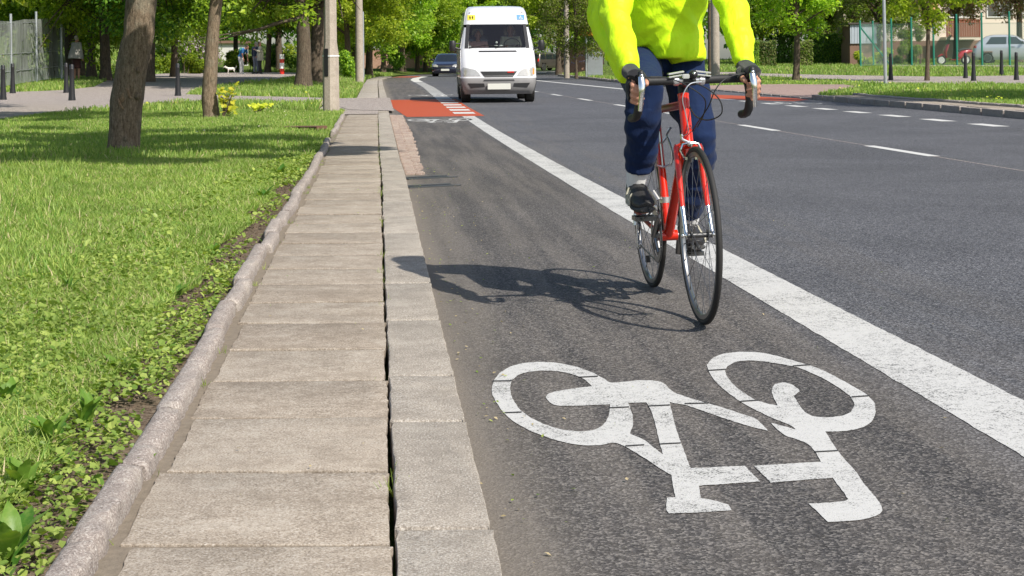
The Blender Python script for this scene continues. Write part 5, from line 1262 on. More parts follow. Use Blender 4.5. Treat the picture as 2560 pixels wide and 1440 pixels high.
# silver hatchback parked behind the green fence
SR = [(.2, .76, -.12, -3.7, .2), (.35, .82, .0, -3.82, .22), (.5, .835, .0, -3.84, .24), (.62, .835, -.04, -3.83, .26), (.76, .83, -.16, -3.8, .28), (.86, .82, -.6, -3.76, .26), (.92, .80, -.98, -3.72, .24), (.94, .79, -1.0, -3.70, .22), (1.14, .72, -1.35, -3.5, .2), (1.34, .64, -1.72, -3.22, .2), (1.41, .56, -1.95, -3.0, .24), (1.43, .4, -2.3, -2.8, .2)]
p = (XD(2438, 78), 78)
cz = float(ZR(p[0] + 2, 78)) + .03
sc_ = small_car('car', 'silver hatchback parked behind the green fence at the right edge', 'car', (p[0] + 3.72, p[1] - .6, cz), R(-20), SR, 'silver_paint', .94, 1.34, (-.75, -3.1), .29, [(-.66, .955), (.66, .955), (.56, 1.33), (-.56, 1.33)], [(-.64, .98), (.64, .98), (.55, 1.3), (-.55, 1.3)], [[(-1.35, .96), (-2.15, .96), (-2.15, 1.31), (-1.8, 1.31)], [(-2.23, .96), (-3.2, .96), (-2.95, 1.31), (-2.23, 1.31)]], rear_lamps=[(.52, .78), (.80, .78), (.78, .9), (.6, .9)], plates=((-1, 0, .5),), bumper=lambda q: False)
# red scooter beside it
p = (XD(2385, 76), 76.0); z_ = float(ZR(p[0], 76)) + .02
scoot = thing('scooter', 'dark red motor scooter parked behind the green fence', 'scooter', (p[0], p[1], z_), R(188))
for x_ in (.62, -.6): t_ = MB().ring((0, 0, 0), 0, [(.17, -.05), (.225, -.045), (.24, 0), (.225, .045), (.17, .05)], 'y', 24).build('wheel', M['rubber'], scoot); t_.location = (x_, 0, .24); MB().cyl((0, -.03, 0), (0, .03, 0), .16).build('rim', M['alloy'], t_)
b = MB(); b.tube([(.40, 0, .35), (.46, 0, .6), (.36, 0, .86), (.28, 0, 1.0)], [(.05, .14), (.07, .2), (.07, .2), (.05, .12)], 14, up=(1, 0, 0)); b.tube([(.2, 0, .26), (-.1, 0, .24), (-.3, 0, .3)], [(.03, .16)] * 3, 12); b.tube([(-.25, 0, .35), (-.4, 0, .55), (-.75, 0, .66), (-.9, 0, .64)], [(.12, .13), (.16, .17), (.12, .13), (.05, .06)], 14); b.tube([(.40, 0, .46), (.62, 0, .5), (.8, 0, .4)], [(.03, .06), (.05, .08), (.02, .05)], 10); b.build('bodywork', M['scooter_red'], scoot)
b = MB(); b.tube([(-.2, 0, .68), (-.5, 0, .76), (-.85, 0, .74)], [(.05, .12), (.06, .14), (.04, .09)], 12); b.tube([(.28, -.32, 1.04), (.3, 0, 1.02), (.28, .32, 1.04)], .02, 8); b.build('seat', M['black_plastic'], scoot)
b = MB(); b.tube([(.34, 0, 1.0), (.24, 0, 1.3), (.14, 0, 1.42)], [(.008, .2), (.008, .22), (.006, .15)], 12, up=(1, 0, 0)); b.build('windshield', M['glass'], scoot)

# ------------------------------------------------------------------ street furniture
def gz(x, y): return float(ZL(x, y)) if x < float(KX(y)) else float(ZR(x, y))
def bollard(px, D, h, label, group):
    x = XD(px, D); z = gz(x, D); b = MB()
    b.tube([(0, 0, -.05), (0, 0, .02), (0, 0, .12), (0, 0, h * .55), (0, 0, h * .86), (0, 0, h * .88), (0, 0, h * .9), (0, 0, h * .97), (0, 0, h)], [.10, .098, .085, .062, .056, .064, .056, .056, .04], 16)
    o = b.build('bollard', M['black_metal']); o.location = (x, D, z); tag(o, label, 'bollard', group)
for px, D, lb in ((8, 43, 'black bollard at the very left edge of the footpath'), (32, 50, 'black bollard in front of the netting, second from the left edge'), (166, 50, 'black bollard at the grass edge, just left of its nearer twin'), (180, 41.5, 'nearer black bollard standing on the footpath below the woman in shade'), (445, 46, 'black bollard between the two foreground trees')): bollard(px, D, .95, lb, 'black bollards round the left footpath')
for px, D, lb in ((2227, 58, 'black bollard just right of the grey steel pole'), (2414, 61, 'black bollard beside the silver car, the left one of a close pair'), (2434, 55, 'nearer black bollard of the close pair by the verge'), (2504, 64, 'thin black bollard before the wheel of the silver car'), (2541, 56, 'black bollard at the right edge by the pink path')): bollard(px, D, 1.0, lb, 'black bollards along the right footpath')
# concrete post by the pavement
D = 30.0; x = XD(828, D); z = gz(x, D)
pole = thing('utility_pole', 'big octagonal concrete lamp post beside the pavement', 'pole', (x, D, z))
b = MB(); b.tube([(0, 0, -.1), (0, 0, 1.12), (0, 0, 1.32), (0, 0, 6.5)], [.158, .15, .118, .095], 8); b.build('shaft', M['pole'], pole, angle=R(20))
b = MB(); b.box((-.072, -.125, .95), (.014, .085, .52), Matrix.Rotation(R(67.5), 4, 'Z')); b.build('black_panel', M['black_metal'], pole, smooth=False)
b = MB(); b.ring((0, 0, 1.07), 0, [(.156, -.012), (.162, -.012), (.162, .012), (.156, .012)], 'z', 8); b.build('metal_strap', M['white_ink'], pole, smooth=False)
b = MB(); b.tube([(0, 0, 6.4), (.2, -.1, 6.9), (1.2, -.3, 7.1)], .035, 8); b.tube([(1.1, -.3, 7.1), (1.6, -.4, 7.12)], [(.05, .1), (.04, .09)], 10); b.build('lamp_arm', M['steel'], pole)
def post(px, D, r0, r1, h, m, label, name='lamp_post', cat='pole', lean=0, parts=None, seg=12):
    x = XD(px, D); z = gz(x, D); o = thing(name, label, cat, (x, D, z)); b = MB()
    b.tube([(0, 0, -.1), (lean * .5, 0, h * .5), (lean, 0, h)], [r0, (r0 + r1) / 2, r1], seg); b.build('shaft', M[m], o)
    if parts: parts(o)
    return o
def band(o): b = MB(); b.ring((0, 0, 1.9), 0, [(.13, -.09), (.14, -.09), (.14, .09), (.13, .09)], 'z', 12); b.build('notice', M['white_ink'], o)
post(899, 66, .17, .14, 6, 'pole', 'concrete lamp post behind the sidewalk, near the trees left of the van')
post(909, 72, .04, .04, 3.2, 'steel', 'thin grey sign post beside the distant concrete lamp post')
post(1103, 128, .2, .15, 6, 'pole', 'far concrete lamp post above the dark car')
post(1417, 84, .15, .11, 6.5, 'pole', 'concrete lamp post with a pale notice right of the van', parts=band)
post(1789, 62, .17, .15, 6, 'pole', 'stout concrete lamp post behind the cyclist\'s left arm', parts=lambda o: band(o))
post(1776, 66, .1, .08, 3, 'bark_dark', 'slim trunk-like wooden post just left of the stout lamp post', 'wooden_post', 'post')
post(2214, 49, .055, .045, 5.5, 'steel', 'grey galvanised steel pole on the right verge', 'steel_pole', lean=-.06)
def sign(o):
    b = MB(); b.box((0, -.05, 2.35), (.75, .03, .55)); b.build('orange_panel', M['orange_sign'], o, smooth=False)
    b = MB(); b.box((0, -.05, 2.68), (.85, .03, .1)); b.box((.05, -.05, 3.1), (.35, .03, .3)); b.build('blue_panel', M['blue_sign'], o, smooth=False)
    b = MB(); 
    for q in (-.15, .12): b.tube([(q, -.07, 2.2), (q, -.07, 2.45)], .03, 6); b.ell((q, -.07, 2.5), .045)
    b.build('figures', M['ink'], o)
post(1466, 82, .05, .05, 3.3, 'steel', 'school crossing sign with orange and blue panels on a thin pole', 'road_sign', 'sign', parts=sign)
# red and white marker post
x = XD(705, 84); b = MB(); b.m = 0; b.tube([(0, 0, 0), (0, 0, .3)], .12, 12); b.tube([(0, 0, .6), (0, 0, .8)], .12, 12); b.m = 1; b.tube([(0, 0, .3), (0, 0, .6)], .12, 12); b.tube([(0, 0, .8), (0, 0, 1.05)], .12, 12)
o = b.build('marker_post', [M['red_lens'], M['white_ink']]); o.location = (x, 84, gz(x, 84)); tag(o, 'red and white banded marker post under the trees', 'post')
# plank in the grass
p0 = GL(716, 322); p1 = GL(812, 330); v = Vector((p1[0] - p0[0], p1[1] - p0[1], 0)); b = MB(); b.box((0, 0, .04), (v.length, .16, .05)); o = b.build('plank', M['wood'], bevel=.006); o.location = ((p0[0] + p1[0]) / 2, (p0[1] + p1[1]) / 2 - .3, .04); o.rotation_euler = (R(4), R(-2), math.atan2(v.y, v.x)); tag(o, 'old brown wooden plank lying in the grass beside the pavement', 'plank')

# netted fence, left
fx0, fy0 = XD(-150, 46), 46; fx1, fy1 = XD(165, 64), 64
nf_ = thing('screened_fence', 'tall mesh fence hung with grey shade netting at the left edge', 'fence', (fx0, fy0, gz(fx0, fy0)))
n = 80; vs = []; fs = []; rows_ = 14
for i in range(n + 1):
    t = i / n; x = (fx1 - fx0) * t; y = (fy1 - fy0) * t
    for j in range(rows_ + 1):
        zz_ = j / rows_; w2 = .07 * noise.noise(Vector((t * 22, zz_ * 1.6, 2))) + .03 * noise.noise(Vector((t * 70, zz_ * 2, 5)))
        vs.append((x + w2, y - .1 + w2, .12 + zz_ * (2.02 + .35 * t + .06 * noise.noise(Vector((t * 9, 0, 0)))) + gz(fx0 + x, fy0 + y) - gz(fx0, fy0)))
for i in range(n):
    for j in range(rows_): a = i * (rows_ + 1) + j; fs.append((a, a + rows_ + 1, a + rows_ + 2, a + 1))
m_, t_, o_ = mat('shade_netting'); co = coords(t_, (1, 1, .25)); nn = tnoise(t_, co, 3.2, 5, .7, 1.)
bs_ = bsdf(t_, None, mixc(t_, nn, (.2, .22, .2), (.33, .35, .33)), .8); tb = N(t_, 'BsdfTransparent'); mx = N(t_, 'MixShader'); L(t_, ramp(t_, nn, [(.35, .42), (.65, .85)]), mx.inputs[0]); L(t_, tb.outputs[0], mx.inputs[1]); L(t_, bs_.outputs[0], mx.inputs[2]); L(t_, mx.outputs[0], o_.inputs[0])
b = MB(); b.add(vs, fs); b.build('netting', m_, nf_)
for px, tt in ((-60, .14), (36, .33), (84, .50), (127, .72), (163, .97)):
    t = tt; x = (fx1 - fx0) * t; y = (fy1 - fy0) * t; b = MB(); b.tube([(x, y - .2, gz(fx0 + x, fy0 + y) - nf_.location.z), (x, y - .2, gz(fx0 + x, fy0 + y) - nf_.location.z + 2.3 + .5 * t)], .045, 8); b.build('post', M['steel'], nf_)
b = MB()
for zr_ in (.55, 1.15, 2.1): b.tube([(0, -.14, zr_), (fx1 - fx0, fy1 - fy0 - .14, zr_ + .35 + .2 * (zr_ > 2))], .012, 6)
b.build('rails', M['steel'], nf_)
# green wire fence, right
gf = thing('green_fence', 'green wire mesh fence on the right in front of the building', 'fence', (0, 72, 0))
gx = [(2152, 72), (2184, 75.5), (2230, 73), (2280, 72.5), (2335, 72), (2393, 71.5), (2456, 71), (2525, 70.5), (2600, 70), (2680, 69.5)]
pp = [(XD(a, D_), D_) for a, D_ in gx]
for i, (x, y) in enumerate(pp):
    z = gz(x, y); b = MB(); b.tube([(x, y - 72, z - .1), (x - .02, y - 72, z + 2.05 + .1 * i * .5)], .045, 8); b.ell((x - .02, y - 72, z + 2.05 + .05 * i), .05, 8, 6); b.build('post', M['fence_green'], gf)
b = MB(); x, y = pp[0]; z = gz(x, y); b.tube([(x, y - 72, z + 1.8), (pp[2][0] - .1, pp[2][1] - 72, z + .1)], .035, 8); b.build('brace', M['fence_green'], gf)
V_ = []; b = MB()
for (a, c) in zip([pp[0]] + pp[2:-1], pp[2:]):
    a = Vector((a[0], a[1] - 72, gz(*a) + .08)); c = Vector((c[0], c[1] - 72, gz(*c) + .08)); ln = (c - a).length; n = int(ln / .11); H_ = 1.85
    for k in range(-int(H_ / .11), n):
        for s_ in (1, -1):
            t0, t1 = k * .11, k * .11 + H_; z0, z1 = 0, H_
            if t0 < 0: z0 = -t0; t0 = 0
            if t1 > ln: z1 = H_ - (t1 - ln); t1 = ln
            if t1 <= t0: continue
            if s_ < 0: z0, z1 = H_ - z0, H_ - z1
            b.tube([a.lerp(c, t0 / ln) + Vector((0, 0, z0)), a.lerp(c, t1 / ln) + Vector((0, 0, z1))], .0045, 3, False)
    for zz_ in (.0, H_): b.tube([a + Vector((0, 0, zz_)), c + Vector((0, 0, zz_))], .008, 4)
b.build('wire_mesh', M['wire'], gf, smooth=False)
# low kerb stone under the fence
b = MB()
for (a, c) in zip(pp[2:-1], pp[3:]): b.tube([(a[0], a[1] - 72 - .1, gz(*a) + .0), (c[0], c[1] - 72 - .1, gz(*c) + .0)], [(.06, .08)] * 2, 6)
b.build('footing', M['kerb'], gf, smooth=False)
# railing far right of the van
rl = thing('railing', 'grey pedestrian railing by the side street behind the cyclist', 'railing', (0, 82, 0)); b = MB(); xs_ = np.linspace(XD(1470, 82), XD(1512, 80), 22)
for x in xs_: b.cyl((x, 0, .1), (x, 0, 1.35), .02, 6)
b.tube([(xs_[0], 0, 1.35), (xs_[-1], 0, 1.35)], .03, 6); b.tube([(xs_[0], 0, .25), (xs_[-1], 0, .25)], .025, 6); b.build('bars', M['steel'], rl)

# ------------------------------------------------------------------ walls and buildings
def wall(name, px0, px1, D, h, th, m, label, z0=-.2, cat='wall'):
    x0, x1 = XD(px0, D), XD(px1, D); b = MB(); b.box(((x0 + x1) / 2, D + th / 2, (h + z0) / 2), (x1 - x0, th, h - z0)); t = thing(name, label, cat, (0, 0, 0)); b.build('masonry', m, t, smooth=False)
    b = MB(); b.box(((x0 + x1) / 2, D + th / 2, h + .05), (x1 - x0 + .1, th + .12, .1)); b.build('coping', M['kerb'], t, smooth=False); return t
wall('brick_wall', 900, 1150, 150, 2.1, .4, M['brick'], 'pinkish brick wall behind the far trees left of the dark car')
gw = wall('brick_wall', 1404, 1480, 120, 2.0, .4, M['brick'], 'brick wall sprayed with purple graffiti right of the van')
rr_ = random.Random(3); b = MB()
x0, x1 = XD(1410, 120), XD(1476, 120)
for row, zz_ in enumerate((1.25, .75)):
    x = x0
    while x < x1:
        pts = []
        for k in range(7): pts.append((x + .08 * k, 119.985, zz_ + rr_.uniform(-.16, .16)))
        b.tube(pts, [(.006, .03)] * 7, 4, up=(0, 1, 0)); x += rr_.uniform(.45, .75)
b.build('graffiti', M['graffiti'], gw)
# apartment building on the right
bd = thing('apartment_building', 'cream apartment building with brown base and brown balcony behind the green fence', 'building', (0, 0, 0))
D = 92; x0, x1 = XD(2110, D), XD(2900, D)
b = MB(); b.box(((x0 + x1) / 2, D + 4, 5.9), (x1 - x0, 8, 8.0)); b.build('wall', M['cream_wall'], bd, smooth=False)
b = MB(); b.box(((x0 + x1) / 2, D + 4, .95), (x1 - x0 + .1, 8.1, 1.9)); b.build('plinth', M['brown_base'], bd, smooth=False)
b = MB(); xa, xb = XD(2180, D), XD(2345, D); b.box(((xa + xb) / 2, D - .05, 6.4), (xb - xa, .2, 5.6)); b.build('peach_panel', M['peach_wall'], bd, smooth=False)
b = MB(); xa, xb = XD(2366, D - 1.2), XD(2452, D - 1.2)
b.box(((xa + xb) / 2, D - .6, 2.02), (xb - xa, 1.2, .15)); bal = b.build('balcony', M['cream_wall'], bd, smooth=False)
b = MB(); n = 15
for k in range(n): b.box((xa + (xb - xa) * (k + .5) / n, D - 1.2, 2.55), ((xb - xa) / n * .86, .04, .95))
b.box(((xa + xb) / 2, D - 1.2, 3.05), (xb - xa + .05, .08, .06)); b.build('balcony_panel', M['balcony'], bal, smooth=False)
for wx in (2300, 2405, 2500, 2590):
    xc = XD(wx, D); b = MB(); b.box((xc, D - .02, 3.9), (1.5, .1, 1.4)); wn = b.build('window', M['white_enamel'], bd, smooth=False)
    b = MB(); b.box((xc - .36, D - .075, 3.9), (.62, .03, 1.24)); b.box((xc + .36, D - .075, 3.9), (.62, .03, 1.24)); b.build('pane', M['glass'], wn, smooth=False)
b = MB(); b.box(((x0 + x1) / 2, D + 3.9, 10.0), (x1 - x0 + .6, 8.8, .25)); b.build('roof', M['grey_paint'], bd, smooth=False)
# grey shed with a corrugated side
D = 80; x0, x1 = XD(2126, D), XD(2192, D); z_ = gz(x0, D)
sh_ = thing('shed', 'small shed with light grey corrugated panels above a brown base', 'shed', (0, 0, 0)); b = MB(); n = 18
for k in range(n): b.box((x0 + (x1 - x0) * (k + .5) / n, D, z_ + 1.55), ((x1 - x0) / n * .8, .05 + .03 * (k % 2), .95))
b.build('panels', M['balcony_sheet'], sh_, smooth=False); b = MB(); b.box(((x0 + x1) / 2, D + 1.1, z_ + .55), (x1 - x0, 2.1, 1.1)); b.box(((x0 + x1) / 2, D + 1.1, z_ + 1.5), (x1 - x0 - .1, 2.0, .9)); b.build('base', M['brown_base'], sh_, smooth=False)
b = MB(); b.box(((x0 + x1) / 2, D + 1.05, z_ + 2.08), (x1 - x0 + .2, 2.4, .08)); b.build('roof', M['grey_paint'], sh_, smooth=False)
# pale building far left behind the lilac
D = 125; x0, x1 = XD(535, D), XD(600, D)
pb = thing('outbuilding', 'low white plastered outbuilding glimpsed behind the bushes on the left', 'building', (0, 0, 0)); b = MB(); b.box(((x0 + x1) / 2, D + 2, 1.3), (x1 - x0, 4, 2.4)); b.build('wall', M['plaster'], pb, smooth=False)
b = MB(); b.box(((x0 + x1) / 2, D + 2, 2.6), (x1 - x0 + .4, 4.5, .2)); b.build('roof', M['brown_base'], pb, smooth=False)

# ------------------------------------------------------------------ pedestrians and dog
def jm(**k): d_ = dict(STAND); d_.update(k); return d_
D = 87; x = XD(604, D)
Jm = jm(pelvis=(-.05, 0, .95), chest=(.1, 0, 1.22), neck=(.27, 0, 1.38), head=(.38, 0, 1.44), shl=(.2, .18, 1.33), shr=(.2, -.18, 1.33), ell=(.22, .22, 1.06), elr=(.22, -.22, 1.06), wrl=(.26, .2, .82), wrr=(.26, -.2, .82), hpl=(-.05, .09, .9), hpr=(-.05, -.09, .9), knl=(.0, .1, .5), knr=(.02, -.1, .5), anl=(-.03, .11, .09), anr=(.02, -.11, .09))
plaid = plain('blue_plaid', (.03, .14, .34), .8, var=.9, vs=12)
def pack(o): b = MB(); b.ell((-.02, 0, 1.25), (.1, .14, .2)); b.build('rucksack', M['fence_green'], o)
person('bending man in a blue plaid shirt and white trousers near the white dog', Jm, (1, 0, -.6), .012, top=(plaid, False), bottom=m_fabric('white_trousers', (.68, .66, .66)), loc=(x, D, gz(x, D) + .02), rz=R(-25), shoe='sock', extra=pack)
D = 88; x = XD(638, D)
person('grey haired person in a dark jacket between the bending man and the beige coat', STAND, (0, 1, 0), .012, top=(m_fabric('navy_top', (.03, .04, .07)), True), bottom=m_fabric('grey_trousers', (.25, .26, .3)), hair='hair_grey', long_hair=True, loc=(x, D + .3, gz(x, D) + .02), rz=R(60))
x = XD(651, D)
Jc = jm(ell=(.1, .25, 1.2), wrl=(.28, .12, 1.3), elr=(.05, -.26, 1.16), wrr=(.15, -.15, .98))
def coat(o): b = MB(); b.tube([(0, 0, 1.25), (0, 0, .95), (-.01, 0, .72)], [(.22, .16), (.23, .17), (.24, .18)], 18, up=(0, 1, 0)); b.build('coat_skirt', M['hair_grey'] if 0 else coatm, o)
coatm = m_fabric('beige_coat', (.58, .53, .4))
person('person in a long beige coat and black trousers under the trees', Jc, (-.3, 1, 0), .012, top=(coatm, True), bottom=M['shoe'], loc=(x, D, gz(x, D) + .02), rz=R(200), extra=coat)
D = 62; x = XD(192, D)
def shopper(o):
    b = MB(); b.tube([(0, 0, 1.3), (-.02, 0, 1.05), (-.04, 0, .85)], [(.225, .18), (.30, .24), (.33, .27)], 18, up=(0, 1, 0)); b.build('coat_skirt', greyc, o)
    b = MB(); b.box((.25, .18, .95), (.3, .1, .28)); b.build('handbag', M['glove'], o, bevel=.03)
greyc = m_fabric('grey_coat', (.42, .4, .36))
person('woman in a pale grey coat and dark skirt walking by the netted fence', jm(wrl=(.22, .2, 1.0), ell=(.05, .25, 1.18)), (1, .2, 0), .012, top=(greyc, True), bottom=m_fabric('brown_skirt', (.07, .03, .025)), hair='hair_grey', loc=(x, D, gz(x, D) + .02), rz=R(60), skirt=.5, extra=shopper)
# dog: standing, head low
D = 86; x = XD(578, D); b = MB()
b.tube([(-.2, 0, .27), (-.1, 0, .28), (.05, 0, .27), (.17, 0, .28)], [.055, .07, .075, .07], 12); b.tube([(.16, 0, .3), (.24, 0, .34), (.28, 0, .35)], [.055, .045, .045], 10)
b.ell((.3, 0, .37), (.055, .045, .045)); b.tube([(.32, 0, .36), (.385, 0, .345)], [.03, .018], 8)
for s_ in (-1, 1):
    b.tube([(.15, s_ * .045, .26), (.14, s_ * .045, .15), (.16, s_ * .045, .08), (.16, s_ * .045, .015), (.18, s_ * .045, .01)], [.035, .022, .017, .017, .018], 8)
    b.tube([(-.17, s_ * .045, .27), (-.13, s_ * .05, .18), (-.2, s_ * .05, .1), (-.18, s_ * .05, .015), (-.16, s_ * .05, .01)], [.05, .035, .018, .016, .018], 8)
    b.tube([(.29, s_ * .035, .41), (.275, s_ * .05, .45)], [.018, .006], 6)
b.tube([(-.2, 0, .3), (-.27, 0, .37), (-.28, 0, .43)], [.02, .016, .008], 8)
o = b.build('dog', plain('dog_fur', (.7, .65, .58), .9, var=.2, vs=9)); bake(o, .009, 2); o.location = (x, D, gz(x, D) + .02); o.rotation_euler = (0, 0, R(195)); o.scale = (1.05,) * 3; tag(o, 'small white dog standing on the path behind the bending man', 'dog')
# ------------------------------------------------------------------ trees
RN = np.random.default_rng(11)
LEAF_V = [(0, 0, 0), (.28, .42, .03), (.05, .95, -.06), (-.3, .42, .03)]; LEAF_F = [(0, 1, 2, 3)]
# five-lobed leaf made of quads
M5V = [(0, 0, 0), (.34, .10, -.02), (.62, .34, -.06), (.30, .44, 0), (.36, .80, -.06), (0, 1.05, -.1), (-.36, .80, -.06), (-.30, .44, 0), (-.62, .34, -.06), (-.34, .10, -.02)]
M5F = [(0, 1, 2, 3), (0, 3, 7, 7), (3, 4, 5, 7), (7, 5, 6, 7), (0, 7, 8, 9)]
def crown(name, seed, r, cz, ncl, nl, leaf, m, flat=.75, m2=None, f2=0, hollow=.45, skirt=0, clr=(.16, .3)):
    'leaves gathered in clumps through an ellipsoid of radii r about height cz'
    rg = np.random.default_rng(seed)
    d = rg.normal(size=(ncl, 3)); d /= np.linalg.norm(d, axis=1, keepdims=True)
    q = hollow + (1 - hollow) * rg.random(ncl) ** .6
    c = d * q[:, None] * np.array(r) * (1 + .18 * rg.normal(size=(ncl, 1))); c[:, 2] += cz
    cr = (clr[0] + (clr[1] - clr[0]) * rg.random(ncl)) * min(r[0], r[2])
    per = np.maximum(8, (nl * cr ** 2 / np.sum(cr ** 2)).astype(int)); idx = np.repeat(np.arange(ncl), per); n = len(idx)
    e = rg.normal(size=(n, 3)); e /= np.linalg.norm(e, axis=1, keepdims=True); e[:, 2] = np.where(rg.random(n) < .4, np.abs(e[:, 2]), e[:, 2])
    rad = cr[idx] * (.35 + .7 * rg.random(n) ** .5) 
    pos = c[idx] + e * rad[:, None] * np.array([1, 1, flat])
    nrm = e * .5 + np.array([0, 0, .75]) + rg.normal(size=(n, 3)) * .45
    V, F = scatter(LEAF_V, LEAF_F, pos, nrm, rg.random(n) * 6.28, leaf * (.6 + .8 * rg.random(n)))
    mi = None
    if m2 is not None: mi = (rg.random(n) < f2).astype(int)
    return npmesh(name, V, F, [m] + ([m2] if m2 else []), mi), c
def trunk(name, base_r, h, limbs, m, seed, lean=(0, 0), fork=None, top=None):
    rr_ = random.Random(seed); b = MB(); n = 9; pts = []; rads = []
    for i in range(n):
        t = i / (n - 1); pts.append(Vector((lean[0] * t + .05 * base_r / .15 * math.sin(t * 5 + seed), lean[1] * t + .04 * math.cos(t * 4 + seed * 2), -.1 + (h + .1) * t))); rads.append(base_r * (1.35 - 1.1 * t / .12 * .3 if t < .12 else 1.02 - .45 * t))
    b.tube(pts, rads, 14)
    for c in limbs:
        c = Vector(c); t0 = rr_.uniform(.45, .98); i = min(n - 2, int(t0 * (n - 1))); a = pts[i].lerp(pts[i + 1], t0 * (n - 1) - i)
        mid = a.lerp(c, .5) + Vector((rr_.uniform(-.2, .2), rr_.uniform(-.2, .2), rr_.uniform(.0, .35)))
        b.tube([a, a.lerp(mid, .5) + Vector((0, 0, .06)), mid, c], [base_r * .38, base_r * .3, base_r * .22, base_r * .06], 7)
        e = c + Vector((rr_.uniform(-.6, .6), rr_.uniform(-.6, .6), rr_.uniform(-.4, .3))); b.tube([mid, mid.lerp(e, .5), e], [base_r * .16, base_r * .1, base_r * .04], 5)
    o = b.build(name, m); me = o.data; bpy.data.objects.remove(o); return me
KIND = {}
def make_kind(k, r, cz, ncl, nl, leaf, m, base_r, h, seed, **kw):
    tl = kw.pop('lean', (0, 0)); cm, c = crown('crown', seed, r, cz, ncl, nl, leaf, m, **kw)
    lim = [c[i] for i in np.argsort(np.random.default_rng(seed).random(len(c)))[:16]]
    KIND[k] = (trunk('trunk', base_r, h, lim, M['bark_dark'], seed, tl), cm)
make_kind('maple', (3.4, 3.4, 2.6), 4.35, 110, 30000, .17, M['leaf_bright'], .2, 5.0, 3)
make_kind('maple_low', (3.6, 3.4, 2.8), 4.2, 120, 34000, .17, M['leaf_mid'], .19, 5.0, 5, m2=M['leaf_bright'], f2=.35)
make_kind('chestnut', (4.2, 4.0, 3.6), 5.3, 150, 42000, .19, M['leaf_bright'], .23, 5.5, 7, m2=M['leaf_mid'], f2=.5)
make_kind('dark', (4.0, 4.0, 3.6), 5.4, 130, 30000, .18, M['leaf_mid'], .22, 5.5, 9, m2=M['leaf_dark'], f2=.5)
make_kind('young', (1.55, 1.6, 1.7), 3.15, 60, 9000, .15, M['leaf_bright'], .1, 3.4, 13)
make_kind('red', (3.0, 3.0, 2.6), 4.6, 90, 20000, .13, M['leaf_red'], .16, 4.6, 15, m2=M['leaf_olive'], f2=.45)
make_kind('olive', (2.6, 2.6, 2.6), 3.9, 90, 19000, .14, M['leaf_olive'], .18, 4.2, 17, m2=M['leaf_mid'], f2=.45)
def tree(kind, px, D, label, yaw=0, sc=1., szz=None, group=None, cat='tree', name='tree', tw=1., z=None, x=None, dead=False, lift=0):
    tm, cm = KIND[kind]; x = XD(px, D) if x is None else x; z = gz(x, D) if z is None else z
    o = thing(name, label, cat, (x, D, z), yaw, group); 
    t_ = share('trunk', tm, o, sc=(sc * tw, sc * tw, sc)); 
    if not dead: share('crown', cm, o, loc=(0, 0, lift), sc=(sc, sc, (szz or sc)))
    return o
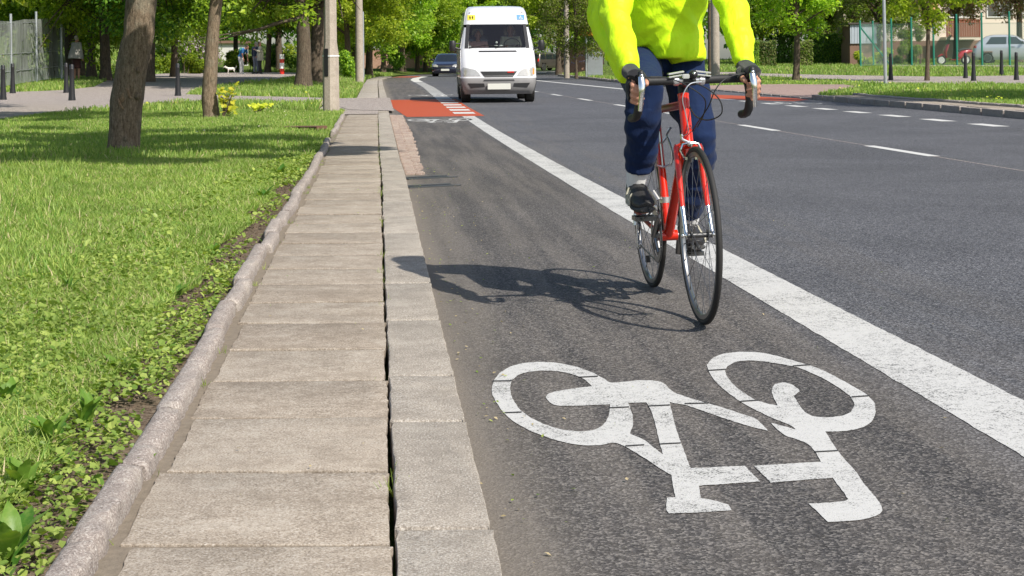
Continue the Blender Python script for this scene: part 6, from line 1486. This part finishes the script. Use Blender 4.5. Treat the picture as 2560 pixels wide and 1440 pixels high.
TL = [('dark', 185, 70, 'thick dark trunked tree directly behind the woman in the shade', 1.15, 1.5), ('maple_low', 206, 76, 'slim dark tree just right of the woman in the shade', .9, .8), ('chestnut', 232, 66, 'straight dark tree between the woman and the forked tree', .95, .9),
 ('maple', 262, 62, 'pale barked leaning tree left of the big foreground trunk', .98, 1.1), ('chestnut', 130, 68, 'tree seen through the shade netting on the left', 1.1, .8), ('dark', 58, 76, 'tree behind the netted fence at the left edge', 1.2, 1.), ('dark', 372, 60, 'tree mostly hidden behind the big foreground trunk', .95, 1.), ('maple_low', 437, 72, 'slim dark tree rising behind the bollard between the foreground trees', .95, .85),
 ('chestnut', 755, 54, 'broad based tree on the grass island left of the concrete post', .93, 1.25), ('dark', 792, 60, 'tree close behind the left side of the concrete post', 1.0, 1.3), ('maple', 868, 84, 'tree right of the concrete post beside the far lamp post', 1.0, .9), ('maple_low', 888, 92, 'grey trunked tree just behind the distant concrete lamp post', 1.05, 1.1), ('chestnut', 922, 96, 'tree right of the thin sign post on the far verge', 1.1, .9),
 ('maple', 958, 118, 'small trunked tree in front of the pinkish wall, the leftmost there', 1.05, .9), ('chestnut', 1007, 124, 'tree in front of the middle of the pinkish wall', 1.05, .9), ('maple_low', 1044, 128, 'left one of two close trunks before the right end of the pinkish wall', 1.05, .9), ('maple', 1064, 130, 'leaning right one of two close trunks before the right end of the pinkish wall', 1.05, .9), ('dark', 1090, 136, 'tree standing beside the lamp post above the dark car', 1.15, 1.1),
 ('maple_low', 672, 98, 'tree behind the person in the beige coat', 1.05, .9), ('dark', 700, 106, 'tree beyond the red and white marker post', 1.1, 1.), ('maple', 520, 100, 'tree behind the lilac bush on the left', 1.1, .9), ('maple_low', 590, 104, 'tree behind the bending man', 1.15, .8),
 ('dark', 1408, 112, 'dark trunked tree just left of the lamp post right of the van', 1.15, 1.1), ('maple', 1398, 104, 'bright green tree to the right of the van roof', 1.05, .9), ('olive', 1440, 80, 'thin trunked tree between the lamp post and the school sign', .8, .5), ('chestnut', 1500, 118, 'tree behind the cyclist\'s right sleeve', 1.15, .9), ('dark', 1225, 140, 'tree rising right behind the roof of the van', 1.25, 1.), ('maple', 1170, 132, 'bright tree behind the left edge of the van roof', 1.15, 1.), ('chestnut', 1310, 134, 'bright tree behind the right edge of the van roof', 1.15, 1.),
 ('maple_low', 1905, 84, 'tree in front of the clipped hedge beside the cyclist\'s left glove', .95, .6), ('young', 1990, 58, 'maple with a low bright crown standing on the right verge', 1.02, 1.25), ('dark', 1955, 92, 'dark tree behind the low crowned maple', 1.05, .9), ('chestnut', 2075, 95, 'tree behind the dark hedge right of the low crowned maple', 1.1, 1.1),
 ('olive', 2196, 82, 'dark leaning tree behind the grey shed', 1.0, 1.), ('young', 2319, 56.5, 'slender young tree on the right verge with a pale trunk', 1.1, .75), ('red', 2390, 86, 'reddish leaved tree in front of the brown balcony', 1.0, 1.), ('red', 2548, 82, 'reddish leaved tree at the right edge above the silver car', 1.05, 1.), ('olive', 2130, 90, 'olive green tree above the grey shed', 1.1, 1.)]
for i, (k, px, D, lb, s_, tw) in enumerate(TL): tree(k, px, D, lb, yaw=i * 1.7, sc=s_, tw=tw, group='trees round the street', lift=(1.25 if px in (755, 792) else .3 if px in (437, 185, 232) else 1.0 if px in (672, 700, 520, 590, 1398, 1408, 1310) else 0))
# trees out of the frame whose crowns shade the lawn and the verge
for k, x, y, lb, s_ in (('maple', -12.5, 33, 'tree left of the frame shading the footpath', 1.1), ('chestnut', 14.5, 31, 'street tree right of the frame on the verge', 1.0), ('maple', -13, 22, 'tree left of the frame beside the lawn', 1.1), ('maple', -4.9, 40.5, 'tree above the frame behind the concrete post', .8)):
    if lb.startswith('tree above'): continue
    tree(k, 0, y, lb, yaw=x, sc=s_, x=x, group='trees round the street')

# foreground trees built from the photograph's outlines
def big_tree(label, pts, rads, seed, crownspec, scar=None, name='tree', coff=(0, 0)):
    x0, D0 = pts[0][0], pts[0][1]; o = thing(name, label, 'tree', (x0, D0, .02)); b = MB(); P = []; Rr = []
    n = 40; tt = np.linspace(0, len(pts) - 1, n)
    for t in tt:
        i = min(len(pts) - 2, int(t)); f_ = t - i; f_ = f_ * f_ * (3 - 2 * f_) * .5 + f_ * .5; a, c = pts[i], pts[i + 1]
        P.append((a[0] + (c[0] - a[0]) * f_ - x0, a[1] + (c[1] - a[1]) * f_ - D0, a[2] + (c[2] - a[2]) * f_)); Rr.append(rads[i] + (rads[i + 1] - rads[i]) * f_)
    b.tube(P, Rr, 40); tr = b.build('trunk', M['bark'], o)
    disp(tr, lambda p, n_: .012 * noise.noise(p * 5 + Vector((seed, 0, 0))) + .006 * noise.noise(Vector((p.x * 22, p.y * 22, p.z * 7))) - (0 if not scar else .03 * math.exp(-((p - Vector(scar)).length / .06) ** 2)))
    cm, c = crown('crown', seed, *crownspec); c = c + np.array([coff[0], coff[1], 0]); addobj('crown', cm, o).location = (coff[0], coff[1], 0)
    b = MB()
    for i in range(14):
        e = Vector(c[i * 3]); a = Vector(P[-1 - (i % 12)]); mid = a.lerp(e, .5) + Vector((0, 0, .3)); b.tube([a, mid, e], [.07, .045, .015], 7)
    b.build('limbs', M['bark'], tr)
    return o, tr
D = 17.4
def tp(px, py, D=D): 
    a = (px - 1280) / FPX; bb = (HY - py) / FPX; X = (a * math.cos(ROLL) + bb * math.sin(ROLL)) * D; Z = 1 + (-a * math.sin(ROLL) + bb * math.cos(ROLL)) * D; return (X, D, Z)
pts = [tp(309, 390), tp(310, 375), tp(312, 330), tp(316, 262), tp(330, 170), tp(346, 90), tp(355, 0)]; pts[0] = (pts[0][0], pts[0][1], -.06)
l = pts[-1]; pts += [(l[0] + .1, D, 2.6), (l[0] + .25, D, 3.6), (l[0] + .3, D, 5)]
k_ = D / FPX
T1, tr1 = big_tree('big leaning maple trunk in the foreground with a bark scar', pts, [46 * k_, 41 * k_, 38 * k_, 40 * k_, 39 * k_, 38 * k_, 37.5 * k_, .15, .12, .09], 21, ((4.0, 3.6, 1.7), 4.5, 80, 62000, .19, M['leaf_bright'], .6), scar=(.03, -.17, .5), coff=(1.5, -2.4))
b = MB(); q = tp(318, 243); 
def onT(px, py, r_=.158): v = Vector(tp(px, py)); v.y = D - r_; return v - Vector(T1.location)
b.ell(onT(317, 240, .145), (.042, .03, .085), 14, 10, Matrix.Rotation(.35, 4, 'Y')); b.tube([onT(322, 214, .16), onT(329, 226, .172), onT(333, 240, .172), onT(337, 246, .165)], [(.004, .008), (.01, .014), (.01, .014), (.004, .008)], 8, up=(0, 1, 0)); b.tube([onT(305, 246, .17), onT(311, 262, .178), onT(318, 272, .168)], [(.005, .01), (.01, .014), (.004, .008)], 8, up=(0, 1, 0))
b.build('bark_scar', M['wound'], tr1)
b = MB(); b.ell(onT(350, 240, .12), (.035, .03, .04)); b.ell(onT(322, 345, .165), (.03, .02, .028)); b.ell(onT(352, 176, .13), (.03, .03, .035)); b.build('knots', M['bark'], tr1)
D = 27.2; k_ = D / FPX
pts = [tp(529, 306, D), tp(528, 290, D), tp(522, 240, D), tp(527, 170, D), tp(532, 80, D), tp(541, 0, D)]; pts[0] = (pts[0][0], pts[0][1], -.06); l = pts[-1]; pts += [(l[0] + .1, D, 3.2), (l[0] + .1, D, 4.8)]
T2, tr2 = big_tree('slender curved tree trunk with yellow shoots at its foot', pts, [25 * k_, 21 * k_, 18.5 * k_, 17 * k_, 16 * k_, 15 * k_, .09, .06], 23, ((3.6, 3.2, 1.9), 4.7, 75, 42000, .19, M['leaf_bright'], .75), coff=(-2.6, -1.8))

# shoots with big yellow-green lobed leaves
def lobed(pos, nrm, yaw, sc_, m, name, parent):
    V, F = scatter(M5V, [f for f in M5F], pos, nrm, yaw, sc_)
    me = bpy.data.meshes.new(name); me.from_pydata(V.tolist(), [], [tuple(dict.fromkeys(f)) for f in F.tolist()]); me.materials.append(m)
    return addobj(name, me, parent)
def shoots(label, px, py, D, n, h, w_, seed):
    x, y = XD(px, D), D; o = thing('shoots', label, 'plant', (x, y, gz(x, y))); rg = np.random.default_rng(seed)
    pos = np.stack([rg.uniform(-w_, w_, n), rg.uniform(-w_, w_, n) * .7, rg.uniform(.12, h, n)], 1); pos[:, 0] += (pos[:, 2] - h / 2) * .1
    nrm = np.stack([rg.normal(size=n) * .6, -np.abs(rg.normal(size=n)) * .9, .7 + rg.random(n)], 1)
    lobed(pos, nrm, rg.random(n) * 6.28, .06 + .05 * rg.random(n), M['leaf_yellow'], 'leaves', o)
    b = MB()
    for i in range(0, n, 3): p_ = pos[i]; b.tube([(-.1 if px < 600 else 0, 0, 0), (p_[0] * .4 - .03, p_[1] * .5, p_[2] * .5), tuple(p_)], [.008, .006, .003], 5)
    b.build('stems', M['bark_dark'], o)
shoots('upright cluster of yellow leaves growing at the foot of the slender tree', 569, 270, 27.0, 60, .58, .13, 5)
shoots('low tuft of yellow leaves in the lawn right of the slender tree', 648, 265, 29.5, 34, .17, .16, 6)

# bushes and hedges
def bush(name, label, cat, px0, px1, D, h, dep, m, n, leaf, m2=None, f2=0, boxy=0, z=None, seed=1, stems=True, group=None):
    x0, x1 = XD(px0, D), XD(px1, D); z = gz((x0 + x1) / 2, D) if z is None else z; o = thing(name, label, cat, ((x0 + x1) / 2, D, z), group=group); rg = np.random.default_rng(seed)
    hw = (x1 - x0) / 2
    if boxy:
        p_ = rg.uniform(-1, 1, (n, 3)); ax = rg.integers(0, 3, n); s_ = np.sign(rg.uniform(-1, 1, n)); k = rg.random(n) < .8
        for a in range(3): p_[(ax == a) & k, a] = s_[(ax == a) & k] * (1 - .12 * rg.random(((ax == a) & k).sum()))
        pos = p_ * np.array([hw, dep / 2, h / 2]) + np.array([0, 0, h / 2 + .05]); e = p_
        pos += .07 * np.sin(pos[:, [1, 2, 0]] * 5 + seed)
    else:
        nc = max(6, int(hw * 6)); c = np.stack([rg.uniform(-hw, hw, nc) * .85, rg.uniform(-dep, dep, nc) * .4, rg.uniform(.2, .85, nc) * h], 1); c[:, 2] *= (1 - .5 * np.abs(c[:, 0] / hw) ** 2)
        idx = rg.integers(0, nc, n); e = rg.normal(size=(n, 3)); e /= np.linalg.norm(e, axis=1, keepdims=True)
        pos = c[idx] + e * (h * .22 * (.4 + .7 * rg.random((n, 1)))); pos[:, 2] = np.maximum(pos[:, 2], .03)
    nrm = e * .6 + np.array([0, 0, .6]) + rg.normal(size=(n, 3)) * .5
    V, F = scatter(LEAF_V, LEAF_F, pos, nrm, rg.random(n) * 6.28, leaf * (.6 + .8 * rg.random(n)))
    addobj('foliage', npmesh('foliage', V, F, [m] + ([m2] if m2 else []), (rg.random(n) < f2).astype(int) if m2 else None), o)
    b = MB()
    for i in range(int(4 + hw * 3)): xx = rg.uniform(-hw, hw) * .85; b.tube([(xx, 0, -.05), (xx + rg.uniform(-.1, .1), rg.uniform(-.2, .2), h * .5), (xx + rg.uniform(-.2, .2), rg.uniform(-.3, .3), h * .8)], [.025, .018, .006], 5)
    b.build('stems', M['bark_dark'], o); return o
bush('hedge', 'long leafy hedge behind the lawn between the two foreground trees', 'hedge', 370, 545, 92, 1.25, 1.4, M['leaf_mid'], 16000, .13, M['leaf_bright'], .4, 0, seed=2)
bush('lilac_bush', 'lilac bush with pale purple blossom behind the hedge', 'bush', 462, 560, 96, 3.1, 2.2, M['leaf_mid'], 9000, .13, M['lilac'], .38, 0, seed=3)
bush('flowering_bush', 'bush with cream blossom behind the hedge left of the lilac', 'bush', 385, 470, 98, 2.9, 2.2, M['leaf_mid'], 7000, .15, M['cream_blossom'], .05, 0, seed=4)
bush('hedge', 'dark bushes left of the big foreground trunk', 'hedge', 130, 300, 84, 1.3, 1.6, M['leaf_dark'], 9000, .14, M['leaf_mid'], .5, 0, seed=5)
bush('bush', 'loose bushes around the bending man', 'bush', 540, 640, 100, 1.5, 2, M['leaf_mid'], 8000, .13, M['leaf_bright'], .3, 0, seed=6)
bush('bush', 'round bush at the foot of the trees by the pinkish wall', 'bush', 972, 1004, 121, 1.9, 1.4, M['leaf_mid'], 4500, .14, M['leaf_dark'], .3, 0, seed=7)
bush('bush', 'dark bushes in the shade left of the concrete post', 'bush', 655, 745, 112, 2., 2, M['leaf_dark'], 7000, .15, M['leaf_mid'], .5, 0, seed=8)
bush('bush', 'small leafy bush right of the concrete post', 'bush', 840, 880, 78, 1.4, 1.2, M['leaf_mid'], 3500, .12, M['leaf_bright'], .4, 0, seed=9)
bush('clipped_hedge', 'clipped green hedge block by the cyclist\'s left glove', 'hedge', 1862, 1890, 76, 1.25, 1.2, M['leaf_mid'], 6000, .08, None, 0, 1, seed=10)
bush('clipped_hedge', 'clipped brownish hedge block left of the low crowned maple', 'hedge', 1893, 1932, 77, 1.2, 1.2, M['leaf_olive'], 7000, .08, M['leaf_dark'], .4, 1, seed=11)
bush('clipped_hedge', 'rounded brownish bush right of the maple trunk', 'hedge', 1985, 2026, 75, 1.15, 1.2, M['leaf_olive'], 7000, .08, M['leaf_mid'], .3, 1, seed=12)
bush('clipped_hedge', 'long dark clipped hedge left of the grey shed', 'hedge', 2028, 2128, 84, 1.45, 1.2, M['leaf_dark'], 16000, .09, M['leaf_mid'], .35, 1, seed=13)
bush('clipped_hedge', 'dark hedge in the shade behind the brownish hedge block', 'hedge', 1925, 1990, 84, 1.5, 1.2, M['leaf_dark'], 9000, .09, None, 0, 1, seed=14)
bush('yellow_bush', 'yellow flowering bush behind the end of the green fence', 'bush', 2138, 2245, 77, .95, 1.2, M['leaf_yellow'], 9000, .07, M['leaf_mid'], .45, 0, seed=15)
bush('bush', 'grey green bush under the column shaped tree behind the fence', 'bush', 2240, 2320, 78, 1.2, 1.2, M['leaf_olive'], 7000, .08, M['leaf_mid'], .3, 0, seed=16)
x = XD(2276, 80); cm, c = crown('crown', 31, (.85, .85, 2.4), 2.4, 60, 15000, .08, M['leaf_olive'], .9, M['leaf_mid'], .5, .2)
o = thing('column_tree', 'dense column shaped tree between the steel pole and the slender tree', 'tree', (x, 80, gz(x, 80))); addobj('crown', cm, o); b = MB(); b.tube([(0, 0, -.1), (0, 0, 1), (0, 0, 3.6)], [.12, .1, .04], 8); b.build('trunk', M['bark_dark'], o)

# far woodland that reads as one mass
rg = np.random.default_rng(77); n = 110000
cx = rg.uniform(-75, 80, 420); cyy = rg.uniform(142, 165, 420); czz = rg.uniform(1.5, 13, 420); idx = rg.integers(0, 420, n)
e = rg.normal(size=(n, 3)); e /= np.linalg.norm(e, axis=1, keepdims=True)
pos = np.stack([cx[idx], cyy[idx], czz[idx]], 1) + e * (2.2 * (.4 + .7 * rg.random((n, 1))))
V, F = scatter(LEAF_V, LEAF_F, pos, e * .5 + np.array([0, -.2, .7]) + rg.normal(size=(n, 3)) * .4, rg.random(n) * 6.28, .55 * (.6 + .8 * rg.random(n)))
wd = addobj('woodland', npmesh('woodland', V, F, [M['leaf_mid'], M['leaf_bright'], M['leaf_dark']], rg.integers(0, 3, 420)[idx])); wd['kind'] = 'stuff'

# ------------------------------------------------------------------ grass, weeds, litter
def grass_zone(n, y0, y1, xl, test, h, wd_, seed, power=1.0, bend=.5, quad=True, zf=ZL, mat_='grass', name='grass', straw=.05, hvar=.7, xr=None):
    rg = np.random.default_rng(seed); y = y0 + (y1 - y0) * rg.random(n) ** power
    xr_ = (GX(y) - .65) if xr is None else xr(y); x0 = np.maximum(xl, -.33 * y - .6) if callable(xl) is False else xl(y); x = x0 + (xr_ - x0) * rg.random(n)
    k = test(x, y) & (xr_ > x0); x, y = x[k], y[k]; n = len(x)
    p = np.stack([x, y, zf(x, y) - .005], 1)
    hh = h * (1 - hvar / 2 + hvar * rg.random(n)) 
    patch = np.array([noise.noise(Vector((a * .9, b_ * .9, seed))) for a, b_ in zip(x[::1], y[::1])]) if n < 400000 else 0
    hh = hh * (1 + .5 * patch)
    tilt = np.stack([rg.normal(size=n) * .3, rg.normal(size=n) * .3, np.ones(n)], 1)
    if quad:
        T_ = [(-.5, 0, 0), (.5, 0, 0), (-.38, .16 * bend * 2, .55), (.38, .16 * bend * 2, .55), (0, .62 * bend * 2, 1.0), (.0, .62 * bend * 2, 1.0)]; F_ = [(0, 1, 3, 2), (2, 3, 5, 4)]
    else: T_ = [(-.5, 0, 0), (.5, 0, 0), (.25, .35 * bend * 2, 1.0), (-.1, .35 * bend * 2, 1.0)]; F_ = [(0, 1, 2, 3)]
    s = np.stack([wd_ * (.6 + .8 * rg.random(n)), hh, hh], 1)
    V, F = scatter(T_, F_, p, tilt, rg.random(n) * 6.28, s)
    mi = np.repeat((rg.random(n) < straw).astype(int), len(F_))
    return V, F, mi
P_lz = np.array(PLZ)
def soilpatch(x, y):
    d = GX(y) - .72 - x
    nn = np.array([noise.noise(Vector((a * 2.3, b_ * 1.5, 3.3))) for a, b_ in zip(x.tolist(), y.tolist())])
    lim = np.where(y < 14, .075, .02)
    return d < lim * (1.3 + 1.6 * nn)
def tL(x, y): return ~inside(P_lz, x, y) & ~soilpatch(x, y)
parts_ = []
parts_.append(grass_zone(95000, 2.8, 7.5, -99, tL, .038, .0042, 1, .8, .9, straw=.14))
parts_.append(grass_zone(240000, 7.5, 16, -99, tL, .036, .006, 2, .75, .8, straw=.10))
parts_.append(grass_zone(150000, 16, 31, -99, lambda x, y: ~inside(P_lz, x, y), .058, .011, 3, .8, .6, False))
parts_.append(grass_zone(90000, 31, 70, -99, lambda x, y: ~inside(P_lz, x, y), .12, .028, 4, .9, .4, False, xr=lambda y: np.where(y > 41, GX(y) - .62, GX(y) - 1.25)))
parts_.append(grass_zone(40000, 70, 110, -99, lambda x, y: ~inside(P_lz, x, y), .16, .05, 5, .9, .4, False, xr=lambda y: GX(y) - .65))
parts_.append(grass_zone(16000, 7, 15, -99, lambda x, y: tL(x, y) & (x < -.27 * y), .09, .006, 12, 1, .4))
def merge(ps, name, mats):
    # all quads
    V = np.concatenate([p[0] for p in ps]); off = np.cumsum([0] + [len(p[0]) for p in ps[:-1]]); F = np.concatenate([p[1] + o for p, o in zip(ps, off)]); mi = np.concatenate([p[2] for p in ps])
    o = addobj(name, npmesh(name, V, F, mats, mi)); o['kind'] = 'stuff'; return o
merge(parts_, 'lawn_grass', [M['grass'], M['straw']])
P_th = np.array(PTHR); P_ap = np.array(APR)
def tR(x, y): return ~inside(P_th, x, y) & ~inside(P_ap, x, y)
rp_ = []
rxl = lambda y: RX(y) + np.where(y < 37.5, .8, .2)
rp_.append(grass_zone(60000, 16, 40, rxl, tR, .075, .016, 6, 1, .4, False, zf=ZR, xr=lambda y: .36 * y + 1))
rp_.append(grass_zone(90000, 40, 98, rxl, tR, .09, .03, 7, 1, .4, False, zf=ZR, xr=lambda y: .36 * y + 1))
merge(rp_, 'verge_grass', [M['grass'], M['straw']])
# small round-leaved weeds near the edging
def weeds(n, y0, y1, wdt, size, seed, lift=.03):
    rg = np.random.default_rng(seed); y = y0 + (y1 - y0) * rg.random(n) ** .8; x = GX(y) - .66 - wdt(y) * rg.random(n) ** 1.0
    nn = np.array([noise.noise(Vector((a * 3.1, b_ * 2.0, 9.3))) for a, b_ in zip(x.tolist(), y.tolist())]); d_ = GX(y) - .72 - x
    k = (nn > -.25) | (d_ > .5 * wdt(y)); x, y = x[k], y[k]; n = len(x)
    p = np.stack([x, y, ZL(x, y) + rg.random(n) * lift], 1); nrm = np.stack([rg.normal(size=n) * .5, rg.normal(size=n) * .5, np.ones(n)], 1)
    T_ = [(0, 0, 0), (.40, .38, .09), (.28, .85, .05), (0, .98, -.04), (-.28, .85, .05), (-.40, .38, .09)]; F_ = [(0, 1, 2, 3), (0, 3, 4, 5)]
    V, F = scatter(T_, F_, p, nrm, rg.random(n) * 6.28, size * (.35 + 1.1 * rg.random(n) ** 1.5)); return V, F, np.zeros(len(F), int)
merge([weeds(21000, 2.8, 8, lambda y: .25 + .10 * y, .019, 8, .035), weeds(9000, 8, 18, lambda y: .1 + .09 * (18 - y), .028, 9, .04), weeds(1500, 3, 7, lambda y: 1.2 + 0 * y, .026, 10, .04)], 'ground_weeds', [M['weed']])
# broad-leaved plants, each its own object
BL_V = []; BL_F = []
for i in range(13):
    t = i / 12; w_ = .18 * math.sin(math.pi * min(1, t * .93 + .06)) ** .8 * (1 if t < .5 else 1.0); zc = .55 * t - .42 * t * t
    for q in (-1, -.5, 0, .5, 1): BL_V.append((w_ * q + .012 * math.sin(9 * t + q), t, zc + .10 * abs(q) * w_ * 4 * .5 + .012 * math.cos(t * 26) * abs(q)))
for i in range(12):
    for q in range(4): BL_F.append((i * 5 + q, i * 5 + q + 1, (i + 1) * 5 + q + 1, (i + 1) * 5 + q))
BL_V = np.array(BL_V)
mw, tw_, ow = mat('dock_leaf'); g = N(tw_, 'NewGeometry'); co = coords(tw_); nz_ = tnoise(tw_, co, 30, 4)
colw = mixc(tw_, g.outputs['Random Per Island'], (.06, .16, .02), (.2, .33, .045)); colw = mixc(tw_, ramp(tw_, nz_, [(.5, 0.), (.75, .5)]), colw, (.4, .45, .12))
bw = bsdf(tw_, None, colw, .42, 0, bump(tw_, nz_, .3, .004), .4); trw = N(tw_, 'BsdfTranslucent'); L(tw_, mixc(tw_, 1., colw, (1.6, 1.5, .5), 'MULTIPLY'), trw.inputs[0]); mxw = N(tw_, 'MixShader'); mxw.inputs[0].default_value = .35; L(tw_, bw.outputs[0], mxw.inputs[1]); L(tw_, trw.outputs[0], mxw.inputs[2]); L(tw_, mxw.outputs[0], ow.inputs[0])
def broad(px, py, n, sz, seed, label, up_=.6, wide=1.):
    x, y = GL(px, py); rg = np.random.default_rng(seed); yaw = np.arange(n) * 2.4 + rg.random(n)
    nrm = np.stack([np.zeros(n), np.zeros(n), np.ones(n)], 1); V = []; F = []
    for i in range(n):
        s = sz * rg.uniform(.7, 1.15); el_ = up_ * rg.uniform(.6, 1.3); v = BL_V * np.array([s * wide, s, s]); c_, s_ = math.cos(el_), math.sin(el_)
        v = np.stack([v[:, 0], v[:, 1] * c_ - v[:, 2] * s_, v[:, 1] * s_ + v[:, 2] * c_], 1); a = yaw[i]; c_, s_ = math.cos(a), math.sin(a)
        v = np.stack([v[:, 0] * c_ - v[:, 1] * s_ + .008 * math.cos(a), v[:, 0] * s_ + v[:, 1] * c_ + .008 * math.sin(a), v[:, 2]], 1); F.append(np.array(BL_F) + 65 * i); V.append(v)
    o = addobj('broadleaf_weed', npmesh('broadleaf_weed', np.concatenate(V), np.concatenate(F), [mw], smooth=True)); o.location = (x, y, float(ZL(x, y)) - .005); tag(o, label, 'weed', 'broad leaved weeds at the edging')
for a in [(25, 1410, 7, .14, 1, 'large broad leaved dock plant in the bottom left corner', .95, .9), (215, 1075, 9, .10, 2, 'upright broad leaved weed on bare soil left of the edging, low in the picture', 1.0, .8), (130, 1120, 9, .10, 3, 'broad leaved weed left of the upright one near the bottom left', .8, .8), (60, 1240, 8, .09, 4, 'broad leaved weed above the bottom left dock plant', .8, .9),
          (290, 930, 8, .07, 5, 'broad leaved weed amid small round leaves beside the edging joint', .5, 1.), (440, 745, 9, .09, 6, 'dandelion rosette in the lawn halfway up the edging', .5, .8), (540, 640, 8, .09, 7, 'dandelion rosette close to the bare soil strip', .5, .8), (700, 440, 9, .13, 8, 'big leafy weed at the end of the tree shadow', .7, 1.), (660, 500, 8, .12, 9, 'dark leafy weed just below the tree shadow end', .6, 1.), (170, 740, 10, .1, 10, 'spiky tussock of narrow leaves in the lawn on the left', .9, .35), (350, 1180, 7, .06, 11, 'small weed rooted against the edging near the bottom', .6, 1.), (20, 1010, 8, .08, 12, 'broad leaved weed at the left edge', .7, .9), (720, 1300, 0, .05, 13, '', 0, 0)]:
    if a[2]: broad(*a)
# dandelion heads and daisies
def flowers(n, zone, m, seed, r_, name):
    rg = np.random.default_rng(seed); x, y = zone(rg, n); k = ~inside(P_lz, x, y) & ~inside(P_ap, x, y) & ~inside(P_th, x, y); x, y = x[k], y[k]; n = len(x); zf = np.where(x < KX(y), ZL(x, y), ZR(x, y)); p = np.stack([x, y, zf + .07 + .05 * rg.random(n)], 1)
    T_ = [(math.cos(a) * .5, math.sin(a) * .5, .1 * (i % 2)) for i, a in enumerate(np.arange(8) * math.pi / 4)]; F_ = [(0, 1, 2, 3), (0, 3, 4, 7), (4, 5, 6, 7)]
    V, F = scatter(T_, F_, p, np.stack([rg.normal(size=n) * .3, -.5 + rg.normal(size=n) * .3, np.ones(n)], 1), rg.random(n) * 6.28, r_ * (.7 + .6 * rg.random(n)))
    o = addobj(name, npmesh(name, V, F, [m])); o['kind'] = 'stuff'
flowers(70, lambda rg, n: (lambda y: (KX(y) - 1.2 - rg.random(n) * .16 * y, y))(rg.uniform(33, 60, n)), M['leaf_yellow'], 5, .06, 'dandelions')
flowers(160, lambda rg, n: (lambda y: (RX(y) + 1 + rg.random(n) * .1 * y, y))(rg.uniform(22, 64, n)), M['leaf_yellow'], 6, .045, 'verge_dandelions')
flowers(60, lambda rg, n: (lambda y: (KX(y) - 1.2 - rg.random(n) * .16 * y, y))(rg.uniform(20, 60, n)), M['cream_blossom'], 7, .022, 'lawn_daisies')
# litter of tiny leaves and seeds on the asphalt and pavement, sprigs in the joints
rg = np.random.default_rng(8); n = 420
y = 3 + 14 * rg.random(n) ** .8; x = KX(y) + .02 + np.abs(rg.normal(size=n)) * .12 * (1 + (y > 8)); p = np.stack([x, y, np.full(n, .007)], 1)
n2 = 90; y2 = 3 + 12 * rg.random(n2); x2 = KX(y2) + rg.random(n2) * 2.5; p2 = np.stack([x2, y2, np.full(n2, .008)], 1)
n3 = 420; y3 = 3 + 18 * rg.random(n3); x3 = GX(y3) - .545 - .035 * rg.random(n3); p3 = np.stack([x3, y3, np.full(n3, .0) + .006 * rg.random(n3)], 1)
n4 = 60; y4 = 3 + 22 * rg.random(n4); x4 = GX(y4) - .5 * rg.random(n4); p4 = np.stack([x4, y4, np.full(n4, .043)], 1)
pa = np.concatenate([p, p2, p3, p4]); nn = len(pa)
V, F = scatter(LEAF_V, LEAF_F, pa, np.stack([rg.normal(size=nn) * .25, rg.normal(size=nn) * .25, np.ones(nn)], 1), rg.random(nn) * 6.28, .006 + .012 * rg.random(nn))
o = addobj('leaf_litter', npmesh('leaf_litter', V, F, [M['weed'], M['straw']], (rg.random(nn) < .55).astype(int))); o['kind'] = 'stuff'
# sprigs in the joints
n = 1500; y = 3.2 + 22 * rg.random(n); y = np.round(y / .535) * .535 + rg.normal(size=n) * .015; side = rg.random(n) < .5
x = np.where(side, GX(y) + rg.normal(size=n) * .006, GX(y) - .56 + rg.normal(size=n) * .012); y = np.where(side, y + rg.normal(size=n) * .1, y)
k = np.array([noise.noise(Vector((0, b_ * 1.3, 4. if s_ else 8.))) > .0 for b_, s_ in zip(y.tolist(), side.tolist())]); x, y = x[k], y[k]; n = len(x)
V, F = scatter([(-.5, 0, 0), (.5, 0, 0), (.1, .5, 1), (-.1, .5, 1)], [(0, 1, 2, 3)], np.stack([x, y, np.full(n, .01)], 1), np.stack([rg.normal(size=n) * .5, rg.normal(size=n) * .5, np.ones(n)], 1), rg.random(n) * 6.28, np.stack([np.full(n, .004), .03 + .02 * rg.random(n), .03 + .02 * rg.random(n)], 1))
o = addobj('joint_sprigs', npmesh('joint_sprigs', V, F, [M['weed']])); o['kind'] = 'stuff'
# clods and pebbles on the bare soil by the edging
n = 5000; y = 2.9 + 12 * rg.random(n) ** 1.3; x = GX(y) - .70 - .5 * rg.random(n); p = np.stack([x, y, ZL(x, y) - .006], 1)
T_ = [(.5, 0, 0), (0, .5, 0), (-.5, 0, 0), (0, -.5, 0), (.25, .25, .4), (-.2, .2, .45), (-.25, -.2, .35), (.2, -.25, .4)]; F_ = [(4, 5, 6, 7), (0, 1, 5, 4), (1, 2, 6, 5), (2, 3, 7, 6), (3, 0, 4, 7)]
V, F = scatter(T_, F_, p, np.stack([rg.normal(size=n) * .3, rg.normal(size=n) * .3, np.ones(n)], 1), rg.random(n) * 6.28, .006 + .018 * rg.random(n) ** 3)
o = addobj('soil_clods', npmesh('soil_clods', V, F, [M['soil']])); o['kind'] = 'stuff'
bpy.context.view_layer.update()
